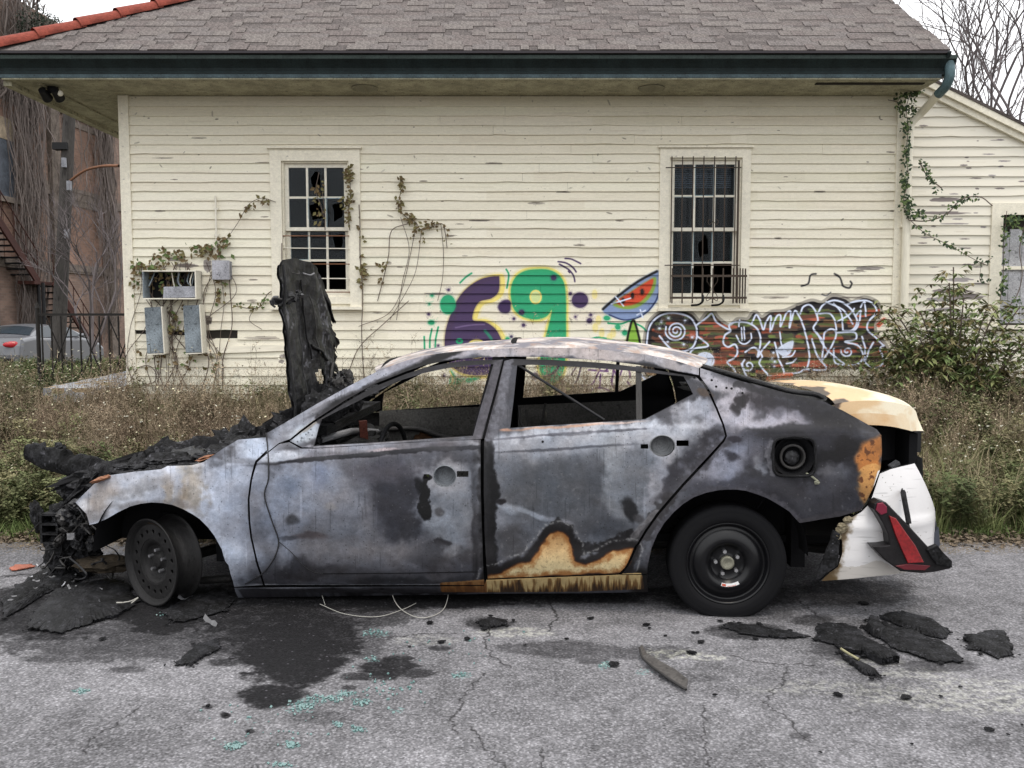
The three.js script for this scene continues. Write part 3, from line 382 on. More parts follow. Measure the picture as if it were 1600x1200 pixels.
  const gz = -EAVE + 0.0, gut = [[-0.1, 0], [-0.02, 0], [0.0, 0.012], [0.004, 0.03], [-0.012, 0.05], [-0.004, 0.075], [0.02, 0.108], [0.045, 0.138], [0.05, 0.145], [0.05, 0.18], [0.04, 0.18], [0.036, 0.15], [-0.03, 0.055], [-0.1, 0.055]];
  const gg = prof(gut, -4.95, 4.22); gg.translate(0, 3.775, gz + 0.02); part(house, 'gutter', gg, gutterMat);
  part(house, 'gutter_lip', uvm(span(-4.952, 4.222, 3.921, 3.956, gz + 0.0702, gz + 0.0745)), gutterEdge);
  part(house, 'fascia', uvm(span(-4.9, 4.1, 3.757, 3.79, gz - 0.02, gz + 0.0225)), mat({ rgb: [0.065, 0.1, 0.115], map: grime, roughness: 0.6 }));
  const soffitMat = mat({ rgb: [0.52, 0.49, 0.36], map: grime, roughness: 0.8 });
  const sof = [uvm(span(-4.88, 4.1, 3.745, 3.757, -WALL + 0.002, gz + 0.015)), uvm(span(-4.88, WX0 - 0.03, 3.745, 3.757, -17.6, -WALL + 0.0))];
  part(house, 'soffit', sof, soffitMat); part(house, 'soffit_trim', uvm(span(-4.9, -4.82, 3.70, 3.744, -17.6, gz - 0.05)), soffitMat); part(house, 'soffit_trim', uvm(span(-4.6, -4.57, 3.725, 3.744, -17.6, gz - 0.1)), soffitMat);
  part(house, 'side_gutter', uvm(span(-4.98, -4.9, 3.80, 3.98, -17.4, gz - 0.03)), gutterMat);
  part(house, 'rotten_gap', span(at(1275, 128, 8.8).x, 4.0, 3.735, 3.744, gz - 0.16, gz - 0.10), sheathing, 'black rotten gap in the soffit near the downspout');
  for (const [px, py] of [[570, 135], [1018, 133]]) { const p = at(px, py, 8.98), v = part(house, 'soffit_vent', (() => { const g = new THREE.CylinderGeometry(0.13, 0.13, 0.012, 28); g.translate(p.x, 3.739, p.z); return g; })(), mat({ rgb: [0.2, 0.19, 0.15], roughness: 0.9 }));
    const rim = new THREE.TorusGeometry(0.13, 0.006, 6, 30); rim.rotateX(Math.PI / 2); rim.translate(p.x, 3.735, p.z); part(v, 'rim', rim, soffitMat); for (let k = -4; k <= 4; k++) { const w = Math.sqrt(0.0169 - (k * 0.026) ** 2) * 1.9; part(v, 'slat', box(w, 0.004, 0.012, p.x, 3.7315, p.z + k * 0.026), soffitMat); } }
  // downspout at the gable end
  const dsp = [[1483, 96, 8.66], [1484, 118, 8.66], [1478, 134, 8.72], [1440, 176, 9.16], [1424, 192, 9.22]].map(([x, y, d]) => at(x, y, d)), dn = dsp[4];
  const ds = part(house, 'downspout', [tube([dsp[3].clone().lerp(dsp[2], 0.75), dsp[3], dn, [dn.x - 0.015, dn.y - 0.12, dn.z], [dn.x - 0.016, 2, dn.z], [dn.x - 0.016, 0.5, dn.z]], 0.042, 60, 12)], creamMat);
  part(ds, 'elbow', tube([dsp[0], dsp[1], dsp[2], dsp[3].clone().lerp(dsp[2], 0.7)], 0.046, 30, 12), mat({ rgb: [0.13, 0.21, 0.24], map: grime, roughness: 0.55 }), 'teal painted gutter elbow'); for (const y of [1.2, 2.4]) part(ds, 'strap', uvm(span(dn.x - 0.07, dn.x + 0.04, y, y + 0.03, -WALL + 0.03, -WALL + 0.085)), creamMat);
  // ---- windows
  const makeWindow = (w, broken, lowerOpen) => {
    const g = group(house, 'window'), z = zf; const add = (n, geo, m, l) => part(g, n, geo, m, l);
    add('casing', [uvm(span(w.cx0, w.x0, w.cy0 + 0.03, w.cy1, z + 0.001, z + 0.034))], creamMat); add('casing', uvm(span(w.x1, w.cx1, w.cy0 + 0.03, w.cy1, z + 0.001, z + 0.034)), creamMat); add('casing', uvm(span(w.x0 + 0.0005, w.x1 - 0.0005, w.y1, w.cy1, z + 0.001, z + 0.033)), creamMat); add('casing', uvm(span(w.x0 + 0.0005, w.x1 - 0.0005, w.cy0 + 0.06, w.y0, z + 0.001, z + 0.033)), creamMat);
    add('drip_cap', uvm(span(w.cx0 - 0.02, w.cx1 + 0.02, w.cy1 + 0.001, w.cy1 + 0.02, z + 0.001, z + 0.06)), creamMat); add('sill', uvm(span(w.cx0 - 0.01, w.cx1 + 0.01, w.cy0, w.cy0 + 0.0295, z + 0.001, z + 0.075)), creamMat);
    const jz = z - 0.13; for (const [a, b] of [[w.x0 + 0.0005, w.x0 + 0.018], [w.x1 - 0.018, w.x1 - 0.0005]]) add('jamb', uvm(span(a, b, w.y0, w.y1, jz, z + 0.0008)), creamMat); add('jamb', uvm(span(w.x0 + 0.018, w.x1 - 0.018, w.y1 - 0.018, w.y1 - 0.0005, jz, z + 0.0008)), creamMat); add('jamb', uvm(span(w.x0 + 0.018, w.x1 - 0.018, w.y0 + 0.0005, w.y0 + 0.02, jz, z + 0.0008)), creamMat);
    const mid = (w.y0 + w.y1) / 2 + 0.01;
    for (const [y0, y1, zs, lower] of [[mid - 0.02, w.y1 - 0.019, z - 0.045, 0], [w.y0 + 0.021, mid + 0.02, z - 0.088, 1]]) {
      const x0 = w.x0 + 0.019, x1 = w.x1 - 0.019, st = 0.042, m = paleMat; const bx = (a, b, c, d, e = 0) => uvm(span(a, b, c, d, zs - 0.017 + e, zs + 0.017 - e));
      add('stile', bx(x0, x0 + st, y0, y1), m); add('stile', bx(x1 - st, x1, y0, y1), m); add('rail', bx(x0 + st, x1 - st, y1 - 0.04, y1, 0.0008), m); add('rail', bx(x0 + st, x1 - st, y0, y0 + (lower ? 0.06 : 0.036), 0.0008), m);
      const gx0 = x0 + st, gx1 = x1 - st, gy0 = y0 + (lower ? 0.06 : 0.036), gy1 = y1 - 0.04, cw = (gx1 - gx0) / 3, rh = (gy1 - gy0) / 2;
      for (let k = 1; k < 3; k++) add('muntin', bx(gx0 + k * cw - 0.011, gx0 + k * cw + 0.011, gy0, gy1, 0.004), m); for (let k = 0; k < 3; k++) add('muntin', bx(gx0 + k * cw + (k ? 0.011 : 0), gx0 + (k + 1) * cw - (k < 2 ? 0.011 : 0), gy0 + rh - 0.011, gy0 + rh + 0.011, 0.005), m);
      for (let k = 0; k < 3; k++) for (let q = 0; q < 2; q++) {
        const kind = broken[(lower ? 2 : 0) + (1 - q)][k]; if (kind === 'x') continue; const a = gx0 + k * cw + 0.004, b = gx0 + (k + 1) * cw - 0.004, c = gy0 + q * rh + 0.004, e = gy0 + (q + 1) * rh - 0.004, s = new THREE.Shape([new THREE.Vector2(a, c), new THREE.Vector2(b, c), new THREE.Vector2(b, e), new THREE.Vector2(a, e)]);
        if (kind === 'b') { const h = new THREE.Path(), cx = lerp(a, b, 0.4 + R() * 0.3), cy = lerp(c, e, 0.4 + R() * 0.3), nn = 9; for (let i = 0; i < nn; i++) { const t = -i / nn * 6.283, r = (0.26 + 0.2 * (i % 2) * R() + 0.14 * R()); h[i ? 'lineTo' : 'moveTo'](cx + Math.cos(t) * r * (b - a) * 0.8, cy + Math.sin(t) * r * (e - c) * 0.9); } s.holes.push(h); }
        const gl = new THREE.ExtrudeGeometry(s, { depth: 0.003, bevelEnabled: false }); gl.rotateX((R() - 0.5) * 0.012); gl.translate(0, 0, 0); const m2 = add('pane', gl, dirtyGlass); m2.position.z = zs + 0.002;
      }
    }
    return g;
  };
  const win1 = makeWindow(W1, ['pbp', 'pbb', 'ppb', 'xxx']), win2 = makeWindow(W2, ['ppp', 'ppp', 'pbp', 'pxx']); win1.userData.label = 'sash window with broken panes behind thin rusty rods'; win2.userData.label = 'sash window behind tall iron security bars';
  for (let k = 0; k < 5; k++) { const y = lerp(2.32, 1.74, k / 4) + (k === 1 ? 0.02 : 0); part(win1, 'rod', bar([W1.x0 - 0.005, y, zf + 0.012], [W1.x1 + 0.005, y - 0.006 * (k % 2), zf + 0.012], 0.006), k % 2 ? paleMat : orangeRust); }
  const blind = mat({ rgb: [0.16, 0.16, 0.17], roughness: 0.9 }); for (let k = 0; k < 11; k++) part(win2, 'blind_slat', place(box(0.6, 0.002, 0.022), 2, 3.05 - k * 0.021, zf - 0.15, 0.5 + 0.1 * (k % 3), 0, 0), blind);
  part(win2, 'curtain', uvm(span(W2.x0 + 0.02, W2.x0 + 0.075, 2.02, 2.36, zf - 0.128, zf - 0.124)), mat({ rgb: [0.03, 0.07, 0.055], roughness: 0.9 })); part(win2, 'curtain', uvm(span(W2.x1 - 0.075, W2.x1 - 0.02, 2.04, 2.36, zf - 0.128, zf - 0.124)), mat({ rgb: [0.03, 0.07, 0.055], roughness: 0.9 }));
  // security bars over the second window
  const gr = group(house, 'window_grille'); gr.userData.label = 'rusty iron bars over window with low basket at the bottom';
  const gz2 = zf + 0.10, xA = at(1050, 247, 9.2).x, xB = at(1150, 247, 9.2).x, yT = at(0, 246, 9.2).y, yB = at(0, 473, 9.2).y;
  for (let k = 0; k < 7; k++) { const x = lerp(xA, xB, k / 6); part(gr, 'bar', bar([x, yB + (k % 3 ? 0.42 : 0), gz2], [x, yT + 0.012, gz2], 0.006), rustBar); }
  for (const [y, e] of [[yT - 0.1, 0.06], [yB + 0.385, 0.06]]) part(gr, 'rail', bar([xA - e, y, gz2 - 0.012], [xB + e, y, gz2 - 0.012], 0.006), rustBar);
  part(gr, 'side_bar', bar([xB + 0.03, yB, gz2], [xB + 0.03, yT - 0.03, gz2], 0.011), rustBar);
  const bz = gz2 + 0.1, yb1 = at(0, 419, 9.1).y, yb0 = at(0, 474, 9.1).y; for (let k = 0; k < 11; k++) { const x = k < 7 ? lerp(xA + 0.0, xB - 0.03, k / 6) : xB + 0.012 + (k - 7) * 0.032; part(gr, 'basket_bar', bar([x, yb0, bz - (k > 6 ? (k - 7) * 0.02 : 0)], [x, yb1, bz - (k > 6 ? (k - 7) * 0.02 : 0)], 0.0075), rustBar); }
  for (const t of [0.22, 0.84]) part(gr, 'basket_rail', beam([xA - 0.01, lerp(yb1, yb0, t), bz], [xB + 0.11, lerp(yb1, yb0, t), bz], 0.01, 0.022), rustBar);
  for (const px of [1098, 1130]) { const p = at(px, 464, 9.1); part(gr, 'hook', tube([[p.x, p.y + 0.02, bz], [p.x, p.y - 0.04, bz + 0.01], [p.x - 0.03, p.y - 0.075, bz - 0.03], [p.x - 0.1, p.y - 0.085, bz - 0.08]], 0.011), M.black); }
  for (const sx of [-1, 1]) { const cx = at(1113, 430, 9.2).x; part(gr, 'scroll', tube([[cx, yB + 0.05, gz2], [cx + sx * 0.055, yB + 0.02, gz2], [cx + sx * 0.05, yB + 0.075, gz2], [cx + sx * 0.01, yB + 0.14, gz2], [cx + sx * 0.055, yB + 0.23, gz2], [cx + sx * 0.035, yB + 0.29, gz2], [cx + sx * 0.012, yB + 0.25, gz2]], 0.004, 40, 5), rustBar); part(gr, 'scroll', tube([[cx, yB + 0.83, gz2], [cx + sx * 0.04, yB + 0.8, gz2], [cx + sx * 0.05, yB + 0.84, gz2], [cx + sx * 0.025, yB + 0.855, gz2]], 0.004, 30, 5), rustBar); }
}
// ---------------------------------------------------------------- lean-to at the gable end
const annex = thing('annex', 'lower cream clapboard lean-to with sloping roof and boarded window beside the house', 'lean-to');
{
  const cv = document.createElement('canvas'); cv.width = 1024; cv.height = 1024; const c = cv.getContext('2d'), R = rngOf(12), D = 9.55, zf = -D, x0 = WX1 + 0.001, x1 = 8.2, U = (x) => (x - 4) / 4.3, V = (y) => (y - 0.2) / 4.3, CX = (x) => U(x) * 1024, CY = (y) => (1 - V(y)) * 1024;
  c.fillStyle = 'rgb(220,215,201)'; c.fillRect(0, 0, 1024, 1024); for (let k = 0; k < 1500; k++) { c.fillStyle = R() < 0.5 ? `rgba(160,152,132,${R() * 0.14})` : `rgba(240,238,228,${R() * 0.16})`; c.fillRect(R() * 1024, R() * 1024, 10 + R() * 80, 1 + R() * 3); }
  const peel = (px, py, w, h) => { const p = at(px, py, D), s = 1024 / 4.3 * D / FOCAL; c.fillStyle = R() < 0.5 ? 'rgb(124,116,114)' : 'rgb(146,140,140)'; c.beginPath(); for (let k = 0; k < 30; k++) { const a = k / 30 * 6.283, r = 0.75 + 0.7 * fbm(Math.cos(a) * 3 + px, Math.sin(a) * 3 + py, 2, 3); c.lineTo(CX(p.x) + Math.cos(a) * w / 2 * s * r, CY(p.y) + Math.sin(a) * h / 2 * s * r); } c.fill(); };
  for (const q of [[1475, 312, 66, 9], [1470, 333, 110, 6], [1490, 350, 60, 3], [1498, 437, 54, 9], [1485, 455, 84, 9], [1508, 464, 78, 12], [1470, 468, 60, 9], [1475, 484, 70, 8], [1500, 500, 60, 9], [1480, 530, 70, 8], [1460, 520, 30, 18], [1520, 545, 80, 5], [1440, 380, 20, 3]]) peel(...q); for (let k = 0; k < 60; k++) peel(1430 + R() * 170, 180 + R() * 400, 4 + R() * 26, 1.5 + R() * 2.5);
  const t = new THREE.CanvasTexture(cv); t.colorSpace = THREE.SRGBColorSpace; const m = mat({ map: t, roughness: 0.75, bumpMap: woodBump, bumpScale: 0.0012 });
  const A = at(1445, 136, D), B = at(1600, 212, D), slope = (B.y - A.y) / (B.x - A.x), topAt = (x) => A.y + slope * (x - A.x) - 0.045;
  const w = { x0: at(1563, 400, D).x, y0: at(1563, 505, D).y, y1: at(1563, 336, D).y, cw: at(1563, 400, D).x - at(1545, 400, D).x }; w.x1 = w.x0 + 0.8;
  const EX = 0.103, wall = part(annex, 'wall', join([span(x0, w.x0, 0.3, 4.2, zf - 0.12, zf - 0.004), span(w.x0, w.x1, 0.3, w.y0, zf - 0.12, zf - 0.004), span(w.x0, w.x1, w.y1, 3.7, zf - 0.12, zf - 0.004), span(w.x1, x1, 0.3, 2.2, zf - 0.12, zf - 0.004)].map((g) => { const p = g.attributes.position; for (let i = 0; i < p.count; i++) if (p.getY(i) > topAt(p.getX(i))) p.setY(i, topAt(p.getX(i)) - 0.01); g.computeVertexNormals(); return g; })), sheathing);
  for (let k = 0; ; k++) { const yb = A.y + 0.1 - (k + 1) * EX; if (yb < 0.3) break; const xe = Math.min(x1, A.x + (yb + 0.045 - A.y) / slope); if (xe < x0 + 0.1) continue;
    const runs = yb + EX > w.y0 && yb < w.y1 ? [[x0, w.x0 - 0.02], [w.x1 + 0.02, xe]] : [[x0, xe]];
    for (const [a, b] of runs) if (b - a > 0.05) { const g = clapboard(a, b, yb, EX, zf, k * 2.3 + 40, U, V, (R() - 0.5) * 0.002), p = g.attributes.position; for (let i = 0; i < p.count; i++) if (p.getY(i) > topAt(p.getX(i))) p.setY(i, Math.max(yb, topAt(p.getX(i)))); part(wall, 'board', g, m); } }
  part(annex, 'rake_board', uvm(beam([x0, topAt(x0) + 0.02, zf + 0.03], [x1, topAt(x1) + 0.02, zf + 0.03], 0.055, 0.11)), creamMat); part(annex, 'rake_board', uvm(beam([x0, topAt(x0) + 0.065, zf + 0.075], [x1, topAt(x1) + 0.065, zf + 0.075], 0.035, 0.07)), creamMat);
  part(annex, 'roof', uvm(beam([x0, topAt(x0) + 0.115, zf - 2.5], [x1, topAt(x1) + 0.115, zf - 2.5], 5.2, 0.03)), mat({ rgb: [0.12, 0.1, 0.095], map: grime, roughness: 0.9 }));
  part(annex, 'side_wall', uvm(span(x1 - 0.12, x1, 0.2, topAt(x1), zf - 5, zf - 0.13)), creamMat); part(annex, 'back_wall', uvm(span(x0, x1 - 0.13, 0.2, 2.1, zf - 5, zf - 4.9)), creamMat);
  const win = group(annex, 'window'); const add = (n, g, mm) => part(win, n, uvm(g), mm);
  add('casing', span(w.x0 - w.cw, w.x0, w.y0 - 0.02, w.y1 + w.cw, zf + 0.001, zf + 0.034), creamMat); add('casing', span(w.x1, w.x1 + w.cw, w.y0 - 0.02, w.y1 + w.cw, zf + 0.001, zf + 0.034), creamMat); add('casing', span(w.x0, w.x1, w.y1, w.y1 + w.cw, zf + 0.001, zf + 0.033), creamMat); add('sill', span(w.x0 - w.cw - 0.02, w.x1 + w.cw + 0.02, w.y0 - 0.065, w.y0 - 0.0205, zf + 0.001, zf + 0.08), creamMat);
  const plank = mat({ rgb: [0.62, 0.62, 0.66], map: grime, roughness: 0.85, bumpMap: woodBump, bumpScale: 0.002 }); for (let k = 0; k < 6; k++) { const a = w.x0 + k * 0.1334; add('plank', span(a + 0.002, a + 0.131, w.y0 + 0.001, w.y1 - 0.14 - 0.05 * R(), zf - 0.09, zf - 0.07), plank); }
  add('meeting_rail', span(w.x0 + 0.001, w.x1 - 0.001, lerp(w.y0, w.y1, 0.5), lerp(w.y0, w.y1, 0.5) + 0.035, zf - 0.06, zf - 0.035), creamMat); add('backing', span(w.x0 + 0.001, w.x1 - 0.001, w.y0 + 0.001, w.y1 - 0.001, zf - 0.118, zf - 0.1), sheathing);
}
// ---------------------------------------------------------------- the burnt-out car
// car axes: x towards the tail, y up, z towards the camera; origin on the road under the rear wheel
const car = thing('burned_sedan', 'burnt-out sedan with ash-grey doors, raised charred hood and white rear bumper', 'car', [1.054, 0, -4.24]);
{
  car.rotation.y = -0.05; car.updateMatrixWorld(true);
  const inv = car.matrixWorld.clone().invert(), eye = camera.position.clone().applyMatrix4(inv), MID = -0.9;
  const ray = (px, py) => at(px, py, 5).applyMatrix4(inv).sub(eye);
  const onZ = (px, py, z) => { const d = ray(px, py), t = (z - eye.z) / d.z; return [eye.x + d.x * t, eye.y + d.y * t, z]; }; // measured point on a plane of the car
  const crease = [[150, 745], [210, 738], [315, 728], [415, 722], [465, 719], [649, 703], [754, 697], [885, 675], [1010, 669], [1132, 665], [1200, 669], [1320, 677], [1390, 682]].map(([x, y]) => onZ(x, y, 0.02).slice(0, 2));
  const rearAxle = onZ(1137, 872, 0.02), frontAxle = onZ(250, 880, 0.02);
  const fold = (() => { const a = onZ(258, 736, 0.02), b = onZ(180, 806, 0.02), dx = b[0] - a[0], dy = b[1] - a[1], l = Math.hypot(dx, dy); return [a, b, dy / l, -dx / l]; })(); // crumpled corner of the fender
  function zf(x, y) { // outer skin of the side
    const s = y - interp(crease, x); let z;
    const low = 0.03 - 0.22 * (y - 0.55) ** 2 - 1.6 * Math.max(0, 0.3 - y) ** 2;
    if (s <= 0) z = low - 0.006 * Math.exp(s / 0.05); else { const lc = 0.03 - 0.22 * (y - s - 0.55) ** 2 - 0.006; z = lc - 0.03 * (1 - Math.exp(-s / 0.035)) - 0.36 * s - 0.24 * s * s; }
    if (s < 0) z -= 0.012 * Math.exp(-(((y - 0.36) / 0.07) ** 2)) * (x > -2.5 && x < -0.45 ? 1 : 0); // long hollow above the sill
    if (x < -2.5) z -= 0.17 * ((-2.5 - x) / 0.85) ** 2.2; if (x > 0.3) z -= 0.16 * ((x - 0.3) / 0.8) ** 2;
    const a1 = Math.hypot(x, y - 0.3) - 0.375, a2 = Math.hypot(x - frontAxle[0], y - 0.27) - 0.36; for (const a of [a1, a2]) if (a < 0.12 && y > 0.25) z += 0.016 * (1 - sstep(0.02, 0.10, a));
    z += 0.007 * fbm(x * 2.4, y * 2.8, 2.2, 3) + 0.0015 * N3(x * 11, y * 13, 5); // heat-buckled sheet
    { const e = (x - fold[0][0]) * fold[2] + (y - fold[0][1]) * fold[3]; if (e > 0 && x < -2.5) z -= 0.16 * e * sstep(0, 0.03, e); }
    return z;
  }
  function zb(x, y) { const t = clamp((x - 0.55) / 0.545, 0, 0.985); return 0.015 - 0.35 * (1 - Math.sqrt(1 - t * t)) - 0.25 * Math.max(0, y - 0.42) ** 1.5 - 0.12 * Math.max(0, 0.3 - y) + 0.01 * Math.exp(-(((y - 0.46) / 0.03) ** 2)); }
  const K = (px, py, f = zf) => { let z = 0, p; for (let i = 0; i < 8; i++) { p = onZ(px, py, z); z = lerp(z, f(p[0], p[1]), 0.9); } return [p[0], p[1]]; };
  const UX = (x) => (x + 3.55) / 4.8, UY = (y) => (y - 0.05) / 1.35;

  // ---- the fire's marks on the sheet metal: ash, soot, rust, scorched and intact paint
  const burn = (() => {
    const W = 2048, H = 576, R = rngOf(3);
    const sd = (poly, x, y) => { let d = 1e9, inside = false; for (let i = 0, j = poly.length - 1; i < poly.length; j = i++) { const [ax, ay] = poly[i], [bx, by] = poly[j], ex = bx - ax, ey = by - ay, t = clamp(((x - ax) * ex + (y - ay) * ey) / (ex * ex + ey * ey)); d = Math.min(d, Math.hypot(x - ax - ex * t, y - ay - ey * t)); if ((ay > y) !== (by > y) && x < ex * (y - ay) / (by - ay) + ax) inside = !inside; } return inside ? -d : d; };
    // [x, y, rx, ry, tilt, colour, strength, softness, raggedness]
    const L = [
      // fender
      [240, 790, 150, 80, 0, [168, 172, 184], 1, 0.3, 20], [330, 850, 70, 110, 0.1, [170, 178, 196], 0.9, 0.5, 24], [385, 780, 40, 110, 0, [150, 158, 176], 0.8, 0.5, 20], [330, 745, 80, 26, 0, [176, 182, 198], 0.8, 0.5, 14], [300, 760, 20, 45, 0.2, [160, 138, 104], 0.55, 0.7, 18], [283, 790, 12, 40, 0.1, [146, 122, 92], 0.5, 0.7, 12], [262, 775, 10, 35, 0, [158, 132, 96], 0.5, 0.7, 12], [160, 775, 30, 26, -0.4, [166, 144, 122], 0.6, 0.6, 16], [130, 788, 14, 10, 0, [206, 204, 206], 0.8, 0.5, 6], [150, 805, 22, 14, 0, [120, 112, 106], 0.6, 0.6, 10], [200, 775, 40, 18, -0.5, [190, 190, 196], 0.7, 0.6, 14], [225, 760, 60, 10, -0.3, [128, 124, 122], 0.5, 0.6, 10], [240, 790, 75, 9, 0, [116, 110, 108], 0.6, 0.6, 8], [400, 700, 40, 16, 0, [178, 188, 206], 0.9, 0.5, 10], [372, 720, 50, 5, -0.06, [110, 112, 120], 0.6, 0.6, 6], [355, 880, 26, 50, 0, [196, 202, 216], 0.5, 0.6, 18], [415, 838, 14, 10, 0.5, [84, 90, 104], 0.9, 0.35, 12], [402, 842, 10, 6, 0, [96, 100, 112], 0.8, 0.4, 8], [404, 822, 6, 5, 0, [100, 106, 120], 0.7, 0.5, 6], [420, 880, 22, 24, 0, [104, 108, 118], 0.5, 0.6, 16],
      // front door
      [580, 810, 200, 120, 0, [112, 112, 120], 1, 0.25, 24], [470, 760, 70, 50, 0, [146, 152, 168], 0.85, 0.6, 26], [440, 800, 34, 80, 0, [132, 140, 158], 0.8, 0.6, 22], [520, 790, 60, 30, 0, [134, 136, 146], 0.7, 0.6, 24], [540, 830, 70, 16, 0, [128, 130, 138], 0.6, 0.7, 20], [500, 745, 14, 22, 0, [120, 130, 156], 0.6, 0.7, 8], [452, 757, 16, 14, 0, [110, 120, 140], 0.6, 0.7, 8], [456, 811, 11, 8, 0.2, [78, 80, 86], 0.9, 0.5, 6], [518, 792, 10, 8, 0, [146, 142, 140], 0.6, 0.6, 6], [620, 780, 52, 62, 0, [66, 66, 74], 0.9, 0.5, 24], [610, 735, 60, 24, 0, [92, 90, 100], 0.8, 0.6, 20], [640, 830, 40, 20, 0, [70, 70, 76], 0.7, 0.5, 16], [570, 865, 120, 22, 0, [110, 108, 112], 0.6, 0.6, 24], [700, 800, 46, 70, 0, [124, 128, 136], 0.85, 0.5, 14], [700, 745, 46, 26, 0, [160, 160, 166], 0.8, 0.6, 18], [690, 820, 40, 20, 0, [136, 142, 152], 0.7, 0.6, 16], [688, 800, 7, 7, 0, [80, 78, 80], 0.7, 0.5, 5], [690, 848, 14, 7, 0, [56, 54, 58], 0.9, 0.4, 10], [700, 870, 60, 26, 0, [76, 74, 78], 0.85, 0.5, 20], [706, 862, 12, 18, 0.4, [140, 140, 144], 0.6, 0.6, 10], [480, 895, 60, 16, 0, [70, 68, 72], 0.75, 0.5, 20], [590, 900, 120, 14, 0, [88, 86, 90], 0.7, 0.5, 16], [640, 910, 110, 9, 0, [60, 60, 64], 0.7, 0.5, 10], [486, 838, 32, 6, 0, [86, 74, 74], 0.6, 0.6, 8], [452, 840, 16, 5, 0, [74, 76, 84], 0.7, 0.5, 6],
      // belt of the front door
      [600, 705, 190, 9, -0.09, [110, 106, 112], 0.9, 0.5, 6], [540, 698, 90, 7, -0.06, [150, 148, 156], 0.7, 0.5, 6], [440, 712, 40, 9, -0.1, [176, 182, 194], 0.8, 0.5, 6], [570, 711, 180, 3.5, -0.087, [40, 40, 46], 0.85, 0.4, 3], [700, 698, 50, 6, -0.1, [70, 66, 72], 0.7, 0.5, 6], [600, 703, 26, 3, 0, [186, 160, 156], 0.6, 0.5, 5],
      // soot run under the front handle
      [663, 775, 7, 32, 0, [18, 18, 20], 1, 0.3, 10], [666, 800, 10, 16, 0, [16, 16, 18], 1, 0.3, 9], [655, 760, 8, 14, 0, [40, 40, 44], 0.8, 0.5, 9], [668, 745, 8, 5, 0, [14, 14, 16], 1, 0.3, 4], [743, 800, 8, 130, 0, [58, 56, 60], 0.85, 0.5, 6],
      // rear door
      [900, 780, 175, 120, 0.0, [108, 110, 117], 1, 0.3, 20], [790, 730, 40, 40, 0, [126, 128, 136], 0.8, 0.6, 18], [870, 690, 150, 26, -0.06, [160, 162, 170], 0.9, 0.5, 14], [1000, 678, 120, 20, -0.06, [178, 180, 188], 0.9, 0.5, 14], [860, 765, 88, 56, 0, [90, 93, 99], 0.8, 0.5, 14], [935, 770, 30, 60, -0.1, [86, 88, 94], 0.7, 0.6, 14], [960, 740, 22, 80, -0.18, [146, 150, 156], 0.75, 0.6, 12], [990, 770, 40, 50, 0, [112, 116, 124], 0.8, 0.6, 14], [1030, 745, 18, 60, 0.3, [150, 150, 158], 0.8, 0.5, 12], [1040, 697, 34, 26, 0, [172, 172, 178], 0.8, 0.5, 12], [1000, 720, 30, 26, 0, [120, 124, 132], 0.6, 0.6, 14], [790, 790, 30, 8, 0.5, [158, 166, 178], 0.7, 0.6, 8], [830, 803, 30, 5, 0.4, [150, 158, 170], 0.7, 0.5, 8], [870, 813, 30, 5, 0.2, [146, 148, 158], 0.6, 0.5, 8], [780, 815, 24, 30, 0, [132, 134, 142], 0.8, 0.6, 14], [800, 850, 26, 26, 0, [84, 82, 84], 0.7, 0.5, 14], [782, 782, 7, 5, 0, [52, 48, 52], 0.9, 0.4, 5], [940, 822, 50, 20, 0, [80, 82, 88], 0.7, 0.6, 14], [985, 795, 12, 22, -0.2, [52, 52, 56], 0.95, 0.35, 8], [1000, 810, 14, 8, 0.6, [80, 78, 80], 0.8, 0.5, 8], [1060, 740, 12, 60, 0.72, [70, 68, 74], 0.85, 0.5, 10], [1115, 690, 16, 30, 0.6, [56, 54, 60], 0.85, 0.5, 12], [1110, 655, 20, 24, 0, [150, 150, 160], 0.7, 0.6, 14], [1080, 640, 36, 14, -0.4, [164, 166, 176], 0.8, 0.5, 12], [1100, 613, 12, 7, 0, [96, 80, 68], 0.8, 0.4, 6], [768, 800, 10, 130, 0, [34, 33, 36], 0.9, 0.4, 8], [880, 701, 120, 2.5, -0.06, [70, 70, 78], 0.6, 0.5, 3], [900, 678, 120, 2, -0.06, [90, 90, 98], 0.5, 0.5, 3],
      // quarter panel
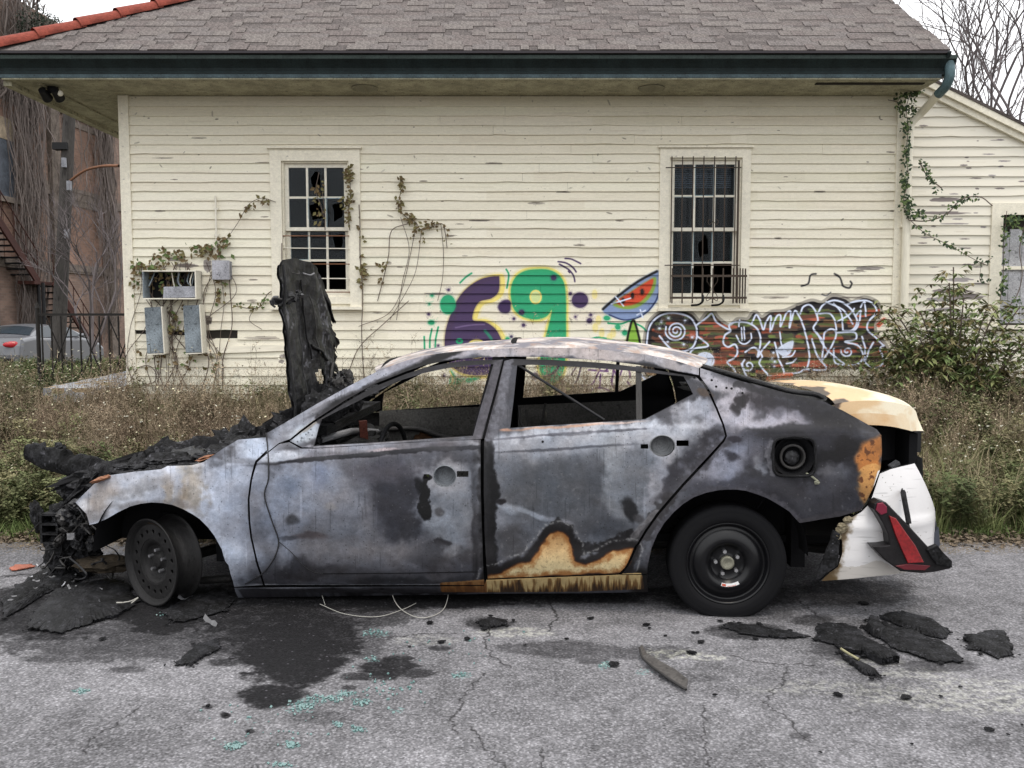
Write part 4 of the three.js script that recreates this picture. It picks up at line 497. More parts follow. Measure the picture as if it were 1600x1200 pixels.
      [1240, 730, 140, 100, 0, [62, 61, 68], 1, 0.25, 20], [1135, 720, 60, 34, -0.5, [136, 138, 154], 0.85, 0.55, 18], [1130, 760, 70, 16, 0, [82, 82, 92], 0.8, 0.5, 12], [1150, 640, 36, 40, 0.3, [164, 160, 170], 0.9, 0.5, 18], [1200, 660, 50, 9, -0.1, [172, 168, 180], 0.8, 0.6, 14], [1240, 652, 50, 10, 0, [146, 142, 154], 0.7, 0.6, 16], [1160, 630, 10, 22, 0.7, [54, 50, 54], 0.9, 0.5, 12], [1200, 630, 30, 16, 0.3, [66, 62, 68], 0.85, 0.5, 18], [1215, 645, 20, 8, 0.2, [120, 116, 126], 0.7, 0.6, 12], [1270, 640, 36, 16, 0.3, [60, 58, 64], 0.85, 0.5, 14], [1310, 655, 40, 16, 0.3, [52, 50, 54], 0.85, 0.5, 12], [1150, 686, 14, 5, 0, [58, 54, 62], 0.8, 0.4, 8], [1140, 712, 14, 8, 0.3, [60, 58, 66], 0.8, 0.5, 10], [1190, 710, 14, 16, 0.4, [110, 108, 118], 0.6, 0.6, 14], [1198, 725, 10, 16, 0, [146, 148, 156], 0.6, 0.6, 16], [1290, 760, 40, 30, 0, [84, 84, 92], 0.7, 0.6, 24], [1300, 735, 36, 12, 0.2, [112, 112, 118], 0.6, 0.6, 22], [1290, 790, 50, 16, 0, [70, 70, 78], 0.7, 0.6, 16], [1300, 712, 26, 12, 0, [40, 38, 42], 0.9, 0.5, 12], [1240, 716, 40, 34, 0, [34, 33, 37], 0.9, 0.5, 14], [1330, 700, 30, 16, 0, [44, 40, 44], 0.8, 0.5, 10], [1345, 712, 10, 8, 0, [120, 116, 120], 0.7, 0.5, 8], [1110, 590, 60, 12, 0.35, [170, 164, 170], 0.9, 0.5, 10], [1180, 606, 50, 6, 0.3, [92, 88, 96], 0.7, 0.5, 8], [1190, 600, 70, 4, 0.3, [60, 58, 62], 0.7, 0.5, 6],
      // roof rail, pillars
      [470, 660, 60, 22, -0.6, [140, 142, 152], 1, 0.4, 8], [560, 600, 80, 14, -0.45, [150, 152, 164], 1, 0.4, 8], [680, 556, 90, 12, -0.16, [144, 140, 148], 1, 0.4, 8], [800, 549, 90, 8, 0, [160, 152, 154], 1, 0.4, 8], [930, 553, 120, 9, 0.08, [168, 156, 152], 1, 0.4, 10], [1040, 566, 70, 8, 0.22, [150, 144, 146], 1, 0.4, 10], [600, 592, 130, 4, -0.42, [80, 78, 82], 0.7, 0.5, 5], [520, 640, 60, 4, -0.6, [96, 92, 92], 0.7, 0.5, 5], [770, 625, 26, 60, 0.18, [76, 74, 80], 1, 0.3, 10], [790, 610, 6, 60, 0.1, [112, 112, 120], 0.7, 0.6, 10], [758, 640, 6, 50, 0.2, [100, 98, 106], 0.6, 0.6, 12], [620, 590, 150, 7, -0.42, [34, 33, 36], 0.9, 0.4, 5], [720, 566, 70, 5, -0.06, [32, 31, 34], 0.9, 0.4, 4], [900, 566, 110, 4.5, 0.05, [36, 35, 38], 0.9, 0.4, 4], [1040, 579, 60, 4.5, 0.2, [40, 38, 42], 0.9, 0.4, 4], [475, 678, 26, 14, -0.5, [168, 176, 186], 1, 0.4, 6], [485, 665, 30, 4, -0.65, [150, 138, 124], 0.8, 0.5, 4],
      [790, 671, 10, 2, 0, [190, 130, 96], 0.8, 0.5, 4], [880, 667, 90, 2.2, -0.066, [196, 140, 104], 0.75, 0.5, 5], [960, 661, 50, 2, -0.06, [206, 176, 160], 0.7, 0.5, 5], [640, 688, 90, 2, -0.07, [120, 112, 112], 0.7, 0.5, 4],
      // sill
      [560, 924, 200, 9, 0, [84, 84, 90], 1, 0.4, 6], [430, 921, 70, 6, 0, [150, 152, 160], 0.9, 0.5, 6], [520, 920, 60, 3, 0, [128, 130, 136], 0.7, 0.5, 5], [600, 930, 160, 6, 0, [44, 43, 46], 0.9, 0.5, 6], [1000, 910, 20, 24, 0, [44, 40, 38], 1, 0.4, 8],
    ];
    const strokes = [[[[500, 655], [540, 629], [580, 608], [620, 590], [662, 577], [720, 568], [785, 566]], 8, [30, 29, 32], 0.95], [[[800, 566], [910, 569], [997, 577], [1072, 588]], 6, [32, 31, 34], 0.95], [[[781, 570], [766, 625], [746, 684]], 11, [72, 70, 76], 0.95], [[[793, 566], [784, 620], [770, 678]], 9, [88, 88, 95], 0.9], [[[786, 565], [772, 625], [753, 686]], 2.5, [30, 30, 33], 0.9], [[[753, 690], [752, 770], [754, 860], [757, 912]], 7, [44, 43, 46], 0.85], [[[758, 695], [758, 780], [760, 850], [763, 900]], 9, [24, 24, 26], 0.95],
      [[[465, 720], [560, 712], [649, 704], [752, 698]], 4, [36, 36, 41], 0.9], [[[760, 688], [885, 677], [1010, 670]], 2, [78, 78, 86], 0.8], [[[1133, 690], [1098, 724], [1067, 758], [1046, 781]], 8, [54, 53, 58], 0.85], [[[1046, 781], [1027, 803], [1010, 828], [994, 855], [975, 895]], 13, [40, 38, 40], 0.95], [[[1016, 880], [1028, 834], [1054, 800], [1085, 778], [1122, 767], [1151, 766], [1183, 773], [1214, 788], [1248, 815]], 9, [62, 61, 67], 0.85], [[[1250, 815], [1312, 806], [1345, 797]], 6, [48, 46, 50], 0.85], [[[1150, 600], [1200, 612], [1250, 622], [1300, 640], [1360, 672]], 6, [34, 33, 36], 0.9], [[[1180, 680], [1260, 679], [1372, 678]], 2.2, [40, 39, 43], 0.8], [[[370, 931], [560, 929], [756, 926]], 5, [42, 41, 45], 0.9], [[[415, 918], [560, 917], [752, 915]], 2, [140, 142, 148], 0.6], [[[800, 889], [840, 872], [856, 834], [870, 820], [888, 828], [898, 856], [912, 862], [950, 852], [985, 838]], 9, [20, 19, 20], 0.95], [[[770, 820], [766, 880], [785, 898]], 7, [24, 23, 25], 0.9], [[[905, 852], [930, 857], [955, 848], [985, 834]], 7, [26, 25, 27], 0.95], [[[1025, 800], [1000, 825], [985, 845]], 5, [118, 116, 118], 0.6], [[[1205, 690], [1200, 715], [1208, 740]], 5, [112, 112, 118], 0.6]];
    const cream = [[783, 893], [800, 884], [825, 876], [845, 850], [858, 832], [870, 828], [884, 834], [894, 850], [902, 874], [915, 880], [940, 872], [960, 858], [985, 856], [992, 858], [985, 880], [972, 897], [760, 906], [764, 897]];
    const sillCream = [[690, 914], [760, 908], [1000, 898], [1004, 920], [900, 926], [760, 928], [690, 928]];
    const orange = [[1343, 700], [1350, 690], [1378, 678], [1378, 735], [1362, 770], [1350, 790], [1340, 782], [1336, 765], [1342, 740], [1334, 715]];
    const bumper = [[1282, 909], [1300, 888], [1313, 850], [1322, 815], [1346, 801], [1362, 782], [1374, 738], [1408, 728], [1430, 722], [1475, 800], [1475, 900], [1405, 898]];
    const v = new THREE.Vector3();
    return texture(W, H, (u, w, i, j) => {
      const x = u * 4.8 - 3.55, y = w * 1.35 + 0.05; v.set(x, y, zf(x, clamp(y, 0.15, 1.36))).applyMatrix4(car.matrixWorld); const [px, py] = toPx(v.x, v.y, v.z);
      const n1 = fbm(px * 0.02, py * 0.02, 1, 4) * 2, n2 = fbm(px * 0.02 + 40, py * 0.02, 5, 4) * 2, n3 = fbm(px * 0.09, py * 0.09, 9, 3) * 2; let c = [84, 84, 91];
      for (const [cx, cy, rx, ry, t, col, s, so, rag] of L) { const X = px + (n1 + n3 * 0.4) * rag - cx, Y = py + (n2 + n3 * 0.3) * Math.min(rag, ry) - cy; if (Math.abs(X) + Math.abs(Y) > (rx + ry) * 1.7) continue; const ct = Math.cos(t), st = Math.sin(t), q = Math.hypot((X * ct + Y * st) / rx, (-X * st + Y * ct) / ry), a = s * (1 - sstep(1 - so, 1 + so * 0.6, q)); if (a > 0) c = [lerp(c[0], col[0], a), lerp(c[1], col[1], a), lerp(c[2], col[2], a)]; }
      { const l = (c[0] + c[1] + c[2]) / 3; const v = Math.max(14, 104 + (l - 116) * 1.16 - 9 - 0.16 * Math.max(0, l - 140)); c = c.map((k, z) => v * [0.992, 1, 1.018][z] + (k - l) * 0.7); } // soot against pale ash
      // blistered ash: speckle and flakes over everything burnt
      const g = fbm(px * 0.35, py * 0.35, 3, 3), h = hash(i >> 1, j >> 1, 6), f = 1 + 0.1 * g + 0.09 * (hash(i, j, 2) - 0.5) + 0.1 * n3; c = c.map((k) => k * f);
      { const a = fbm(px * 0.055, py * 0.055, 51, 4), b = fbm(px * 0.17, py * 0.17, 53, 3), w = fbm(px * 0.025, py * 0.025, 57, 3), m = 1 + 0.15 * a + 0.13 * b; c = [c[0] * m * (1 + 0.05 * w), c[1] * m, c[2] * m * (1 - 0.05 * w)]; }
      const spot = N3(px * 0.16, py * 0.16, 17) - 0.3 + 0.5 * fbm(px * 0.012, py * 0.012, 61, 2); if (spot > 0.42) c = c.map((k) => k * 0.72); if (spot < -0.92) c = c.map((k) => lerp(k, 160, 0.15)); const dust = fbm(px * 0.03, py * 0.03, 31, 3); if (h > 0.9988 - 0.004 * Math.max(0, dust)) c = c.map((k) => lerp(k, 170, 0.25)); if (h < 0.004 + 0.03 * Math.max(0, -dust)) c = c.map((k) => k * 0.7);
      // streaks where water ran through the soot
      const run = N3(px * 0.22, py * 0.012, 21); if (run > 0.45) c = c.map((k) => lerp(k, k * 1.25, sstep(0.45, 0.7, run) * 0.5)); if (run < -0.5) c = c.map((k) => k * 0.86);
      for (const [pl, wd, col, st] of strokes) { let e = 1e9; for (let k = 0; k + 1 < pl.length; k++) { const [ax, ay] = pl[k], [bx, by] = pl[k + 1]; if (px < Math.min(ax, bx) - 40 || px > Math.max(ax, bx) + 40) continue; const ex = bx - ax, ey = by - ay, t = clamp(((px - ax) * ex + (py - ay) * ey) / (ex * ex + ey * ey)); e = Math.min(e, Math.hypot(px - ax - ex * t, py - ay - ey * t)); } if (e > wd * 2.2) continue; const a = st * (1 - sstep(wd * 0.6, wd * 1.15, e + n3 * wd * 0.6 + n1 * wd * 0.3)) * (0.86 + 0.14 * g), f2 = f * (1 + 0.5 * fbm(px * 0.13, py * 0.13, 71, 3)); if (a > 0) c = [lerp(c[0], col[0] * f2, a), lerp(c[1], col[1] * f2, a), lerp(c[2], col[2] * f2, a)]; }
      const wob = n1 * 5 + n3 * 3;
      const scorch = (poly, inner, d0) => { const d = sd(poly, px + wob, py + n2 * 4) ; if (d > 30) return; const T = d0; // cream paint, orange rim, black rim
        if (d < 0) { const q = -d, o = 1 - sstep(2, T, q + n3 * 5 + g * 4); const b = 1 - sstep(0.5, 4, q); const up = sstep(896, 836, py + n2 * 6); let k = inner.map((m, z) => lerp(m, [168, 126, 80][z], up * 0.85) * (1 + 0.1 * g + 0.07 * (h - 0.5) + 0.08 * n3)); if (N3(px * 0.25, py * 0.25, 91) > 0.35) k = k.map((m) => m * 0.86); k = [lerp(k[0], 132, o * 0.85), lerp(k[1], 84, o * 0.85), lerp(k[2], 42, o * 0.85)]; c = [lerp(k[0], 46, b), lerp(k[1], 26, b), lerp(k[2], 16, b)]; }
        else { const a = 1 - sstep(5, 13, d + n3 * 4), e = Math.exp(-(((d - 14) / 2) ** 2)) * (N3(px * 0.2, py * 0.2, 8) > 0 ? 0.5 : 0.1); c = [lerp(c[0], 22, a * 0.95), lerp(c[1], 20, a * 0.95), lerp(c[2], 21, a * 0.95)]; c = c.map((k) => lerp(k, 160, e)); } };
      if (px > 680 && px < 1030 && py > 780) { scorch(cream, [196, 180, 140], 13); if (py > 900 - (px - 760) * 0.04 && py < 934) { const d = sd(sillCream, px, py); if (d < 3) { const q = N3(px * 0.13, py * 0.02, 4); const q2 = q + 0.5 * N3(px * 0.4, py * 0.05, 6) - (py - 914) * 0.03, b1 = sstep(-0.1, 0.3, q2), b2 = sstep(-0.5, -0.1, q2); c = [0, 1, 2].map((z) => lerp(lerp([52, 38, 26][z], [104, 78, 46][z], b2), [166, 146, 104][z], b1)); const top = py < 908 - (px - 760) * 0.045 ? 1 : 0; if (top) c = [178, 152, 106]; if (px < 760) c = [lerp(c[0], 96, 0.7), lerp(c[1], 60, 0.7), lerp(c[2], 30, 0.7)]; c = c.map((k) => k * f); } } }
      if (px > 1300) { const d = sd(orange, px + wob, py + n2 * 3); if (d < 4) { const q = sstep(4, -6, d); let k = [156, 100, 52]; if (py + n1 * 20 > 735) k = [172, 126, 74]; const sp = sstep(0.15, 0.5, n3 + 0.4 * g); k = k.map((m, z) => lerp(m, [84, 50, 28][z], sp)); k = k.map((m) => m * (1 + 0.25 * n1)); k = k.map((m) => m * f); c = [lerp(c[0], k[0], q), lerp(c[1], k[1], q), lerp(c[2], k[2], q)]; } }
      if (px > 1262 && py > 700) { const d = sd(bumper, px, py); if (d < 3) { const left = sd([[1282, 930], [1300, 888], [1313, 850], [1322, 815], [1330, 800], [1200, 800], [1200, 930]], px + wob, py); c = [214, 212, 212].map((k) => k * (1 + 0.02 * g + 0.03 * n1)); { const sc = N3(px * 0.03, py * 0.3, 81); if (sc > 0.35) c = c.map((k) => k * (1 - 0.12 * sstep(0.35, 0.6, sc))); if (py > 880 + n1 * 8) c = [lerp(c[0], 168, 0.5), lerp(c[1], 160, 0.5), lerp(c[2], 148, 0.5)]; } if (left < 16) { const q = 1 - sstep(2, 16, left + n3 * 4); c = [lerp(c[0], 96, q), lerp(c[1], 78, q), lerp(c[2], 52, q)]; } if (px > 1395 && px < 1412 && h > 0.985) c = c.map((k) => k * 0.7); if (h > 0.997) c = [150, 146, 140]; } }
      return c;
    }, { repeat: false });
  })();
  const skin = mat({ map: burn, roughness: 0.6, metalness: 0.0, bumpMap: speckle.clone(), bumpScale: 0.0012 }); skin.bumpMap.repeat.set(9, 3); skin.bumpMap.needsUpdate = true;
  const glossy = phys({ map: burn, roughness: 0.35, clearcoat: 0.6, clearcoatRoughness: 0.12 });
  const inside = M.soot;

  function densify(poly, step) { const o = []; poly.forEach((p, i) => { const q = poly[(i + 1) % poly.length], n = Math.max(1, Math.ceil(Math.hypot(q[0] - p[0], q[1] - p[1]) / step)); for (let k = 0; k < n; k++) o.push([lerp(p[0], q[0], k / n), lerp(p[1], q[1], k / n)]); }); return o; }
  function bridge(outer, hole) { // cut a hole by joining it to the outline
    let best = 1e9, a = 0, b = 0; outer.forEach((p, i) => hole.forEach((q, j) => { const d = Math.hypot(p[0] - q[0], p[1] - q[1]); if (d < best) { best = d; a = i; b = j; } }));
    const ring = [...hole.slice(b), ...hole.slice(0, b), hole[b]]; return [...outer.slice(0, a + 1), ...ring, ...outer.slice(a)];
  }
  const area = (p) => p.reduce((s, a, i) => { const b = p[(i + 1) % p.length]; return s + a[0] * b[1] - b[0] * a[1]; }, 0) / 2;
  const cut = (poly, k, v, keep) => { const o = []; for (let i = 0; i < poly.length; i++) { const a = poly[i], b = poly[(i + 1) % poly.length], ia = (a[k] - v) * keep >= 0, ib = (b[k] - v) * keep >= 0; if (ia) o.push(a); if (ia !== ib) { const t = (v - a[k]) / (b[k] - a[k]); o.push([lerp(a[0], b[0], t), lerp(a[1], b[1], t)]); } } return o; };
  // a pressed panel: measured outline laid on the curved skin, with thickness and turned-in edges
  function panel(outline, { f = zf, holes = [], step = 0.045, flange = 0.022, raw = false } = {}) {
    const orient = (p, s) => area(p) * s < 0 ? [...p].reverse() : p; let poly = densify(orient(raw ? outline : outline.map(([x, y]) => K(x, y, f)), 1), 0.03); const rims = [poly];
    for (const h of holes) { const q = orient(h.map(([x, y]) => K(x, y, f)), -1), dq = densify(q, 0.03); rims.push(dq); poly = bridge(poly, dq); }
    const pos = [], nor = [], uv = [], pos2 = [], nor2 = [], uv2 = [], E = 1e-3;
    const N = (x, y) => { const a = (f(x + E, y) - f(x - E, y)) / (2 * E), b = (f(x, y + E) - f(x, y - E)) / (2 * E), l = Math.hypot(a, b, 1); return [-a / l, -b / l, 1 / l]; };
    const xs = poly.map((p) => p[0]), ys = poly.map((p) => p[1]), x0 = Math.min(...xs), x1 = Math.max(...xs), y0 = Math.min(...ys), y1 = Math.max(...ys);
    for (let x = x0; x < x1; x += step) { const strip = cut(cut(poly, 0, x, 1), 0, x + step, -1); if (strip.length < 3) continue;
      for (let y = y0; y < y1; y += step) { const c = cut(cut(strip, 1, y, 1), 1, y + step, -1).filter((p, i, a) => { const q = a[(i + 1) % a.length]; return Math.hypot(p[0] - q[0], p[1] - q[1]) > 1e-6; }); if (c.length < 3 || Math.abs(area(c)) < 1e-8) continue;
        for (const t of THREE.ShapeUtils.triangulateShape(c.map((p) => new THREE.Vector2(...p)), [])) { const q = t.map((k) => c[k]); if (area(q) < 0) q.reverse(); if (Math.abs(area(q)) < 1e-9) continue;
          for (const p of q) { pos.push(p[0], p[1], f(p[0], p[1])); nor.push(...N(...p)); uv.push(UX(p[0]), UY(p[1])); }
          for (const p of [q[0], q[2], q[1]]) { const n = N(...p); pos2.push(p[0], p[1], f(p[0], p[1]) - 0.004); nor2.push(-n[0], -n[1], -n[2]); uv2.push(p[0], p[1]); } } } }
    for (const r of rims) r.forEach((a, i) => { const b = r[(i + 1) % r.length], A = [a[0], a[1], f(...a)], B = [b[0], b[1], f(...b)], A2 = [a[0], a[1], A[2] - flange], B2 = [b[0], b[1], B[2] - flange], dx = b[0] - a[0], dy = b[1] - a[1], l = Math.hypot(dx, dy) || 1; for (const p of [A, A2, B2, A, B2, B]) { pos2.push(...p); nor2.push(dy / l, -dx / l, 0); uv2.push(p[0], p[1]); } });
    const g1 = soup(pos, uv, nor), g2 = soup(pos2, uv2, nor2), g = mergeGeometries([g1, g2], true); return g;
  }
  const mirror = (g) => { const m = g.clone(), p = m.attributes.position, n = m.attributes.normal; for (let i = 0; i < p.count; i++) { p.setZ(i, 2 * MID - p.getZ(i)); n.setZ(i, -n.getZ(i)); } for (let i = 0; i + 2 < p.count; i += 3) for (const a of [p, n, m.attributes.uv]) for (let c = 0; c < a.itemSize; c++) { const t = a.array[(i + 1) * a.itemSize + c]; a.array[(i + 1) * a.itemSize + c] = a.array[(i + 2) * a.itemSize + c]; a.array[(i + 2) * a.itemSize + c] = t; } return m; };
  const ringPx = (cx, cy, rx, ry, n = 16, pw = 2) => Array.from({ length: n }, (_, k) => { const a = k / n * 6.283, c = Math.cos(a), s = Math.sin(a); return [cx + rx * Math.sign(c) * Math.abs(c) ** (2 / pw), cy + ry * Math.sign(s) * Math.abs(s) ** (2 / pw)]; });
  const rectPx = (a, b, c, d) => [[a, c], [b, c], [b, d], [a, d]];

  // ---- outlines, measured
  const fender = [[118, 785], [134, 769], [152, 752], [168, 743], [210, 737], [252, 733], [262, 728], [300, 727], [318, 722], [345, 703], [372, 687], [420, 683], [434, 684], [424, 696], [414, 706], [399, 720], [391, 750], [387, 780], [388, 812], [391, 840], [398, 870], [406, 897], [411, 914], [366, 917], [364, 908], [357, 883], [345, 853], [335, 837], [324, 823], [312, 811], [300, 803], [285, 795], [270, 789], [254, 786], [237, 785], [220, 787], [204, 791], [185, 800], [168, 810], [150, 818], [140, 820], [135, 803]];
  const doorF = [[417, 709], [402, 722], [394, 750], [390, 780], [391, 812], [394, 840], [401, 870], [409, 896], [414, 914], [757, 914], [754, 857], [752, 800], [751, 765], [751, 720], [751, 687], [690, 689], [600, 694], [540, 698], [490, 701], [470, 701], [452, 691], [436, 694]];
  const sail = [[453, 689], [470, 678], [486, 667], [501, 655], [497, 672], [490, 698], [472, 699]];
  const openF = [[491, 697], [497, 672], [503, 655], [530, 641], [557, 628], [580, 616], [607, 603], [630, 593], [662, 583], [700, 575], [735, 571], [771, 569], [760, 608], [750, 640], [739, 681], [640, 688], [560, 693]];
  const frameF = [[455, 688], [470, 676], [490, 661], [515, 645], [540, 629], [568, 613], [590, 602], [610, 594], [635, 584], [662, 575], [695, 568], [728, 564], [786, 562], [776, 600], [765, 640], [753, 686], [741, 686.5], [640, 691], [560, 696], [491, 700], [472, 699]];
  const rail = [[416, 677], [434, 667], [470, 646], [495, 631], [515, 620], [540, 606], [568, 591], [588, 581], [610, 572], [635, 563], [662, 556], [695, 551], [728, 548], [760, 546], [800, 544], [847, 543], [910, 544], [960, 548], [1010, 554], [1040, 560], [1060, 565], [1092, 575], [1092, 586], [1040, 577], [997, 570], [950, 564], [910, 561], [850, 558], [800, 557], [760, 558], [728, 560], [695, 564], [662, 571], [635, 580], [610, 590], [590, 598], [568, 609], [540, 625], [515, 641], [490, 657], [470, 672], [453, 686], [436, 692], [417, 707]];
  const openR = [[797, 669], [803, 620], [808, 571], [830, 570], [880, 572], [930, 575], [980, 579], [1030, 584], [1068, 588], [1076, 602], [1083, 616], [1045, 636], [1008, 655], [950, 659], [870, 664]];
  const doorR = [[757, 687], [765, 655], [776, 615], [788, 564], [800, 561], [850, 562], [910, 565], [950, 568], [997, 574], [1040, 581], [1088, 589], [1098, 600], [1106, 612], [1118, 638], [1127, 660], [1133, 681], [1129, 688], [1098, 722], [1065, 757], [1045, 780], [1026, 802], [1008, 828], [992, 853], [984, 872], [977, 886], [967, 896], [860, 900], [762, 904], [760, 880], [758, 850], [757, 827], [757, 800], [756, 773], [756, 730]];
  const quarter = [[1094, 575], [1110, 580], [1160, 596], [1200, 607], [1235, 616], [1288, 628], [1318, 642], [1345, 657], [1370, 671], [1377, 680], [1378, 705], [1376, 732], [1366, 758], [1357, 777], [1346, 797], [1312, 807], [1280, 812], [1249, 817], [1240, 807], [1233, 799], [1214, 787], [1198, 778], [1182, 772], [1166, 767], [1151, 765], [1136, 765], [1122, 766], [1103, 770], [1084, 777], [1068, 787], [1053, 800], [1038, 817], [1027, 835], [1018, 856], [1013, 879], [1011, 897], [972, 897], [981, 886], [988, 873], [996, 855], [1012, 829], [1030, 804], [1049, 782], [1069, 759], [1102, 724], [1132, 690], [1136, 681], [1130, 659], [1121, 637], [1109, 610], [1101, 598], [1094, 588]];
  const sill = [[366, 918.5], [756, 915.5], [760, 906], [860, 902], [968, 898], [1011, 898.5], [1012, 925], [900, 927], [756, 928], [560, 931], [372, 934]];
  const handleHoles = (x, y, s) => [rectPx(x - 33 * s, x - 24 * s, y - 3, y + 4), rectPx(x + 19 * s, x + 37 * s, y - 8, y + 1)];
  const skins = [skin, inside], body = (n, g, l) => part(car, n, g, skins, l);
  body('front_fender', panel(fender), 'ash-white front fender with ochre rust streaks');
  const fd = body('front_door', panel(doorF, { holes: [...handleHoles(695, 744, 1), ringPx(695, 744, 17.5, 16.5, 22)], step: 0.025 }), 'blue-grey scorched front door with a black soot run');
  part(fd, 'window_frame', panel(frameF, { holes: [openF], step: 0.03 }), skins);
  part(fd, 'mirror_mount', panel(sail, { step: 0.03, f: (x, y) => zf(x, y) + 0.004, holes: [rectPx(470, 476, 684, 690), ...[[482, 676], [486, 671], [478, 679], [484, 686], [465, 690], [488, 680]].map(([x, y]) => ringPx(x, y, 1.3, 1.3, 6))] }), skins, 'grey triangular mirror mount with bolt holes');
  const rd = body('rear_door', panel(doorR, { holes: [openR, rectPx(1001, 1013, 694, 701), rectPx(1057, 1076, 688, 697), ringPx(1035, 697, 19, 16.5, 22)], step: 0.025 }), 'grey rear door with scorched cream patch along its bottom');
  part(rd, 'window_divider', (() => { const a = K(998, 573), b = K(999, 657); return beam([...a, zf(...a) - 0.012], [...b, zf(...b) - 0.012], 0.028, 0.014, new THREE.Vector3(0, 0, 1)); })(), M.burntSteel);
  const qp = body('quarter_panel', panel(quarter, { holes: [ringPx(1241, 714, 31, 28, 24, 5)], step: 0.035 }), 'sooty rear quarter panel with open fuel filler and scorched orange edge');
  { const cup = (parent, px, py, rx, ry, tilt) => { // pressed bowl behind the missing door handle
      const c = K(px, py), z = zf(...c), s = rx / FOCAL * 4.28, t = ry / FOCAL * 4.28, g = new THREE.SphereGeometry(1, 32, 24, 0, Math.PI * 2, 0, Math.PI / 2); g.rotateX(-Math.PI / 2); const p = g.attributes.position; for (let i = 0; i < p.count; i++) { const r = Math.hypot(p.getX(i), p.getY(i)); p.setZ(i, -Math.pow(Math.max(0, 1 - r ** 5), 0.4) * (0.8 + 0.3 * p.getY(i))); } g.scale(s * 1.03, t * 1.03, 0.075); g.computeVertexNormals(); g.translate(c[0], c[1], z + 0.0005); part(parent, 'handle_cup', g, mat({ rgb: tilt, map: grime, roughness: 0.6 }));
      const rim = new THREE.TorusGeometry(1, 0.05, 6, 36); rim.scale(s * 1.02, t * 1.02, 0.06); part(parent, 'cup_rim', rim.translate(c[0], c[1], z + 0.001), mat({ rgb: tilt, map: grime, roughness: 0.6 })); };
    cup(fd, 695, 744, 17.5, 16.5, [0.27, 0.29, 0.325]); cup(rd, 1035, 697, 19, 16.5, [0.27, 0.28, 0.30]); }
  body('roof_rail', panel(rail, { step: 0.035, flange: 0.05 })); body('sill', panel(sill, { step: 0.04, flange: 0.06 }));
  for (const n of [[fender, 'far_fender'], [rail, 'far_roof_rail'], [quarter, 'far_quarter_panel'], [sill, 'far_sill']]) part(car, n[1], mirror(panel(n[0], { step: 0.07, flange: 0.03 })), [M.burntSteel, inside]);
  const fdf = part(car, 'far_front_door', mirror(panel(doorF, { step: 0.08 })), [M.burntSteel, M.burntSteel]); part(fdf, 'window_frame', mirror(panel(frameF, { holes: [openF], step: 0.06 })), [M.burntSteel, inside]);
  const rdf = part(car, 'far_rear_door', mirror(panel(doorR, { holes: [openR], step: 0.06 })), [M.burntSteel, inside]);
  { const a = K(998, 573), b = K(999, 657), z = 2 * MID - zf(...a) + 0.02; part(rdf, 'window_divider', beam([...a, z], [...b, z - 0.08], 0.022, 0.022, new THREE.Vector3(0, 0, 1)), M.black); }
  // B pillar behind the door gap
  for (const s of [0, 1]) { const a = K(786, 562), b = K(752, 690), c = K(758, 915), q = [a, b, c].map((p, i) => [p[0], p[1], (s ? 2 * MID - zf(...p) : zf(...p)) + (s ? 0.05 : -0.05)]); part(car, 'b_pillar', [beam(q[0], q[1], 0.11, 0.06, new THREE.Vector3(0, 0, 1)), beam(q[1], q[2], 0.13, 0.06, new THREE.Vector3(0, 0, 1))], M.soot); }
  // ---- roof skin, sagging and rusted pale
  const roofMat = mat({ map: texture(512, 256, (u, v, i, j) => { const n = fbm(u * 9, v * 7, 2, 4) * 2, m = fbm(u * 30, v * 22, 6, 3) * 2, h = hash(i, j, 3); let k = [150, 143, 140]; const mixTo = (t, q) => { k = k.map((c, z) => lerp(c, t[z], q)); }; mixTo([108, 106, 112], sstep(0.0, 0.25, n)); mixTo([184, 176, 172], sstep(-0.1, -0.3, n)); mixTo([136, 112, 98], sstep(0.15, 0.5, m) * 0.6); mixTo([192, 186, 184], sstep(-0.3, -0.6, m) * 0.7); return k.map((q) => q * (0.94 + 0.12 * h + 0.1 * m)); }), roughness: 0.85, bumpMap: speckle, bumpScale: 0.003 });
  const edgeOf = (t) => interp(railTop, t); const railTop = rail.slice(6, 22).map(([x, y]) => K(x, y)); // along the roof
  { const x0 = railTop[1][0], x1 = railTop[railTop.length - 1][0], nx = 56, nz = 20, pos = [], uv = [];
    const P = (a, b) => { const x = lerp(x0, x1, a / nx), y0 = edgeOf(x), z0 = zf(x, y0), t = b / nz, z = lerp(z0 - 0.002, 2 * MID - z0 + 0.002, t), e = 1 - (2 * t - 1) ** 2, fore = sstep(x0, x0 + 1.1, x), back = 1 - sstep(x1 - 0.5, x1, x); return [x + 0.10 * e * (1 - fore) * -1 + 0.14 * e * (1 - back), y0 + (0.042 * Math.pow(e, 0.6)) * (0.2 + 0.8 * fore * (0.5 + 0.5 * back)) + 0.006 * fbm(x * 4, z * 4, 2, 3) * e, z]; };
    for (let a = 0; a < nx; a++) for (let b = 0; b < nz; b++) { const q = [P(a, b), P(a, b + 1), P(a + 1, b + 1), P(a + 1, b)]; for (const k of [0, 1, 2, 0, 2, 3]) { pos.push(...q[k]); uv.push(q[k][0] / 2, q[k][2] / 2); } }
    const roof = soup(pos, uv); part(car, 'roof', [roof, roof.clone().translate(0, -0.004, 0)], roofMat, 'bare rusty pale roof'); 
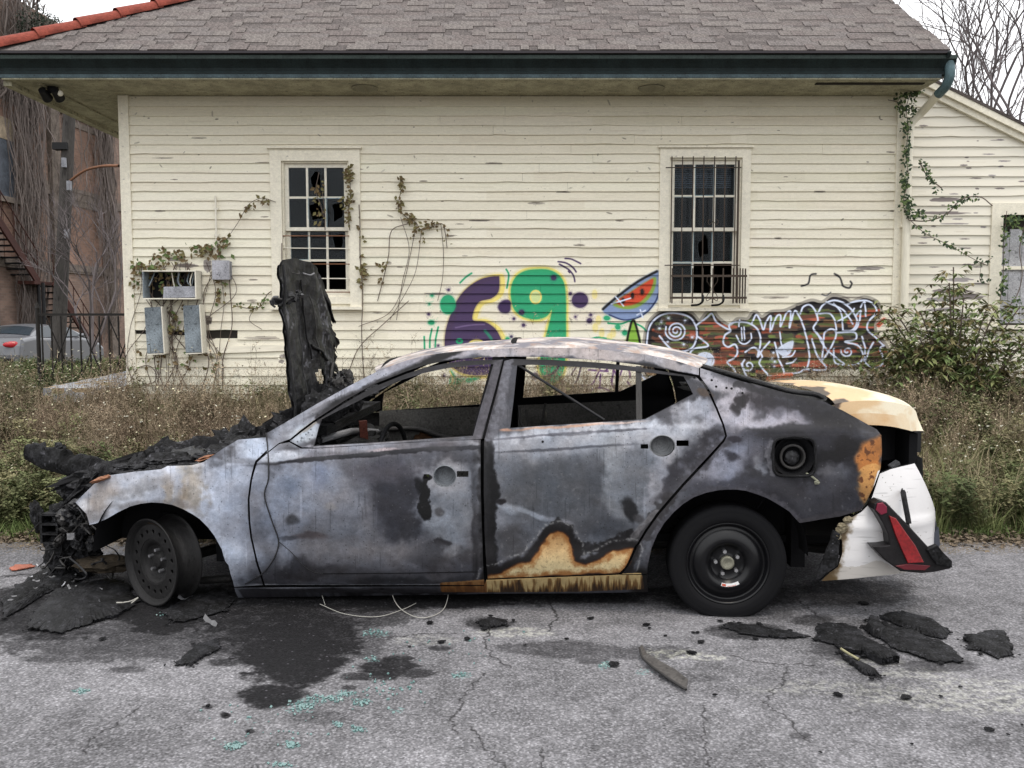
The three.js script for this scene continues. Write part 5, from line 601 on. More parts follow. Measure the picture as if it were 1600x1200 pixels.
    for (const x of [x0 + 0.02, -1.05, -0.45, x1 - 0.02]) { const y = edgeOf(x), z = zf(x, y); part(car, 'roof_bow', tube([[x, y - 0.02, z - 0.03], [x - 0.02, y + 0.012, -0.5], [x - 0.03, y + 0.02, MID], [x - 0.02, y + 0.012, -1.3], [x, y - 0.02, 2 * MID - z + 0.03]], 0.022, 20, 6), M.soot); } }
  // ---- boot lid and tail
  const lidMat = phys({ map: texture(512, 256, (u, v, i, j) => { const n = fbm(u * 5, v * 4, 2, 4) * 2, h = hash(i, j, 5); let k = [222, 212, 188]; const e = u + n * 0.16, w = sstep(0.34, 0.2, e), s = sstep(0.1, 0.03, e), o = sstep(0.2, 0.5, n) * 0.6, q = v > 0.86 ? 0.42 * sstep(0.7, 0.3, u + n * 0.3) : 0; k = k.map((c, i) => lerp(lerp(lerp(c, [190, 142, 86][i], Math.max(w * 0.55, o * 0.35)), [180, 128, 72][i], q), [58, 42, 34][i], s)); return k.map((q) => q * (0.97 + 0.06 * h)); }, { repeat: false }), roughness: 0.45, clearcoat: 0.4, clearcoatRoughness: 0.3 });
  { const key = [[1286, 622], [1305, 619], [1330, 617], [1360, 618], [1385, 622], [1402, 628], [1411, 637], [1414, 647], [1421, 664], [1423, 672]].map(([x, y]) => new THREE.Vector3(...onZ(x, y, -0.34))), prof = new THREE.CatmullRomCurve3(key, false, 'centripetal').getPoints(40).map((p) => p.toArray()); const nz = 16, pos = [], uv = [], n = prof.length;
    const P = (a, b) => { const p = prof[a], t = b / nz, e = 1 - Math.abs(2 * t - 1) ** 3.2; const in0 = -0.15 - 0.03 * sstep(18, 26, a); const z = lerp(in0, 2 * MID - in0, t); return [p[0] + 0.05 * e, p[1] - 0.012 * (1 - sstep(18, 28, a)) + 0.022 * e, z]; };
    for (let a = 0; a + 1 < n; a++) for (let b = 0; b < nz; b++) { const q = [P(a, b), P(a, b + 1), P(a + 1, b + 1), P(a + 1, b)], w = [[a, b], [a, b + 1], [a + 1, b + 1], [a + 1, b]]; for (const k of [0, 1, 2, 0, 2, 3]) { pos.push(...q[k]); uv.push(w[k][0] / (n - 1), w[k][1] / nz); } }
    // near cheek of the lid
    for (let a = 0; a + 1 < n; a++) { const A = P(a, 0), B = P(a + 1, 0), low = (p) => [p[0], Math.min(p[1], Math.max(onZ(1372, 672, -0.16)[1] - 0.004, p[1] - 0.12)), p[2] + 0.012], C = low(B), D = low(A); const V = [[A, 0, 0], [B, 1, 0], [C, 1, 1], [A, 0, 0], [C, 1, 1], [D, 0, 1]]; for (const [k, i, j] of V) { pos.push(...k); uv.push((a + i) / (n - 1), j ? 0.99 : 0.72); } }
    const g = mergeVertices(soup(pos, uv).deleteAttribute('normal'), 1e-5); g.computeVertexNormals(); part(car, 'boot_lid', g, lidMat, 'cream boot lid scorched orange at its front edge'); const c = P(n - 1, 0), e = P(n - 1, nz);
    part(car, 'tail_panel', uvm(span(c[0] - 0.06, c[0] - 0.02, 0.45, c[1], e[2] + 0.02, c[2] - 0.02)), M.soot); }
  { const a = onZ(1150, 594, -0.3), b = onZ(1288, 622, -0.2); part(car, 'rear_shelf', place(lump(0.42, 0.03, 0.62, 0.3, 2, 4, 4), (a[0] + b[0]) / 2 + 0.04, b[1] - 0.03, MID, 0, 0, -0.08), M.char); part(car, 'rear_window_frame', tube([onZ(1096, 572, -0.28), onZ(1160, 590, -0.24), onZ(1235, 611, -0.2), onZ(1280, 618, -0.18), onZ(1289, 626, -0.17), onZ(1270, 629, -0.16)].map((p) => new THREE.Vector3(...p)), 0.014, 40, 7), M.charGlossy); }
  // lamp recess and hanging lamp
  { const p0 = K(1378, 678), p1 = K(1377, 733); part(car, 'lamp_recess', place(uvm(box(0.16, p0[1] - p1[1], 0.06)), p0[0] + 0.085, (p0[1] + p1[1]) / 2, -0.32, 0, 0.5, 0), M.soot); const q = onZ(1427, 688, -0.42); part(car, 'lamp_bracket', place(uvm(box(0.05, 0.125, 0.10)), q[0], q[1], -0.46, 0, 0.4, 0), M.black); const cl = onZ(1397, 726, -0.26); part(car, 'lamp_clip', place(box(0.05, 0.018, 0.03), cl[0], cl[1], cl[2], 0.2, 0.3, 0.5), M.ash); }
  const bump = [[1282, 908], [1296, 895], [1309, 886], [1316, 865], [1316, 845], [1310, 833], [1316, 820], [1330, 809], [1346, 800], [1357, 789], [1363, 776], [1371, 752], [1375, 740], [1392, 733], [1408, 729], [1429, 724], [1440, 744], [1450, 766], [1458, 786], [1463, 802], [1464, 820], [1461, 850], [1456, 868], [1440, 888], [1405, 896], [1360, 901]];
  const rb = part(car, 'rear_bumper', panel(bump, { f: zb, step: 0.025 }), [glossy, inside], 'white rear bumper, soot-stained at its wheel edge');
  { const xs = 1.092, y0 = 0.24, y1 = 0.74; part(rb, 'rear_face', uvm((() => { const pos = []; const P = (t, s) => { const y = lerp(y0, y1, s); return [xs - 0.02 + 0.035 * (1 - (2 * t - 1) ** 2) - 0.03 * s, y, lerp(-0.335, 2 * MID + 0.335, t)]; }; for (let a = 0; a < 10; a++) for (let b = 0; b < 6; b++) { const q = [P(a / 10, b / 6), P((a + 1) / 10, b / 6), P((a + 1) / 10, (b + 1) / 6), P(a / 10, (b + 1) / 6)]; for (const k of [0, 1, 2, 0, 2, 3]) pos.push(...q[k]); } return soup(pos); })()), phys({ rgb: [0.68, 0.68, 0.69], roughness: 0.35, clearcoat: 0.6, clearcoatRoughness: 0.12 })); part(rb, 'far_corner', mirror(panel(bump, { f: zb, step: 0.05 })), [phys({ rgb: [0.68, 0.68, 0.69], roughness: 0.35 }), inside]);
    part(rb, 'splash_flap', place(uvm((() => { const s = new THREE.Shape([[1303, 830], [1313, 836], [1310, 884], [1296, 894], [1276, 905], [1284, 885], [1293, 862], [1300, 845]].map((p) => new THREE.Vector2(...onZ(...p, 0.05).slice(0, 2)))); return new THREE.ExtrudeGeometry(s, { depth: 0.008, bevelEnabled: true, bevelSize: 0.003, bevelThickness: 0.003, bevelSegments: 1 }); })()), 0, 0, 0.028), M.char);
    part(rb, 'burnt_edge', [[1316, 822], [1308, 838], [1314, 828], [1325, 812]].map(([x, y], i) => place(lump(0.022, 0.016, 0.02, 0.5, 2, i, 2), ...onZ(x, y, 0.02))), mat({ rgb: [0.33, 0.28, 0.19], map: grime, roughness: 0.9 }));
    const tr = [[1445, 845], [1463, 822], [1465, 848], [1458, 868], [1450, 872]]; part(rb, 'corner_reflector', place(uvm(new THREE.ExtrudeGeometry(new THREE.Shape(tr.map((p) => new THREE.Vector2(...onZ(...p, -0.28).slice(0, 2)))), { depth: 0.04, bevelEnabled: false })), 0, 0, -0.29), mat({ rgb: [0.06, 0.065, 0.08], roughness: 0.3 })); }
  { // lamp hanging by its cable in front of the bumper
    const zt = 0.075, shape = (pts) => new THREE.Shape(pts.map((p) => new THREE.Vector2(...onZ(...p, zt).slice(0, 2)))); const ext = (pts, d, b, z) => { const g = new THREE.ExtrudeGeometry(shape(pts), { depth: d, bevelEnabled: true, bevelSize: b, bevelThickness: b, bevelSegments: 2 }); g.translate(0, 0, z); return uvm(g); };
    const tl = part(car, 'tail_light', ext([[1367, 795], [1368, 788], [1374, 784], [1384, 787], [1418, 822], [1450, 857], [1484, 880], [1484, 887], [1460, 892], [1441, 894], [1408, 891], [1384, 874], [1364, 854], [1378, 855], [1392, 853], [1390, 835], [1382, 818], [1375, 806]], 0.07, 0.006, 0), mat({ rgb: [0.018, 0.016, 0.018], map: grime, roughness: 0.4 }), 'broken tail light hanging loose, red lens scorched black');
    part(tl, 'lens', ext([[1389, 806], [1398, 810], [1412, 830], [1428, 852], [1441, 877], [1418, 878], [1408, 856], [1398, 832]], 0.012, 0.003, 0.073), phys({ rgb: [0.36, 0.010, 0.014], map: grime, roughness: 0.3, clearcoat: 0.5 }), 'bright red lens'); part(tl, 'lens', ext([[1369, 796], [1371, 787], [1378, 786], [1384, 792], [1384, 800], [1376, 803]], 0.008, 0.003, 0.074), phys({ rgb: [0.16, 0.01, 0.03], roughness: 0.3 })); part(tl, 'lens', ext([[1400, 884], [1420, 881], [1452, 884], [1444, 890], [1412, 889]], 0.006, 0.002, 0.074), phys({ rgb: [0.10, 0.008, 0.014], roughness: 0.35 }));
    part(tl, 'cable', tube([[1408, 729, -0.2], [1409, 760, -0.08], [1413, 790, 0.02], [1420, 822, 0.06], [1424, 838, 0.07]].map(([x, y, z]) => new THREE.Vector3(...onZ(x, y, z))), 0.005, 30, 6), M.wire); part(tl, 'tape', tube([[1411, 768, -0.04], [1414, 785, 0.02], [1418, 806, 0.05], [1420, 818, 0.065]].map(([x, y, z]) => new THREE.Vector3(...onZ(x, y, z))), 0.013, 20, 5), M.char); part(tl, 'housing', ext([[1448, 858], [1462, 852], [1470, 862], [1484, 876], [1484, 884], [1462, 880]], 0.03, 0.004, 0.06), M.char); }
  // ---- fuel filler
  { const c = K(1241, 714), z = zf(...c), g = group(car, 'fuel_filler'), bowl = new THREE.CylinderGeometry(0.098, 0.07, 0.06, 28, 1, true); bowl.rotateX(Math.PI / 2); part(g, 'bowl', [bowl.translate(c[0], c[1], z - 0.035)], M.soot); const back = new THREE.CircleGeometry(0.072, 24); part(g, 'bowl_floor', back.translate(c[0], c[1], z - 0.064), M.soot); const rg = new THREE.TorusGeometry(0.056, 0.007, 8, 32); part(g, 'filler_ring', rg.translate(c[0], c[1] - 0.004, z - 0.03), M.burntSteel); const nk = new THREE.CylinderGeometry(0.055, 0.05, 0.035, 26, 1, true); nk.rotateX(Math.PI / 2); part(g, 'filler_neck', nk.translate(c[0], c[1] - 0.004, z - 0.046), M.burntSteel); part(g, 'cap', place(lump(0.036, 0.036, 0.012, 0.15, 2, 3, 3), c[0] + 0.002, c[1] - 0.01, z - 0.05), M.charGlossy); const e = new THREE.Vector3(...onZ(1276, 752, 0.02)); part(g, 'melted_strap', [tube([[c[0] + 0.06, c[1] - 0.08, z - 0.01], [e.x - 0.02, e.y + 0.02, e.z], [e.x + 0.005, e.y, e.z]], 0.006), place(lump(0.014, 0.01, 0.006, 0.4, 3, 2, 2), e.x, e.y - 0.005, e.z + 0.004)], mat({ rgb: [0.34, 0.34, 0.26], map: grime, roughness: 0.8 }));
    const lipP = ringPx(1241, 714, 33, 30, 26, 5).map(([x, y]) => { const k = K(x, y); return new THREE.Vector3(k[0], k[1], zf(...k) + 0.001); }); part(g, 'burnt_seal', tube(lipP, 0.006, 90, 6, true), M.char); }
  // bolts and plugs left in the skin
  { const b = []; for (const [x, y] of [[1112, 594], [1119, 604], [1135, 606], [1143, 607], [1160, 614], [1085, 590], [848, 690], [782, 782]]) { const k = K(x, y), c = new THREE.CylinderGeometry(0.006, 0.006, 0.003, 8); c.rotateX(Math.PI / 2); b.push(c.translate(k[0], k[1], zf(...k) + 0.001)); } b.forEach((g) => part(car, 'bolt', g, M.black)); }
  // ---- wheels
  const spin = (pts, seg = 64) => { const g = new THREE.LatheGeometry(pts.map(([r, z]) => new THREE.Vector2(r, z)), seg); g.rotateX(Math.PI / 2); return g; };
  { const w = group(car, 'spare_wheel', [rearAxle[0] * 0 + 0.0, 0.262, -0.02]); w.userData.label = 'small spare wheel on the rear axle, black tyre and rim';
    const tyre = spin([[0.195, -0.13], [0.25, -0.14], [0.275, -0.135], [0.287, -0.12], [0.288, -0.075], [0.288, -0.02], [0.285, -0.004], [0.276, 0.006], [0.262, 0.011], [0.257, 0.0085], [0.252, 0.012], [0.232, 0.013], [0.228, 0.010], [0.222, 0.012], [0.207, 0.004], [0.2, -0.004], [0.198, -0.02]], 80), p = tyre.attributes.position; for (let i = 0; i < p.count; i++) { const y = p.getY(i), floor = -0.259; if (y < floor) { p.setZ(i, p.getZ(i) + (p.getZ(i) > -0.06 ? 1 : -1) * (floor - y) * 0.5); p.setY(i, floor + (y - floor) * 0.05); } } tyre.computeVertexNormals(); part(w, 'tyre', tyre, mat({ rgb: [0.009, 0.009, 0.010], specularIntensity: 0.15, roughness: 0.7, bumpMap: speckle, bumpScale: 0.001 }));
    const blackPaint = phys({ rgb: [0.005, 0.005, 0.006], roughness: 0.3, specularIntensity: 0.45, clearcoat: 0.15, clearcoatRoughness: 0.2 }); part(w, 'rim', spin([[0.2, -0.12], [0.2, -0.006], [0.204, 0.0], [0.198, 0.003], [0.192, -0.004], [0.186, -0.022], [0.176, -0.03], [0.165, -0.018], [0.14, 0.0], [0.115, 0.006], [0.098, -0.002], [0.085, -0.024], [0.072, -0.034], [0.045, -0.034], [0.04, -0.03], [0.034, -0.03]], 72), blackPaint); part(w, 'hub', spin([[0.034, -0.034], [0.034, -0.012], [0.031, -0.006], [0.022, -0.008], [0.0, -0.012]], 32), mat({ rgb: [0.36, 0.35, 0.28], map: grime, metalness: 0.5, roughness: 0.45 }));
    for (let k = 0; k < 5; k++) { const a = k / 5 * 6.283 + 0.55, c = new THREE.CylinderGeometry(0.0095, 0.0105, 0.022, 6); c.rotateX(Math.PI / 2); part(w, 'lug_nut', c.translate(0.057 * Math.cos(a), 0.057 * Math.sin(a), -0.022), mat({ rgb: [0.42, 0.42, 0.43], metalness: 0.8, roughness: 0.35 })); }
    const lab = (r0, r1, a0, a1, m, z) => { const pos = [], n = 14; for (let k = 0; k < n; k++) { const q = (r, a) => [r * Math.cos(a), r * Math.sin(a), z + (0.115 - r) * -0.05]; const A = lerp(a0, a1, k / n), B = lerp(a0, a1, (k + 1) / n); for (const v of [q(r0, A), q(r1, A), q(r1, B), q(r0, A), q(r1, B), q(r0, B)]) pos.push(...v); } part(w, 'warning_label', soup(pos), m); };
    lab(0.097, 0.113, -1.87, -1.05, mat({ rgb: [0.72, 0.72, 0.72], roughness: 0.5 }), 0.0075); lab(0.1, 0.111, -1.84, -1.66, mat({ rgb: [0.5, 0.1, 0.06], roughness: 0.5 }), 0.0085); lab(0.108, 0.111, -1.6, -1.2, mat({ rgb: [0.55, 0.22, 0.18], roughness: 0.5 }), 0.0085);
    const w2 = group(car, 'far_rear_wheel', [0, 0.31, 2 * MID - 0.03]); part(w2, 'tyre', spin([[0.2, 0.02], [0.29, 0.0], [0.315, 0.03], [0.315, 0.17], [0.29, 0.2], [0.2, 0.19], [0.2, 0.02]], 40), M.char); part(w2, 'rim', spin([[0.2, 0.03], [0.15, 0.06], [0.0, 0.05]], 32), M.soot); }
  { const c = onZ(231, 877, -0.0), R0 = 0.222, w = group(car, 'front_wheel', [c[0], R0 + 0.004, -0.03]); w.rotation.y = -0.56; w.userData.label = 'bare burnt steel front rim without tyre, turned outward'; const st = mat({ rgb: [0.028, 0.027, 0.028], map: grime, roughness: 0.55, metalness: 0.35, bumpMap: speckle, bumpScale: 0.002 });
    const barrel = spin([[0.213, -0.15], [0.222, -0.146], [0.222, -0.138], [0.198, -0.13], [0.195, -0.09], [0.186, -0.07], [0.184, -0.05], [0.195, -0.03], [0.2, -0.015], [0.22, -0.008], [0.224, 0.0], [0.222, 0.005], [0.214, 0.004], [0.204, -0.006], [0.194, -0.012], [0.19, -0.02]], 64); part(w, 'barrel', barrel, st, 'rust-tinted wheel barrel');
    const disc = new THREE.Shape(); disc.absarc(0, 0, 0.194, 0, Math.PI * 2); for (let k = 0; k < 18; k++) { const a = (k + 0.5) / 18 * 6.283, h = new THREE.Path(); h.absarc(0.155 * Math.cos(a), 0.155 * Math.sin(a), 0.0115, 0, Math.PI * 2, true); disc.holes.push(h); } const hub = new THREE.Path(); hub.absarc(0, 0, 0.118, 0, Math.PI * 2, true); disc.holes.push(hub); const dg = new THREE.ExtrudeGeometry(disc, { depth: 0.006, bevelEnabled: true, bevelSize: 0.0015, bevelThickness: 0.002, bevelSegments: 1, curveSegments: 18 }); part(w, 'disc', dg.translate(0, 0, -0.026), st);
    part(w, 'hub', spin([[0.121, -0.022], [0.112, -0.02], [0.1, -0.024], [0.09, -0.034], [0.08, -0.048], [0.042, -0.05], [0.036, -0.035], [0.03, -0.03], [0.0, -0.03]], 48), st); for (let k = 0; k < 5; k++) { const a = k / 5 * 6.283 + 0.3, g = new THREE.CylinderGeometry(0.0085, 0.0095, 0.03, 6); g.rotateX(Math.PI / 2); part(w, 'lug_nut', g.translate(0.056 * Math.cos(a), 0.056 * Math.sin(a), -0.04), mat({ rgb: [0.4, 0.4, 0.42], metalness: 0.8, roughness: 0.3 })); } part(w, 'brake_disc', spin([[0.14, -0.1], [0.14, -0.12], [0.03, -0.12], [0.03, -0.1], [0.14, -0.1]], 40), M.burntSteel);
    const rust = spin([[0.186, -0.03], [0.198, -0.0105], [0.2, -0.009]], 64); part(w, 'rust_patch', (() => { const g = plain(rust), p = g.attributes.position, keep = []; for (let i = 0; i < p.count; i += 3) { const a = Math.atan2(p.getY(i), p.getX(i)); if (a > 1.0 && a < 1.75) for (let k = 0; k < 3; k++) keep.push(p.getX(i + k), p.getY(i + k), p.getZ(i + k) + 0.0012); } return soup(keep); })(), mat({ rgb: [0.17, 0.1, 0.045], map: grime, roughness: 0.9 })); 
    const w2 = group(car, 'far_front_wheel', [frontAxle[0], 0.228, 2 * MID + 0.03]); part(w2, 'barrel', spin([[0.22, 0.0], [0.2, 0.02], [0.19, 0.1], [0.2, 0.17], [0.224, 0.19]], 36), st); part(w2, 'disc', spin([[0.19, 0.03], [0.1, 0.05], [0.0, 0.04]], 30), st); }
  // wheel housings
  for (const [cx, cy, r, nm] of [[0, 0.3, 0.39, 'wheel_housing'], [frontAxle[0], 0.27, 0.375, 'wheel_housing']]) for (const s of [0, 1]) { const g = new THREE.CylinderGeometry(r, r, 0.3, 30, 1, true, -Math.PI / 2, Math.PI); g.rotateX(-Math.PI / 2); g.rotateZ(0); const b = new THREE.CircleGeometry(r, 30, 0, Math.PI); b.translate(0, 0, -0.15); const h = join([g, b]); h.translate(cx, cy, s ? 2 * MID + 0.19 : -0.19); part(car, nm, h, M.soot); }
  // ---- underbody and cabin
  part(car, 'floor_pan', [uvm(span(-2.45, -0.4, 0.15, 0.2, 2 * MID + 0.12, -0.1)), uvm(span(-2.6, -2.4, 0.2, 0.72, 2 * MID + 0.16, -0.16)), uvm(span(0.35, 0.42, 0.2, 0.85, 2 * MID + 0.2, -0.2)), uvm(span(-0.4, 0.86, 0.3, 0.34, 2 * MID + 0.3, -0.3))], M.soot); part(car, 'axle', bar([0, 0.24, -0.12], [0, 0.24, 2 * MID + 0.12], 0.04, 10), M.soot); part(car, 'exhaust', tube([[-2.2, 0.14, MID], [-1, 0.13, MID + 0.05], [0.3, 0.15, MID], [0.9, 0.2, MID + 0.4]], 0.035, 30, 8), M.burntSteel);
  { const d = onZ(520, 690, -0.5); part(car, 'dashboard', [place(lump(0.18, 0.1, 0.66, 0.35, 2.4, 7, 5), -2.05, 0.7, MID), place(lump(0.1, 0.07, 0.24, 0.5, 3, 17, 4), -1.86, 0.68, -0.55)], M.char); const sw = new THREE.TorusGeometry(0.18, 0.013, 8, 40); part(car, 'steering_wheel', [place(sw, -1.74, 0.7, -0.52, 0, Math.PI / 2 - 0.25, 0.3), bar([-1.74, 0.7, -0.52], [-1.98, 0.62, -0.52], 0.022)], M.char); const col = onZ(568, 675, -0.75); part(car, 'console_bracket', place(uvm(box(0.045, 0.13, 0.04)), col[0], col[1], col[2], 0, 0.3, 0.05), mat({ rgb: [0.13, 0.04, 0.03], map: grime, roughness: 0.9 })); part(car, 'dash_rail', tube([onZ(500, 688, -0.3), onZ(535, 678, -0.45), onZ(556, 674, -0.8), onZ(600, 676, -1.2)].map((p) => new THREE.Vector3(...p)), 0.02, 20, 6), M.ash);
    for (const [x, z] of [[-1.22, -0.5], [-1.22, -1.28]]) { const s = group(car, 'seat_frame', [x, 0.2, z]); part(s, 'back_loop', tube([[0.1, 0.15, 0.2], [0.22, 0.4, 0.2], [0.3, 0.62, 0.17], [0.31, 0.66, 0], [0.3, 0.62, -0.17], [0.22, 0.4, -0.2], [0.1, 0.15, -0.2]], 0.012, 40, 6), M.burntSteel); part(s, 'base', [box(0.42, 0.02, 0.42, -0.12, 0.12, 0), bar([-0.32, 0, 0.18], [0.08, 0.14, 0.18], 0.014), bar([-0.32, 0, -0.18], [0.08, 0.14, -0.18], 0.014)], M.soot); for (let k = 0; k < 5; k++) part(s, 'spring', tube([[0.13 + k * 0.035, 0.22 + k * 0.085, -0.18], [0.12 + k * 0.035, 0.23 + k * 0.085, 0], [0.13 + k * 0.035, 0.22 + k * 0.085, 0.18]], 0.004, 10, 4), M.burntSteel); }
    part(car, 'rear_bench', [place(lump(0.24, 0.1, 0.62, 0.3, 2, 9, 4), -0.12, 0.38, MID), place(lump(0.1, 0.3, 0.62, 0.25, 2.2, 5, 4), 0.26, 0.62, MID, 0, 0, -0.35)], M.char); part(car, 'belt_strap', [bar(onZ(806, 568, -0.2), onZ(944, 656, -0.12), 0.007, 6)], M.wire); for (const q of [[[852, 630, -0.9], [850, 660, -0.9], [866, 664, -0.9]], [[811, 636, -0.5], [815, 664, -0.5], [822, 668, -0.5]], [[822, 640, -0.7], [826, 668, -0.7]]]) part(car, 'loose_rod', tube(q.map((p) => new THREE.Vector3(...onZ(...p))), 0.008, 12, 5), M.burntSteel);
    // inner skin of the doors on the far side
    const zi = 2 * MID + 0.07; for (const [a, b] of [[-2.05, -1.18], [-1.1, -0.3]]) { const g = []; const n = 22, m = 10, pos = []; const P = (i, j) => { const x = lerp(a, b, i / n), y = lerp(0.24, 0.83 + 0.08 * (x + 2.05) / 1.75, j / m), r = Math.hypot((x - (a + b) / 2) / 0.3, (y - 0.5) / 0.16); return [x, y, zi + 0.03 * sstep(0.9, 1.1, r) + 0.008 * fbm(x * 6, y * 6, 2, 3)]; }; for (let i = 0; i < n; i++) for (let j = 0; j < m; j++) { const q = [P(i, j), P(i + 1, j), P(i + 1, j + 1), P(i, j + 1)]; for (const k of [0, 1, 2, 0, 2, 3]) pos.push(...q[k]); } part(car, 'door_inner', uvm(soup(pos)), mat({ rgb: [0.16, 0.155, 0.15], map: grime, roughness: 0.8, bumpMap: speckle, bumpScale: 0.002 })); part(car, 'door_rail', tube([[a, 0.7, zi + 0.045], [lerp(a, b, 0.3), 0.71, zi + 0.05], [lerp(a, b, 0.55), 0.65, zi + 0.05], [b, 0.68, zi + 0.045]], 0.018, 20, 6), M.burntSteel); }
    part(car, 'rusty_hole', place(lump(0.07, 0.06, 0.012, 0.5, 2, 6, 3), -1.75, 0.62, zi + 0.045), mat({ rgb: [0.1, 0.05, 0.025], map: grime, roughness: 0.95 })); }
  // ---- raised hood: thin burnt sheet standing on its hinges, seen from its outer face
  { const top = [[0, 415, 440], [0.12, 406, 452], [0.3, 403, 469], [0.5, 410, 487], [0.66, 424, 499], [0.8, 448, 509], [0.92, 470, 519], [1, 492, 522]], nu = 40, nv = 56, pos = [], uv = [], R = rngOf(8), dz = (u) => -0.16 - 1.02 * u;
    const H = (u) => { const z = dz(u), t = interp(top.map(([a, y]) => [a, y]), u); return onZ(470 + 45 * u, t, z)[1]; };
    const P = (i, j) => { const u = i / nu, v = j / nv, z = dz(u), y0 = 0.83 + 0.02 * u, y1 = H(u), y = lerp(y0, y1, v), base = onZ(456, 600, -0.16)[0], x = base - 0.05 * v + 0.03 * (u - 0.3) + 0.009 * Math.sin(u * 9 + v * 2) + 0.012 * Math.sin(u * 15) * (u > 0.25 && u < 0.66 ? 1 : 0) + 0.03 * (1 - v) ** 3 + 0.02 * fbm(u * 5, v * 6, 4, 3) * 2 + (u > 0.82 ? 0.05 * (u - 0.82) / 0.18 * N3(v * 9, u * 3, 2) : 0); const rag = u > 0.7 ? -0.10 * sstep(0.7, 1, u) * (N3(v * 7, 1.3, 5) + 0.8 * N3(v * 19, 2, 5) - 0.25 + 0.35 * Math.exp(-(((v - 0.82) / 0.05) ** 2))) : 0; return [x, y, z + rag]; };
    const keep = (i, j) => { const u = i / nu, v = j / nv; if (((u - 0.52) / 0.09) ** 2 + ((v - 0.3) / 0.045) ** 2 < 1) return false; if (u > 0.72 && v < 0.36 && N3(u * 14, v * 20, 3) > 0.12 + (1 - u) * 0.3) return false; if (u > 0.9 && N3(v * 24, u * 5, 7) > 0.2) return false; return true; };
    for (let i = 0; i < nu; i++) for (let j = 0; j < nv; j++) { if (!keep(i, j)) continue; const q = [P(i, j), P(i + 1, j), P(i + 1, j + 1), P(i, j + 1)]; for (const k of [0, 1, 2, 0, 2, 3]) { pos.push(...q[k]); uv.push(q[k][2] * 1.4, q[k][1] * 1.4); } for (const k of [0, 2, 1, 0, 3, 2]) { pos.push(q[k][0] - 0.012, q[k][1], q[k][2]); uv.push(q[k][2], q[k][1]); } }
    const hoodMat = mat({ map: texture(512, 512, (u, v, i, j) => { const a = tile(u, v, 5, 91), b = tile(u, v * 0.3, 60, 92), c = tile(u, v, 40, 93), h = hash(i, j, 4); let k = 26 + 16 * (a - 0.5) + 22 * (b - 0.5) + 14 * (c - 0.5) + 6 * h; if (a > 0.7 && c > 0.66) k += 36; return [k, k, k * 1.06]; }), roughness: 0.55, bumpMap: speckle, bumpScale: 0.004 });
    const hood = part(car, 'hood', soup(pos, uv), hoodMat, 'charred hood standing upright, its far edge burnt ragged'); const line = (u0, u1, v0, v1, r, m, n) => part(hood, n, tube(Array.from({ length: 8 }, (_, k) => { const t = k / 7, p = P(lerp(u0, u1, t) * nu, lerp(v0, v1, t) * nv); return new THREE.Vector3(p[0] + 0.01, p[1], p[2]); }), r, 30, 6), m); line(0.0, 0.02, 0.1, 1, 0.008, M.charGlossy, 'edge_bead'); line(0.34, 0.42, 0.88, 0.42, 0.006, M.charGlossy, 'stiffener'); line(0.46, 0.5, 0.8, 0.45, 0.004, M.burntSteel, 'stiffener'); line(0.42, 0.66, 0.5, 0.42, 0.009, M.charGlossy, 'stiffener'); line(0.55, 0.74, 0.04, 0.42, 0.01, M.burntSteel, 'stiffener'); line(0.2, 0.3, 0.2, 0.62, 0.003, M.wire, 'hanging_wire');
    { const L = [[0.12, 0.93], [0.24, 0.915], [0.27, 0.93]], e = tube(L.map(([u, v]) => { const p = P(u * nu, v * nv); return new THREE.Vector3(p[0] + 0.02, p[1], p[2]); }), 0.003, 16, 5); part(hood, 'latch_strip', e, M.burntSteel); const e2 = tube([[0.36, 0.92], [0.46, 0.92], [0.5, 0.935]].map(([u, v]) => { const p = P(u * nu, v * nv); return new THREE.Vector3(p[0] + 0.02, p[1], p[2]); }), 0.005, 16, 5); part(hood, 'latch_strip', e2, M.ash); }
    // latch stub poking out past the near edge
    const A = onZ(426, 472, -0.14), B = onZ(470, 462, -0.35); part(hood, 'latch_arm', [bar(A, B, 0.009, 6), bar([A[0] + 0.03, A[1] - 0.02, A[2]], [B[0], B[1] + 0.02, B[2]], 0.007, 6), ...Array.from({ length: 12 }, (_, k) => place(uvm(box(0.02 + 0.02 * R(), 0.012 + 0.02 * R(), 0.015 + 0.02 * R())), lerp(A[0], B[0], k / 11), lerp(A[1], B[1], k / 11) + 0.016 * Math.sin(k * 2), lerp(A[2], B[2], k / 11), R() * 3, R() * 3, R() * 3))], M.charGlossy); part(hood, 'hook', tube([onZ(430, 480, -0.14), onZ(424, 474, -0.14), onZ(428, 466, -0.14), onZ(440, 468, -0.16)].map((p) => new THREE.Vector3(...p)), 0.006, 16, 5), M.burntSteel);
    for (let k = 0; k < 26; k++) { const u = 0.72 + R() * 0.3, v = R() * 0.34, p = P(u * nu, v * nv); part(hood, 'melted_scrap', place(lump(0.03 + R() * 0.04, 0.03 + R() * 0.03, 0.02 + R() * 0.02, 0.7, 2.4, k, 2), p[0] + 0.02 + R() * 0.04, p[1], p[2] + (R() - 0.5) * 0.15, R() * 3, R() * 3, R() * 3), k % 4 ? M.charGlossy : M.burntSteel); }
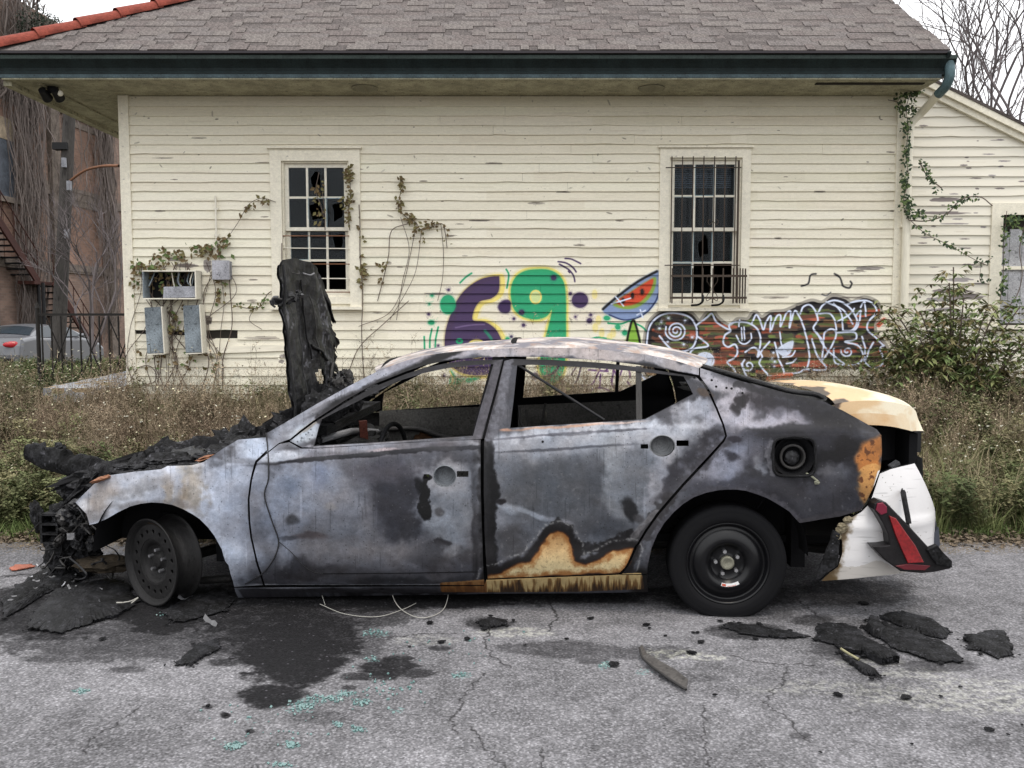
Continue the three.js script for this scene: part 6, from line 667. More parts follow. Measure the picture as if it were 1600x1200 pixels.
    // charred mass along the cowl, at the foot of the windscreen
    const cw = []; for (let k = 0; k < 30; k++) { const t = R(), z = -0.2 - 1.35 * R(), p = onZ(lerp(424, 528, t), lerp(668, 612, t), Math.max(z, -0.55)); cw.push(place(lump(0.05 + R() * 0.05, 0.02 + R() * 0.025, 0.05 + R() * 0.08, 0.55, 2.6, k + 3, 3), p[0] - 0.02, p[1] - 0.03 - 0.05 * R(), z, R(), R() * 3, 0.5 + R() * 0.4)); } part(car, 'charred_cowl', cw, M.char); part(car, 'windscreen_sill', [beam([-2.12, 0.88, -0.2], [-2.12, 0.88, -1.6], 0.2, 0.05), beam(onZ(420, 668, -0.3), onZ(522, 612, -0.3), 0.05, 0.07)], M.char); }
  // ---- engine bay and torn-off front
  { const R = rngOf(15), eng = []; for (let k = 0; k < 84; k++) { const t = R(), z = -0.22 - 1.3 * R(), p = onZ(lerp(170, 372, t), lerp(736, 700, t), -0.3); eng.push(place(lump((0.05 + R() * 0.09) * (k % 6 ? 1 : 0.5), (0.015 + R() * 0.04) * (k % 6 ? 1 : 0.5), (0.05 + R() * 0.09) * (k % 6 ? 1 : 0.5), 0.7, 2.6, k, 3), p[0], p[1] - 0.07 * R() - 0.03, z, R(), R() * 3, R() * 0.6)); } part(car, 'burnt_scraps', eng.filter((_, k) => k % 6 === 0), M.ash); part(car, 'burnt_scraps', eng.filter((_, k) => k % 6 === 3), M.charGlossy); part(car, 'burnt_engine', eng.filter((_, k) => k % 3), M.char, 'heap of charred engine parts behind the fender');
    part(car, 'engine_block', [place(lump(0.34, 0.2, 0.5, 0.4, 2, 33, 4), -2.75, 0.5, MID)], M.soot); const br = []; for (let k = 0; k < 8; k++) { const p = onZ(lerp(190, 364, k / 7), lerp(737, 708, k / 7) - 2 - 5 * R(), -0.14); br.push(place(lump(0.05, 0.014, 0.03, 0.6, 3, k, 2), p[0], p[1], p[2])); } part(car, 'fender_flange', br, M.char); for (const [x, y] of [[322, 716], [160, 748]]) part(car, 'rusty_flake', place(lump(0.05, 0.012, 0.04, 0.5, 2, x, 3), ...onZ(x, y, -0.1), 0, 0, 0.3), mat({ rgb: [0.36, 0.17, 0.10], map: grime, roughness: 0.9 }));
    // upper crossmember sticking out past the nose
    const ub = tube([[50, 708, -0.75], [75, 714, -0.7], [110, 724, -0.65], [150, 738, -0.6], [200, 742, -0.55], [260, 728, -0.55]].map(([x, y, z]) => new THREE.Vector3(...onZ(x, y, z))), 0.062, 60, 14), p = ub.attributes.position; for (let i = 0; i < p.count; i++) { const x = p.getX(i), y = p.getY(i), z = p.getZ(i), n = fbm(x * 9, y * 9, z * 9, 4) * 0.06; p.setXYZ(i, x + n, y + n * 1.4, z + n); } ub.computeVertexNormals(); part(car, 'upper_crossmember', [uvm(ub), place(lump(0.06, 0.05, 0.06, 0.5, 2, 4, 3), ...onZ(58, 706, -0.75)), place(lump(0.03, 0.03, 0.03, 0.6, 3, 5, 2), ...onZ(92, 700, -0.7)), place(lump(0.2, 0.1, 0.2, 0.5, 2, 6, 4), ...onZ(150, 755, -0.6))], M.char, 'charred bar jutting up past the nose');
    part(car, 'headlight_stub', [place(lump(0.14, 0.05, 0.1, 0.5, 2.4, 8, 4), ...onZ(128, 770, -0.45), 0, 0, 0.9), place(lump(0.1, 0.07, 0.1, 0.5, 2.4, 18, 4), ...onZ(112, 800, -0.4))], M.char);
    // bumper beam with open end
    const bb = group(car, 'bumper_beam'), q0 = onZ(68, 803, -0.3), q1 = onZ(88, 848, -0.3), hh = q0[1] - q1[1], ww = q1[0] - q0[0]; for (let k = 0; k < 4; k++) part(bb, 'rib', uvm(span(q0[0], q1[0] + 0.02, q1[1] + k * hh / 3 - 0.006, q1[1] + k * hh / 3 + 0.006, -1.5, -0.28)), M.charGlossy); part(bb, 'web', uvm(span(q0[0] - 0.012, q0[0], q1[1], q0[1], -1.5, -0.28)), M.charGlossy); part(bb, 'web', uvm(span(q1[0], q1[0] + 0.012, q1[1], q0[1], -1.5, -0.3)), M.charGlossy);
    const f = onZ(59, 808, -1.25); part(car, 'nose_fragment', place(lump(0.035, 0.11, 0.07, 0.3, 2, 19, 3), f[0], f[1], f[2], 0.1, 0.3, 0.12), M.char); const mk = []; for (let k = 0; k < 34; k++) { const x = 90 + R() * 62, y = 788 + R() * 62; mk.push([place(lump(0.02 + R() * 0.03, 0.02 + R() * 0.03, 0.03, 0.5, 3, k, 2), ...onZ(x, y, -0.28 - R() * 0.2), R() * 3, R() * 3, R() * 3), k]); } part(car, 'headlight_remains', mk.filter((m) => m[1] % 3).map((m) => m[0]), M.charGlossy); part(car, 'bracket_scraps', mk.filter((m) => m[1] % 3 === 0).map((m) => m[0]), M.burntSteel); part(car, 'radiator_support', [place(lump(0.06, 0.12, 0.55, 0.5, 2, 14, 4), onZ(128, 830, -0.5)[0], 0.42, MID), place(lump(0.04, 0.04, 0.6, 0.5, 2, 15, 3), onZ(125, 830, -0.5)[0], 0.56, MID)], M.soot); part(car, 'bracket', place(uvm(box(0.04, 0.035, 0.01)), ...onZ(111, 838, -0.24)), M.ash);
    const hang = []; for (let k = 0; k < 16; k++) { const x = 82 + R() * 66, y = 850 + R() * 30; hang.push(place(lump(0.04 + R() * 0.03, 0.05 + R() * 0.04, 0.05, 0.6, 2.4, k, 3), ...onZ(x, y, -0.35 - R() * 0.3))); } part(car, 'sagging_undertray', hang, M.char); const sb = onZ(142, 893, -0.2); part(car, 'subframe', place(lump(0.15, 0.035, 0.12, 0.35, 2, 41, 4), sb[0], Math.max(0.06, sb[1]), sb[2] - 0.15, 0, 0.2, -0.08), mat({ rgb: [0.05, 0.038, 0.026], map: grime, roughness: 0.85 })); part(car, 'control_arm', [bar([-3.2, 0.16, -0.9], onZ(215, 880, -0.25), 0.03, 8), bar([-2.55, 0.16, -0.9], onZ(250, 880, -0.25), 0.03, 8), bar(onZ(290, 908, -0.3), onZ(362, 904, -0.3), 0.02, 6)], M.burntSteel); { const tg = [], th = []; for (let k = 0; k < 60; k++) { const x = 84 + R() * 90, y = 785 + R() * 95, L = [[x, y]]; for (let q = 0; q < 4; q++) L.push([L[q][0] + (R() - 0.5) * 34, L[q][1] + (R() - 0.35) * 24]); const z0 = -0.2 - R() * 0.35; (k % 3 ? tg : th).push(tube(L.map(([a, b], i) => new THREE.Vector3(...onZ(a, Math.min(b, 905), z0 - 0.05 * Math.sin(i * 2 + k)))), 0.002 + R() * 0.005, 14, 4)); } part(car, 'wire_tangle', tg, M.wire); part(car, 'bare_wire_tangle', th, M.burntSteel); }
    part(car, 'strut', [bar(onZ(250, 870, -0.3), onZ(265, 800, -0.35), 0.045, 10)], M.soot); }
  // wires hanging over the fender and door
  const w3 = (L, r) => tube(L.map(([x, y]) => { const k = K(x, y); return new THREE.Vector3(k[0], k[1], zf(...k) + r + 0.003); }), r, 60, 5);
  part(car, 'loose_wire', w3([[416, 676], [418, 690], [420, 720], [420, 748], [414, 772], [425, 812], [436, 845], [433, 862], [424, 880], [408, 898], [384, 912]], 0.0035), M.wire); part(car, 'loose_wire', w3([[436, 846], [455, 862], [475, 884], [490, 893], [505, 896]], 0.0018), M.wire);
  part(car, 'panel_crease', w3([[505, 896], [560, 895.5], [640, 895], [746, 893]], 0.0022), M.soot);
}
// ---------------------------------------------------------------- things on the house front
const greyBox = mat({ rgb: [0.30, 0.35, 0.40], map: grime, roughness: 0.6 }), greyBox2 = mat({ rgb: [0.36, 0.37, 0.42], map: grime, roughness: 0.65 });
{
  const D = 9.2, zf = -WALL + 0.02, o = (x0, x1, y0, y1, dep, m, name, label, cat) => { // open-topped steel trough boxes and covers
    const a = at(x0, y0, D), b = at(x1, y1, D), t = thing(name, label, cat, [(a.x + b.x) / 2, b.y, zf]); t.userData.dims = undefined; return [t, (b.x - a.x), (a.y - b.y)]; };
  { const [t, w, h] = o(228, 312, 424, 467, 0.2, 0, 'cable_trough', 'open rusty metal box full of torn wires under the vines on the wall', 'junction box'), R = rngOf(4);
    part(t, 'back', uvm(box(w, h, 0.01, 0, h / 2, 0.008)), M.soot); part(t, 'top', uvm(box(w, 0.012, 0.17, 0, h, 0.09)), paleMat); part(t, 'bottom', uvm(box(w, 0.012, 0.17, 0, 0, 0.09)), paleMat); part(t, 'side', uvm(box(0.012, h - 0.014, 0.17, -w / 2 + 0.006, h / 2, 0.09)), greyBox); part(t, 'side', uvm(box(0.012, h - 0.014, 0.17, w / 2 - 0.006, h / 2, 0.09)), paleMat); part(t, 'flap', uvm(place(box(w * 0.6, h * 0.42, 0.008), 0.09, h * 0.24, 0.14, -0.25, 0, 0.02)), greyBox2);
    for (let k = 0; k < 13; k++) { const x = -w / 2 + 0.04 + R() * (w - 0.08); part(t, 'wire', tube([[x, h - 0.01, 0.05 + R() * 0.06], [x + (R() - 0.5) * 0.05, h * 0.6, 0.07 + R() * 0.06], [x + (R() - 0.5) * 0.1, h * 0.3 + R() * 0.05, 0.07 + R() * 0.05]], 0.004 + R() * 0.006, 12, 5), R() < 0.35 ? paleMat : R() < 0.5 ? greyBox : M.black); } }
  for (const [x0, x1, y0, y1, l] of [[229, 262, 480, 552, 'blue-grey steel meter box beside the corner board, below the open trough'], [289, 321, 477, 551, 'blue-grey steel meter box with dead vines hanging over its front']]) { const [t, w, h] = o(x0, x1, y0, y1, 0.2, 0, 'meter_box', l, 'meter box'); t.rotation.z = 0.035; part(t, 'body', uvm(box(w * 0.8, h, 0.12, 0, h / 2, 0.062)), greyBox); part(t, 'cover', uvm(box(w * 0.84, h * 0.98, 0.012, 0, h / 2, 0.13)), greyBox); part(t, 'flange', uvm(box(0.01, h * 1.02, 0.15, w * 0.47, h / 2, 0.08)), paleMat); part(t, 'base_lip', uvm(box(w * 0.9, 0.012, 0.13, 0, -0.006, 0.068)), paleMat); for (const q of [0.06, 0.94]) part(t, 'screw', place(new THREE.CylinderGeometry(0.005, 0.005, 0.006, 8), 0, h * q, 0.139, Math.PI / 2), M.black); }
  { const [t, w, h] = o(332, 360, 407, 437, 0.1, 0, 'utility_box', 'small pale grey box with scratched cover under a thin conduit', 'utility box'); part(t, 'body', uvm(box(w * 0.92, h * 0.94, 0.09, 0, h / 2, 0.046)), greyBox2); part(t, 'cover', uvm(box(w, h, 0.012, 0, h / 2, 0.098)), mat({ rgb: [0.5, 0.5, 0.56], map: grime, roughness: 0.5 })); for (const [a, b] of [[-0.03, 0.04], [-0.01, 0.03]]) part(t, 'scratch', place(box(0.004, 0.03, 0.003), a, h * 0.25 + b - 0.03, 0.1045, 0, 0, -0.4), M.black);
    const tp = at(338, 305, D), c = part(t, 'conduit', bar([-0.06, h, 0.03], [-0.06, tp.y - t.position.y, 0.03], 0.011, 8), paleMat); for (const q of [0.4, 0.8]) part(c, 'clip', box(0.05, 0.018, 0.02, -0.06, lerp(h, tp.y - t.position.y, q), 0.025), paleMat); }
  { const p = at(83, 148, 8.95), t = thing('flood_light', 'black twin-headed flood light under the eave corner', 'lamp', [p.x, 3.70, p.z]); part(t, 'mount', place(new THREE.CylinderGeometry(0.05, 0.055, 0.045, 16), 0, 0.022, 0), M.black); for (const s of [-1, 1]) { const h = new THREE.CylinderGeometry(0.035, 0.05, 0.13, 14); part(t, 'head', place(h, s * 0.06, -0.035, 0.04, 1.1, s * 0.5, 0), M.black); part(t, 'arm', bar([0, 0, 0], [s * 0.05, -0.02, 0.01], 0.012), M.black); } part(t, 'bulb_glass', place(new THREE.SphereGeometry(0.03, 12, 8), 0.10, -0.03, 0.06), paleMat); }
}
// ---------------------------------------------------------------- porch slab, iron fence
const concrete = mat({ map: texture(512, 512, (u, v, i, j) => { const k = 150 + 50 * (tile(u, v, 5, 101) - 0.5) + 40 * (tile(u, v, 30, 102) - 0.5) + 20 * (hash(i, j, 7) - 0.5), m = tile(u, v, 9, 103); return m > 0.72 ? [k * 0.92, k * 0.8, k * 0.62] : [k * 0.98, k, k * 1.04]; }), roughness: 0.9, bumpMap: speckle, bumpScale: 0.004 });
{ const t = thing('porch_slab', 'weathered concrete slab beside the house corner below the iron fence', 'slab', [-4.36, 0.2, -10.0]); part(t, 'top', uvm((() => { const g = new THREE.BoxGeometry(0.72, 0.14, 2.2, 8, 1, 10), p = g.attributes.position; for (let i = 0; i < p.count; i++) p.setY(i, p.getY(i) + 0.53 - 0.03 * p.getZ(i) + 0.008 * N3(p.getX(i) * 4, p.getZ(i) * 4, 2)); g.computeVertexNormals(); return g; })()), concrete); part(t, 'base', uvm(box(0.64, 0.46, 2.0, 0.02, 0.22, 0)), concrete); }
const iron = mat({ rgb: [0.03, 0.027, 0.026], map: grime, roughness: 0.7 });
{ const t = thing('iron_fence', 'black iron picket fence with crossed bars beside the house corner', 'fence', [-5.05, 0.4, -11.4]), R = rngOf(6); part(t, 'top_rail', beam([-1.02, 1.12, 0], [1.0, 1.12, 0], 0.03, 0.03), iron); part(t, 'bottom_rail', beam([-1.02, 0.18, 0], [1.0, 0.2, 0], 0.025, 0.025), iron); for (let k = 0; k < 17; k++) { const x = -0.98 + k * 0.123; part(t, 'picket', bar([x, 0.02, 0.0], [x, 1.1, 0.0], 0.011, 6), iron); } for (let k = 0; k < 5; k++) { const x = -0.75 + k * 0.4; part(t, 'cross_bar', bar([x - 0.18, 0.2, 0.016], [x + 0.18, 1.08, 0.016], 0.009, 5), iron); part(t, 'cross_bar', bar([x + 0.18, 0.2, -0.016], [x - 0.18, 1.08, -0.016], 0.009, 5), iron); } const post = part(t, 'post', bar([-1.03, -0.05, 0], [-1.03, 1.2, 0], 0.026, 8), iron); part(post, 'finial', place(new THREE.ConeGeometry(0.035, 0.1, 8), -1.03, 1.25, 0), iron); }
// ---------------------------------------------------------------- brick building, its stairs, pole
{ const brickTex = texture(1024, 1024, (u, v, i, j) => { // 3 m x 3 m of brickwork seen from far off
    const row = Math.floor(v * 40), fx = u * 13.333 + (row % 2) * 0.5, cx = Math.floor(fx), a = fx - cx, b = v * 40 - row, m = a < 0.05 || b < 0.14, id = hash(cx % 40, row, 8), g = 1 + 0.2 * (tile(u, v, 7, 9) - 0.5) + 0.15 * (hash(i, j, 4) - 0.5); const k = m ? [122, 112, 104] : [122 + 22 * (id - 0.5), 102 + 18 * (id - 0.5), 92 + 15 * (id - 0.5)]; return k.map((q) => q * g); }), brick = mat({ map: brickTex, roughness: 0.92 }); brickTex.repeat.set(1 / 3, 1 / 3);
  const conc = mat({ rgb: [0.23, 0.19, 0.165], map: grime, roughness: 0.9 }), panelMat = mat({ rgb: [0.10, 0.115, 0.145], map: grime, roughness: 0.6 });
  const t = thing('brick_building', 'tall brown brick building overgrown with dry creeper beyond the fence', 'building', [-15.6, 0, -22]); t.rotation.y = -0.06; const Lw = 12.3; // the wall runs away from the camera
  part(t, 'wall', uvm(span(-8, 0, -0.2, 11.3, -Lw, 0)), brick); for (const y of [8.35, 5.55, 3.05]) part(t, 'band_course', uvm(span(-8.05, 0.07, y, y + 0.3, -Lw - 0.06, 0.06)), conc); for (let k = 0; k < 4; k++) { const z = -0.4 - k * 3.5; part(t, 'pilaster', uvm(span(0.001, 0.16, 0, 11.2, z - 0.5, z)), conc); }
  for (const z of [-6.05, -9.55]) for (const y of [6.3, 3.6]) { const w = group(t, 'bricked_opening'); part(w, 'infill', uvm(span(-0.02, 0.03, y - 0.35, y + 1.75, z - 1.1, z + 1.1)), mat({ rgb: [1, 0.9, 0.85], map: brickTex, roughness: 0.92 })); part(w, 'sill', uvm(span(0.031, 0.09, y - 0.48, y - 0.352, z - 1.2, z + 1.2)), conc); part(w, 'lintel', uvm(span(0.031, 0.06, y + 1.752, y + 1.95, z - 1.2, z + 1.2)), conc); }
  { const w = group(t, 'boarded_window'); part(w, 'board', uvm(span(0.02, 0.1, 5.15, 6.85, -5.5, -2.6)), panelMat, 'slate-blue board over an upper window'); part(w, 'lintel', uvm(span(0.02, 0.12, 6.855, 7.5, -5.5, -2.6)), mat({ rgb: [0.42, 0.34, 0.25], map: grime, roughness: 0.9 })); part(w, 'sill', uvm(span(0.02, 0.2, 4.98, 5.145, -5.7, -2.2)), conc); }
  t.updateMatrixWorld(true);
  // dry creeper: many thin stems climbing the wall
  const R = rngOf(31), cr = mat({ rgb: [0.15, 0.125, 0.115], roughness: 0.95 }); const vine = (n, z0, z1, y0, y1, bushy, label) => { const v = thing('dry_creeper', label, 'creeper', t.position.toArray(), 'dry creepers on the brick building'); v.rotation.y = t.rotation.y; const st = [], fi = []; for (let k = 0; k < n; k++) { let z = lerp(z0, z1, R()), y = y0 + R() * (y1 - y0) * (k % 3 ? 0.1 : 0.7), x = 0.1; const L = [[x, y, z]]; const m = 7 + (R() * 5 | 0); for (let q = 0; q < m; q++) { y += (y1 - y0) / m * (0.5 + R() * 0.8); z += (R() - 0.5) * 0.4; x = 0.08 + R() * bushy; L.push([x, Math.min(y, y1 + R() * 0.8), z]); } (k % 9 ? fi : st).push(tube(L, k % 9 ? 0.005 + R() * 0.009 : 0.02 + R() * 0.025, m * 2, 3)); } st.forEach((g) => part(v, 'stem', g, cr)); const m = part(v, 'twigs', fi, cr); m.userData.kind = 'stuff'; return v; };
  vine(110, -5.3, -6.6, 0.5, 11, 0.4, 'thick curtain of dry creeper beside the boarded window'); vine(100, -1.4, -6.2, 7.6, 11.3, 0.5, 'dry creeper hanging along the top of the brick wall near the roof hip'); vine(50, -10.0, -11.4, 0.4, 10.5, 0.4, 'dry creeper on the far end of the brick wall'); vine(36, -6.5, -10.5, 4.4, 9.5, 0.3, 'thin dry creeper round the bricked-up openings');
  { // dark evergreen clump growing from the wall top
    const p = at(66, 36, 27.5), c = thing('evergreen_clump', 'dark leafy clump growing at the top of the brick wall', 'shrub', [p.x, p.y - 0.5, p.z]), pos = [], R2 = rngOf(9); part(c, 'stem', [bar([-1.2, -2.2, 0], [0, 0.3, 0], 0.05), bar([-0.5, -0.6, 0], [-0.4, 0.7, 0.1], 0.03)], cr); for (let k = 0; k < 2600; k++) { const a = R2() * 6.283, r = Math.pow(R2(), 0.5), x = Math.cos(a) * r * 0.62, y = 0.35 + Math.sin(a) * r * 0.5, z = (R2() - 0.5) * 1; if (N3(x * 3, y * 3, z * 3) < -0.15) continue; const s = 0.03 + R2() * 0.04, q = [R2() - 0.5, R2() - 0.5, R2() - 0.5], w = [R2() - 0.5, R2() - 0.5, R2() - 0.5]; pos.push(x, y, z, x + q[0] * s * 3, y + q[1] * s * 3, z + q[2] * s * 3, x + w[0] * s * 2, y + w[1] * s * 2, z + w[2] * s * 2); } part(c, 'foliage', soup(pos), mat({ rgb: [0.03, 0.04, 0.028], roughness: 0.8 })); }
  // ---- outside stair
  const red = mat({ rgb: [0.075, 0.026, 0.02], map: grime, roughness: 0.75 }), s = thing('outside_stair', 'rust-red steel outside stair with landing against the brick building', 'stairs', [0, 0, 0]);
  const treadGeo = uvm(box(0.25, 0.04, 1.04)); const flight = (A, B, w, n) => { const d = B.clone().sub(A), side = new THREE.Vector3(d.z, 0, -d.x).normalize().multiplyScalar(w * (d.z > 0 ? 1 : 1)), turn = Math.atan2(-d.z, d.x); for (const q of [0, 1]) part(s, 'stringer', beam(A.clone().addScaledVector(side, q), B.clone().addScaledVector(side, q), 0.06, 0.24), red); for (let k = 1; k < n; k++) { const p = A.clone().lerp(B, k / n); const tr = part(s, 'tread', treadGeo, M.black); tr.position.copy(p).addScaledVector(side, 0.5); tr.position.y += 0.06; tr.rotation.y = turn; } for (let k = 0; k <= 5; k++) { const p = A.clone().lerp(B, k / 5); part(s, 'baluster', bar(p, p.clone().add(new THREE.Vector3(0, 0.95, 0)), 0.013, 5), red); } for (const h of [0.5, 0.95]) part(s, 'handrail', bar(A.clone().add(new THREE.Vector3(0, h, 0)), B.clone().add(new THREE.Vector3(0, h, 0)), 0.017, 6), red); };
  const a = at(-40, 285, 24.5), b = at(60, 441, 27.5), c = at(84, 441, 28), e = at(160, 566, 30.5); flight(a, b, 1.1, 16); flight(c, e, 1.1, 14); part(s, 'landing', uvm(box(c.x - b.x + 0.3, 0.1, 1.2, (b.x + c.x) / 2 - 0.3, b.y - 0.02, (b.z + c.z) / 2)), red); for (const [p, q] of [[b, 0.1], [b, -1.1], [at(35, 450, 25), -1.1]]) part(s, 'post', bar([p.x, 0, p.z + Math.min(q, 0)], [p.x, b.y - 0.07, p.z + Math.min(q, 0)], 0.05, 6), M.black);
  // back under the stair: recess in shade
  // ---- pole
  const p0 = at(87, 560, 21.5), p1 = at(110, 150, 21.5), pole = thing('utility_pole', 'leaning grey wooden utility pole with lamp in front of the brick building', 'pole', [p0.x, -0.05, p0.z]); const rel = (v) => v.clone().sub(pole.position); part(pole, 'shaft', bar([0, 0, 0], rel(p1), 0.17, 12, 0.13), mat({ rgb: [0.085, 0.078, 0.075], map: grime, roughness: 0.95 })); const lp = rel(at(96, 229, 21.4)); part(pole, 'lamp_head', [place(uvm(box(0.34, 0.16, 0.22)), lp.x, lp.y, lp.z), bar([lp.x, lp.y, lp.z], rel(at(104, 215, 21.5)), 0.03)], M.black); for (const [x, y] of [[100, 254], [108, 290], [104, 365]]) { const q = rel(at(x, y, 21.3)); part(pole, 'meter', uvm(box(0.09, 0.22, 0.08, q.x, q.y, q.z)), greyBox2); } part(pole, 'bracket_arm', tube([rel(at(110, 282, 21.4)), rel(at(130, 268, 21)), rel(at(158, 260, 20)), rel(at(186, 259, 19))], 0.03, 16, 6), orangeRust);
}
// ---------------------------------------------------------------- parked sedan far off
{ const t = thing('parked_sedan', 'silver-grey sedan parked by the brick building behind the weeds', 'car', [-13.15, -0.02, -24.4]); t.rotation.y = 1.6; const paint = phys({ rgb: [0.13, 0.135, 0.15], metalness: 0.2, roughness: 0.4, clearcoat: 0.35, clearcoatRoughness: 0.1 }), glass = phys({ rgb: [0.03, 0.04, 0.05], roughness: 0.12, specularIntensity: 0.35 });
  // side profile, tail at -x; loft across the width with rounded shoulders
  const lower = [[-2.4, 0.35], [-2.42, 0.6], [-2.38, 0.82], [-2.3, 1.0], [-1.75, 1.05], [-0.4, 1.0], [1.0, 0.98], [1.5, 0.93], [2.1, 0.8], [2.38, 0.66], [2.42, 0.4], [2.3, 0.24], [-2.25, 0.26]], sh = new THREE.Shape(lower.map((p) => new THREE.Vector2(...p))); const g = new THREE.ExtrudeGeometry(sh, { depth: 1.56, bevelEnabled: true, bevelSize: 0.11, bevelThickness: 0.12, bevelSegments: 5, bevelOffset: -0.09 }); g.translate(0, 0, -0.78); part(t, 'body', g, paint);
  const cab = (in0, y0, y1, x0, x1, x2, x3, w0, w1) => { const pos = [], q = [[x0, y0, w0], [x1, y1, w1], [x2, y1, w1], [x3, y0, w0]], n = 24, prof = []; for (let k = 0; k <= n; k++) { const u = k / n; const c = new THREE.CubicBezierCurve(new THREE.Vector2(x0, y0), new THREE.Vector2(x1, y1 + 0.1), new THREE.Vector2(x2, y1 + 0.1), new THREE.Vector2(x3, y0)).getPoint(u); prof.push(c); } const P = (k, s) => { const p = prof[k], w = lerp(w0, w1, clamp((p.y - y0) / (y1 - y0))); return [p.x, p.y - 0.05 * s * s, s * w]; }; for (let k = 0; k < n; k++) for (let s = 0; s < 8; s++) { const A = P(k, s / 4 - 1), B = P(k, (s + 1) / 4 - 1), C = P(k + 1, (s + 1) / 4 - 1), D = P(k + 1, s / 4 - 1); pos.push(...A, ...B, ...C, ...A, ...C, ...D); } for (const s of [-1, 1]) for (let k = 0; k < n; k++) { const A = P(k, s), B = P(k + 1, s), A0 = [A[0], y0, s * w0], B0 = [B[0], y0, s * w0]; pos.push(...A0, ...B0, ...B, ...A0, ...B, ...A); } return soup(pos); };
  part(t, 'roof', cab(0, 0.98, 1.4, -2.0, -1.05, 0.55, 1.45, 0.86, 0.6), paint); for (const s of [-1, 1]) { const poly = (L, n) => { const q = new THREE.Shape(L.map((p) => new THREE.Vector2(...p))), e = new THREE.ExtrudeGeometry(q, { depth: 0.01, bevelEnabled: false }), p = e.attributes.position; for (let i = 0; i < p.count; i++) { const y = p.getY(i), w = lerp(0.86, 0.6, clamp((y - 0.98) / 0.42)) + 0.035; p.setZ(i, s * (w + p.getZ(i))); } e.computeVertexNormals(); return part(t, n, e, glass); }; poly([[-1.55, 1.02], [-1.05, 1.28], [-0.35, 1.33], [-0.3, 1.02]], 'side_window'); poly([[-0.22, 1.02], [-0.25, 1.33], [0.35, 1.3], [1.0, 1.02]], 'side_window'); }
  part(t, 'rear_window', (() => { const pos = [], P = (u, v) => { const a = lerp(0.1, 0.3, v), c = new THREE.CubicBezierCurve(new THREE.Vector2(-2.0, 0.98), new THREE.Vector2(-1.05, 1.5), new THREE.Vector2(0.55, 1.5), new THREE.Vector2(1.45, 0.98)).getPoint(a); return [c.x - 0.012, c.y + 0.012 - 0.05 * (2 * u - 1) ** 2, (2 * u - 1) * lerp(0.76, 0.56, v)]; }; for (let a = 0; a < 8; a++) for (let b = 0; b < 6; b++) { const q = [P(a / 8, b / 6), P((a + 1) / 8, b / 6), P((a + 1) / 8, (b + 1) / 6), P(a / 8, (b + 1) / 6)]; for (const k of [0, 1, 2, 0, 2, 3]) pos.push(...q[k]); } return soup(pos); })(), glass);
  for (const s of [-1, 1]) { part(t, 'tail_light', place(uvm(lump(0.06, 0.08, 0.22, 0.05, 1, 2, 3)), -2.38, 0.86, s * 0.68, 0, s * 0.5, 0), phys({ rgb: [0.42, 0.02, 0.03], roughness: 0.2 })); part(t, 'door_handle', box(0.2, 0.03, 0.03, -0.62, 0.9, s * 0.885), mat({ rgb: [0.6, 0.6, 0.62], roughness: 0.3, metalness: 0.7 })); part(t, 'mirror', lump(0.08, 0.06, 0.09, 0.05, 1, 1, 3).translate(0.8, 1.04, s * 0.97), paint); for (const x of [-1.42, 1.42]) { const w = group(t, 'wheel', [x, 0.33, s * 0.76]), ty = new THREE.CylinderGeometry(0.33, 0.33, 0.22, 32); ty.rotateX(Math.PI / 2); part(w, 'tyre', ty, M.black); const r = new THREE.CylinderGeometry(0.22, 0.21, 0.03, 20); r.rotateX(Math.PI / 2); part(w, 'rim', r.translate(0, 0, s * 0.105), mat({ rgb: [0.3, 0.3, 0.32], metalness: 0.7, roughness: 0.4 })); } }
  part(t, 'rear_bumper_trim', box(0.06, 0.14, 1.4, -2.46, 0.45, 0), M.black); }
// ---------------------------------------------------------------- bare trees
function bareTree(base, h, spread, seed, label, lean = 0) {
  const R = rngOf(seed), t = thing('bare_tree', label, 'tree', base, 'bare winter trees'), big = [], small = []; const grow = (p, d, len, r, lev) => { const n = 4, L = [p.clone()]; let q = p.clone(), v = d.clone(); for (let k = 0; k < n; k++) { v.add(new THREE.Vector3((R() - 0.5) * 0.5, (R() - 0.4) * 0.25, (R() - 0.5) * 0.5)).normalize(); q = q.clone().addScaledVector(v, len / n); L.push(q); } (lev < 2 ? big : small).push(tube(L, r, 6, lev < 2 ? 7 : 3)); if (lev >= 5) return; const m = lev < 1 ? 4 : lev < 5 ? 3 : 2; for (let k = 0; k < m; k++) { const w = v.clone().add(new THREE.Vector3((R() - 0.5) * spread, R() * 0.3, (R() - 0.5) * spread)).normalize(), at0 = k ? L[2 + (R() * 3 | 0)] : q; grow(at0, w, len * (0.62 + R() * 0.25), r * 0.62, lev + 1); } };
  grow(new THREE.Vector3(0, 0, 0), new THREE.Vector3(lean, 1, 0).normalize(), h * 0.3, h * 0.0072, 0); const m = mat({ rgb: [0.13, 0.112, 0.115], roughness: 0.95 }); part(t, 'trunk', big, m); part(t, 'crown', small, m); }
{ const a = at(1545, 560, 22), b = at(1660, 560, 25), c = at(1480, 560, 30); bareTree([a.x, 0, a.z], 13, 1.35, 41, 'bare tree behind the lean-to roof, nearest the gutter end'); bareTree([b.x, 0, b.z], 15, 1.35, 43, 'bare tree at the edge of the photo behind the lean-to', -0.1); bareTree([c.x, 0, c.z], 14, 1.4, 44, 'small bare tree farthest behind the gutter end'); const d = at(160, 560, 19); bareTree([d.x, 0.1, d.z], 5.2, 1.3, 47, 'bare leaning sapling between the fence and the brick wall', -0.3); }
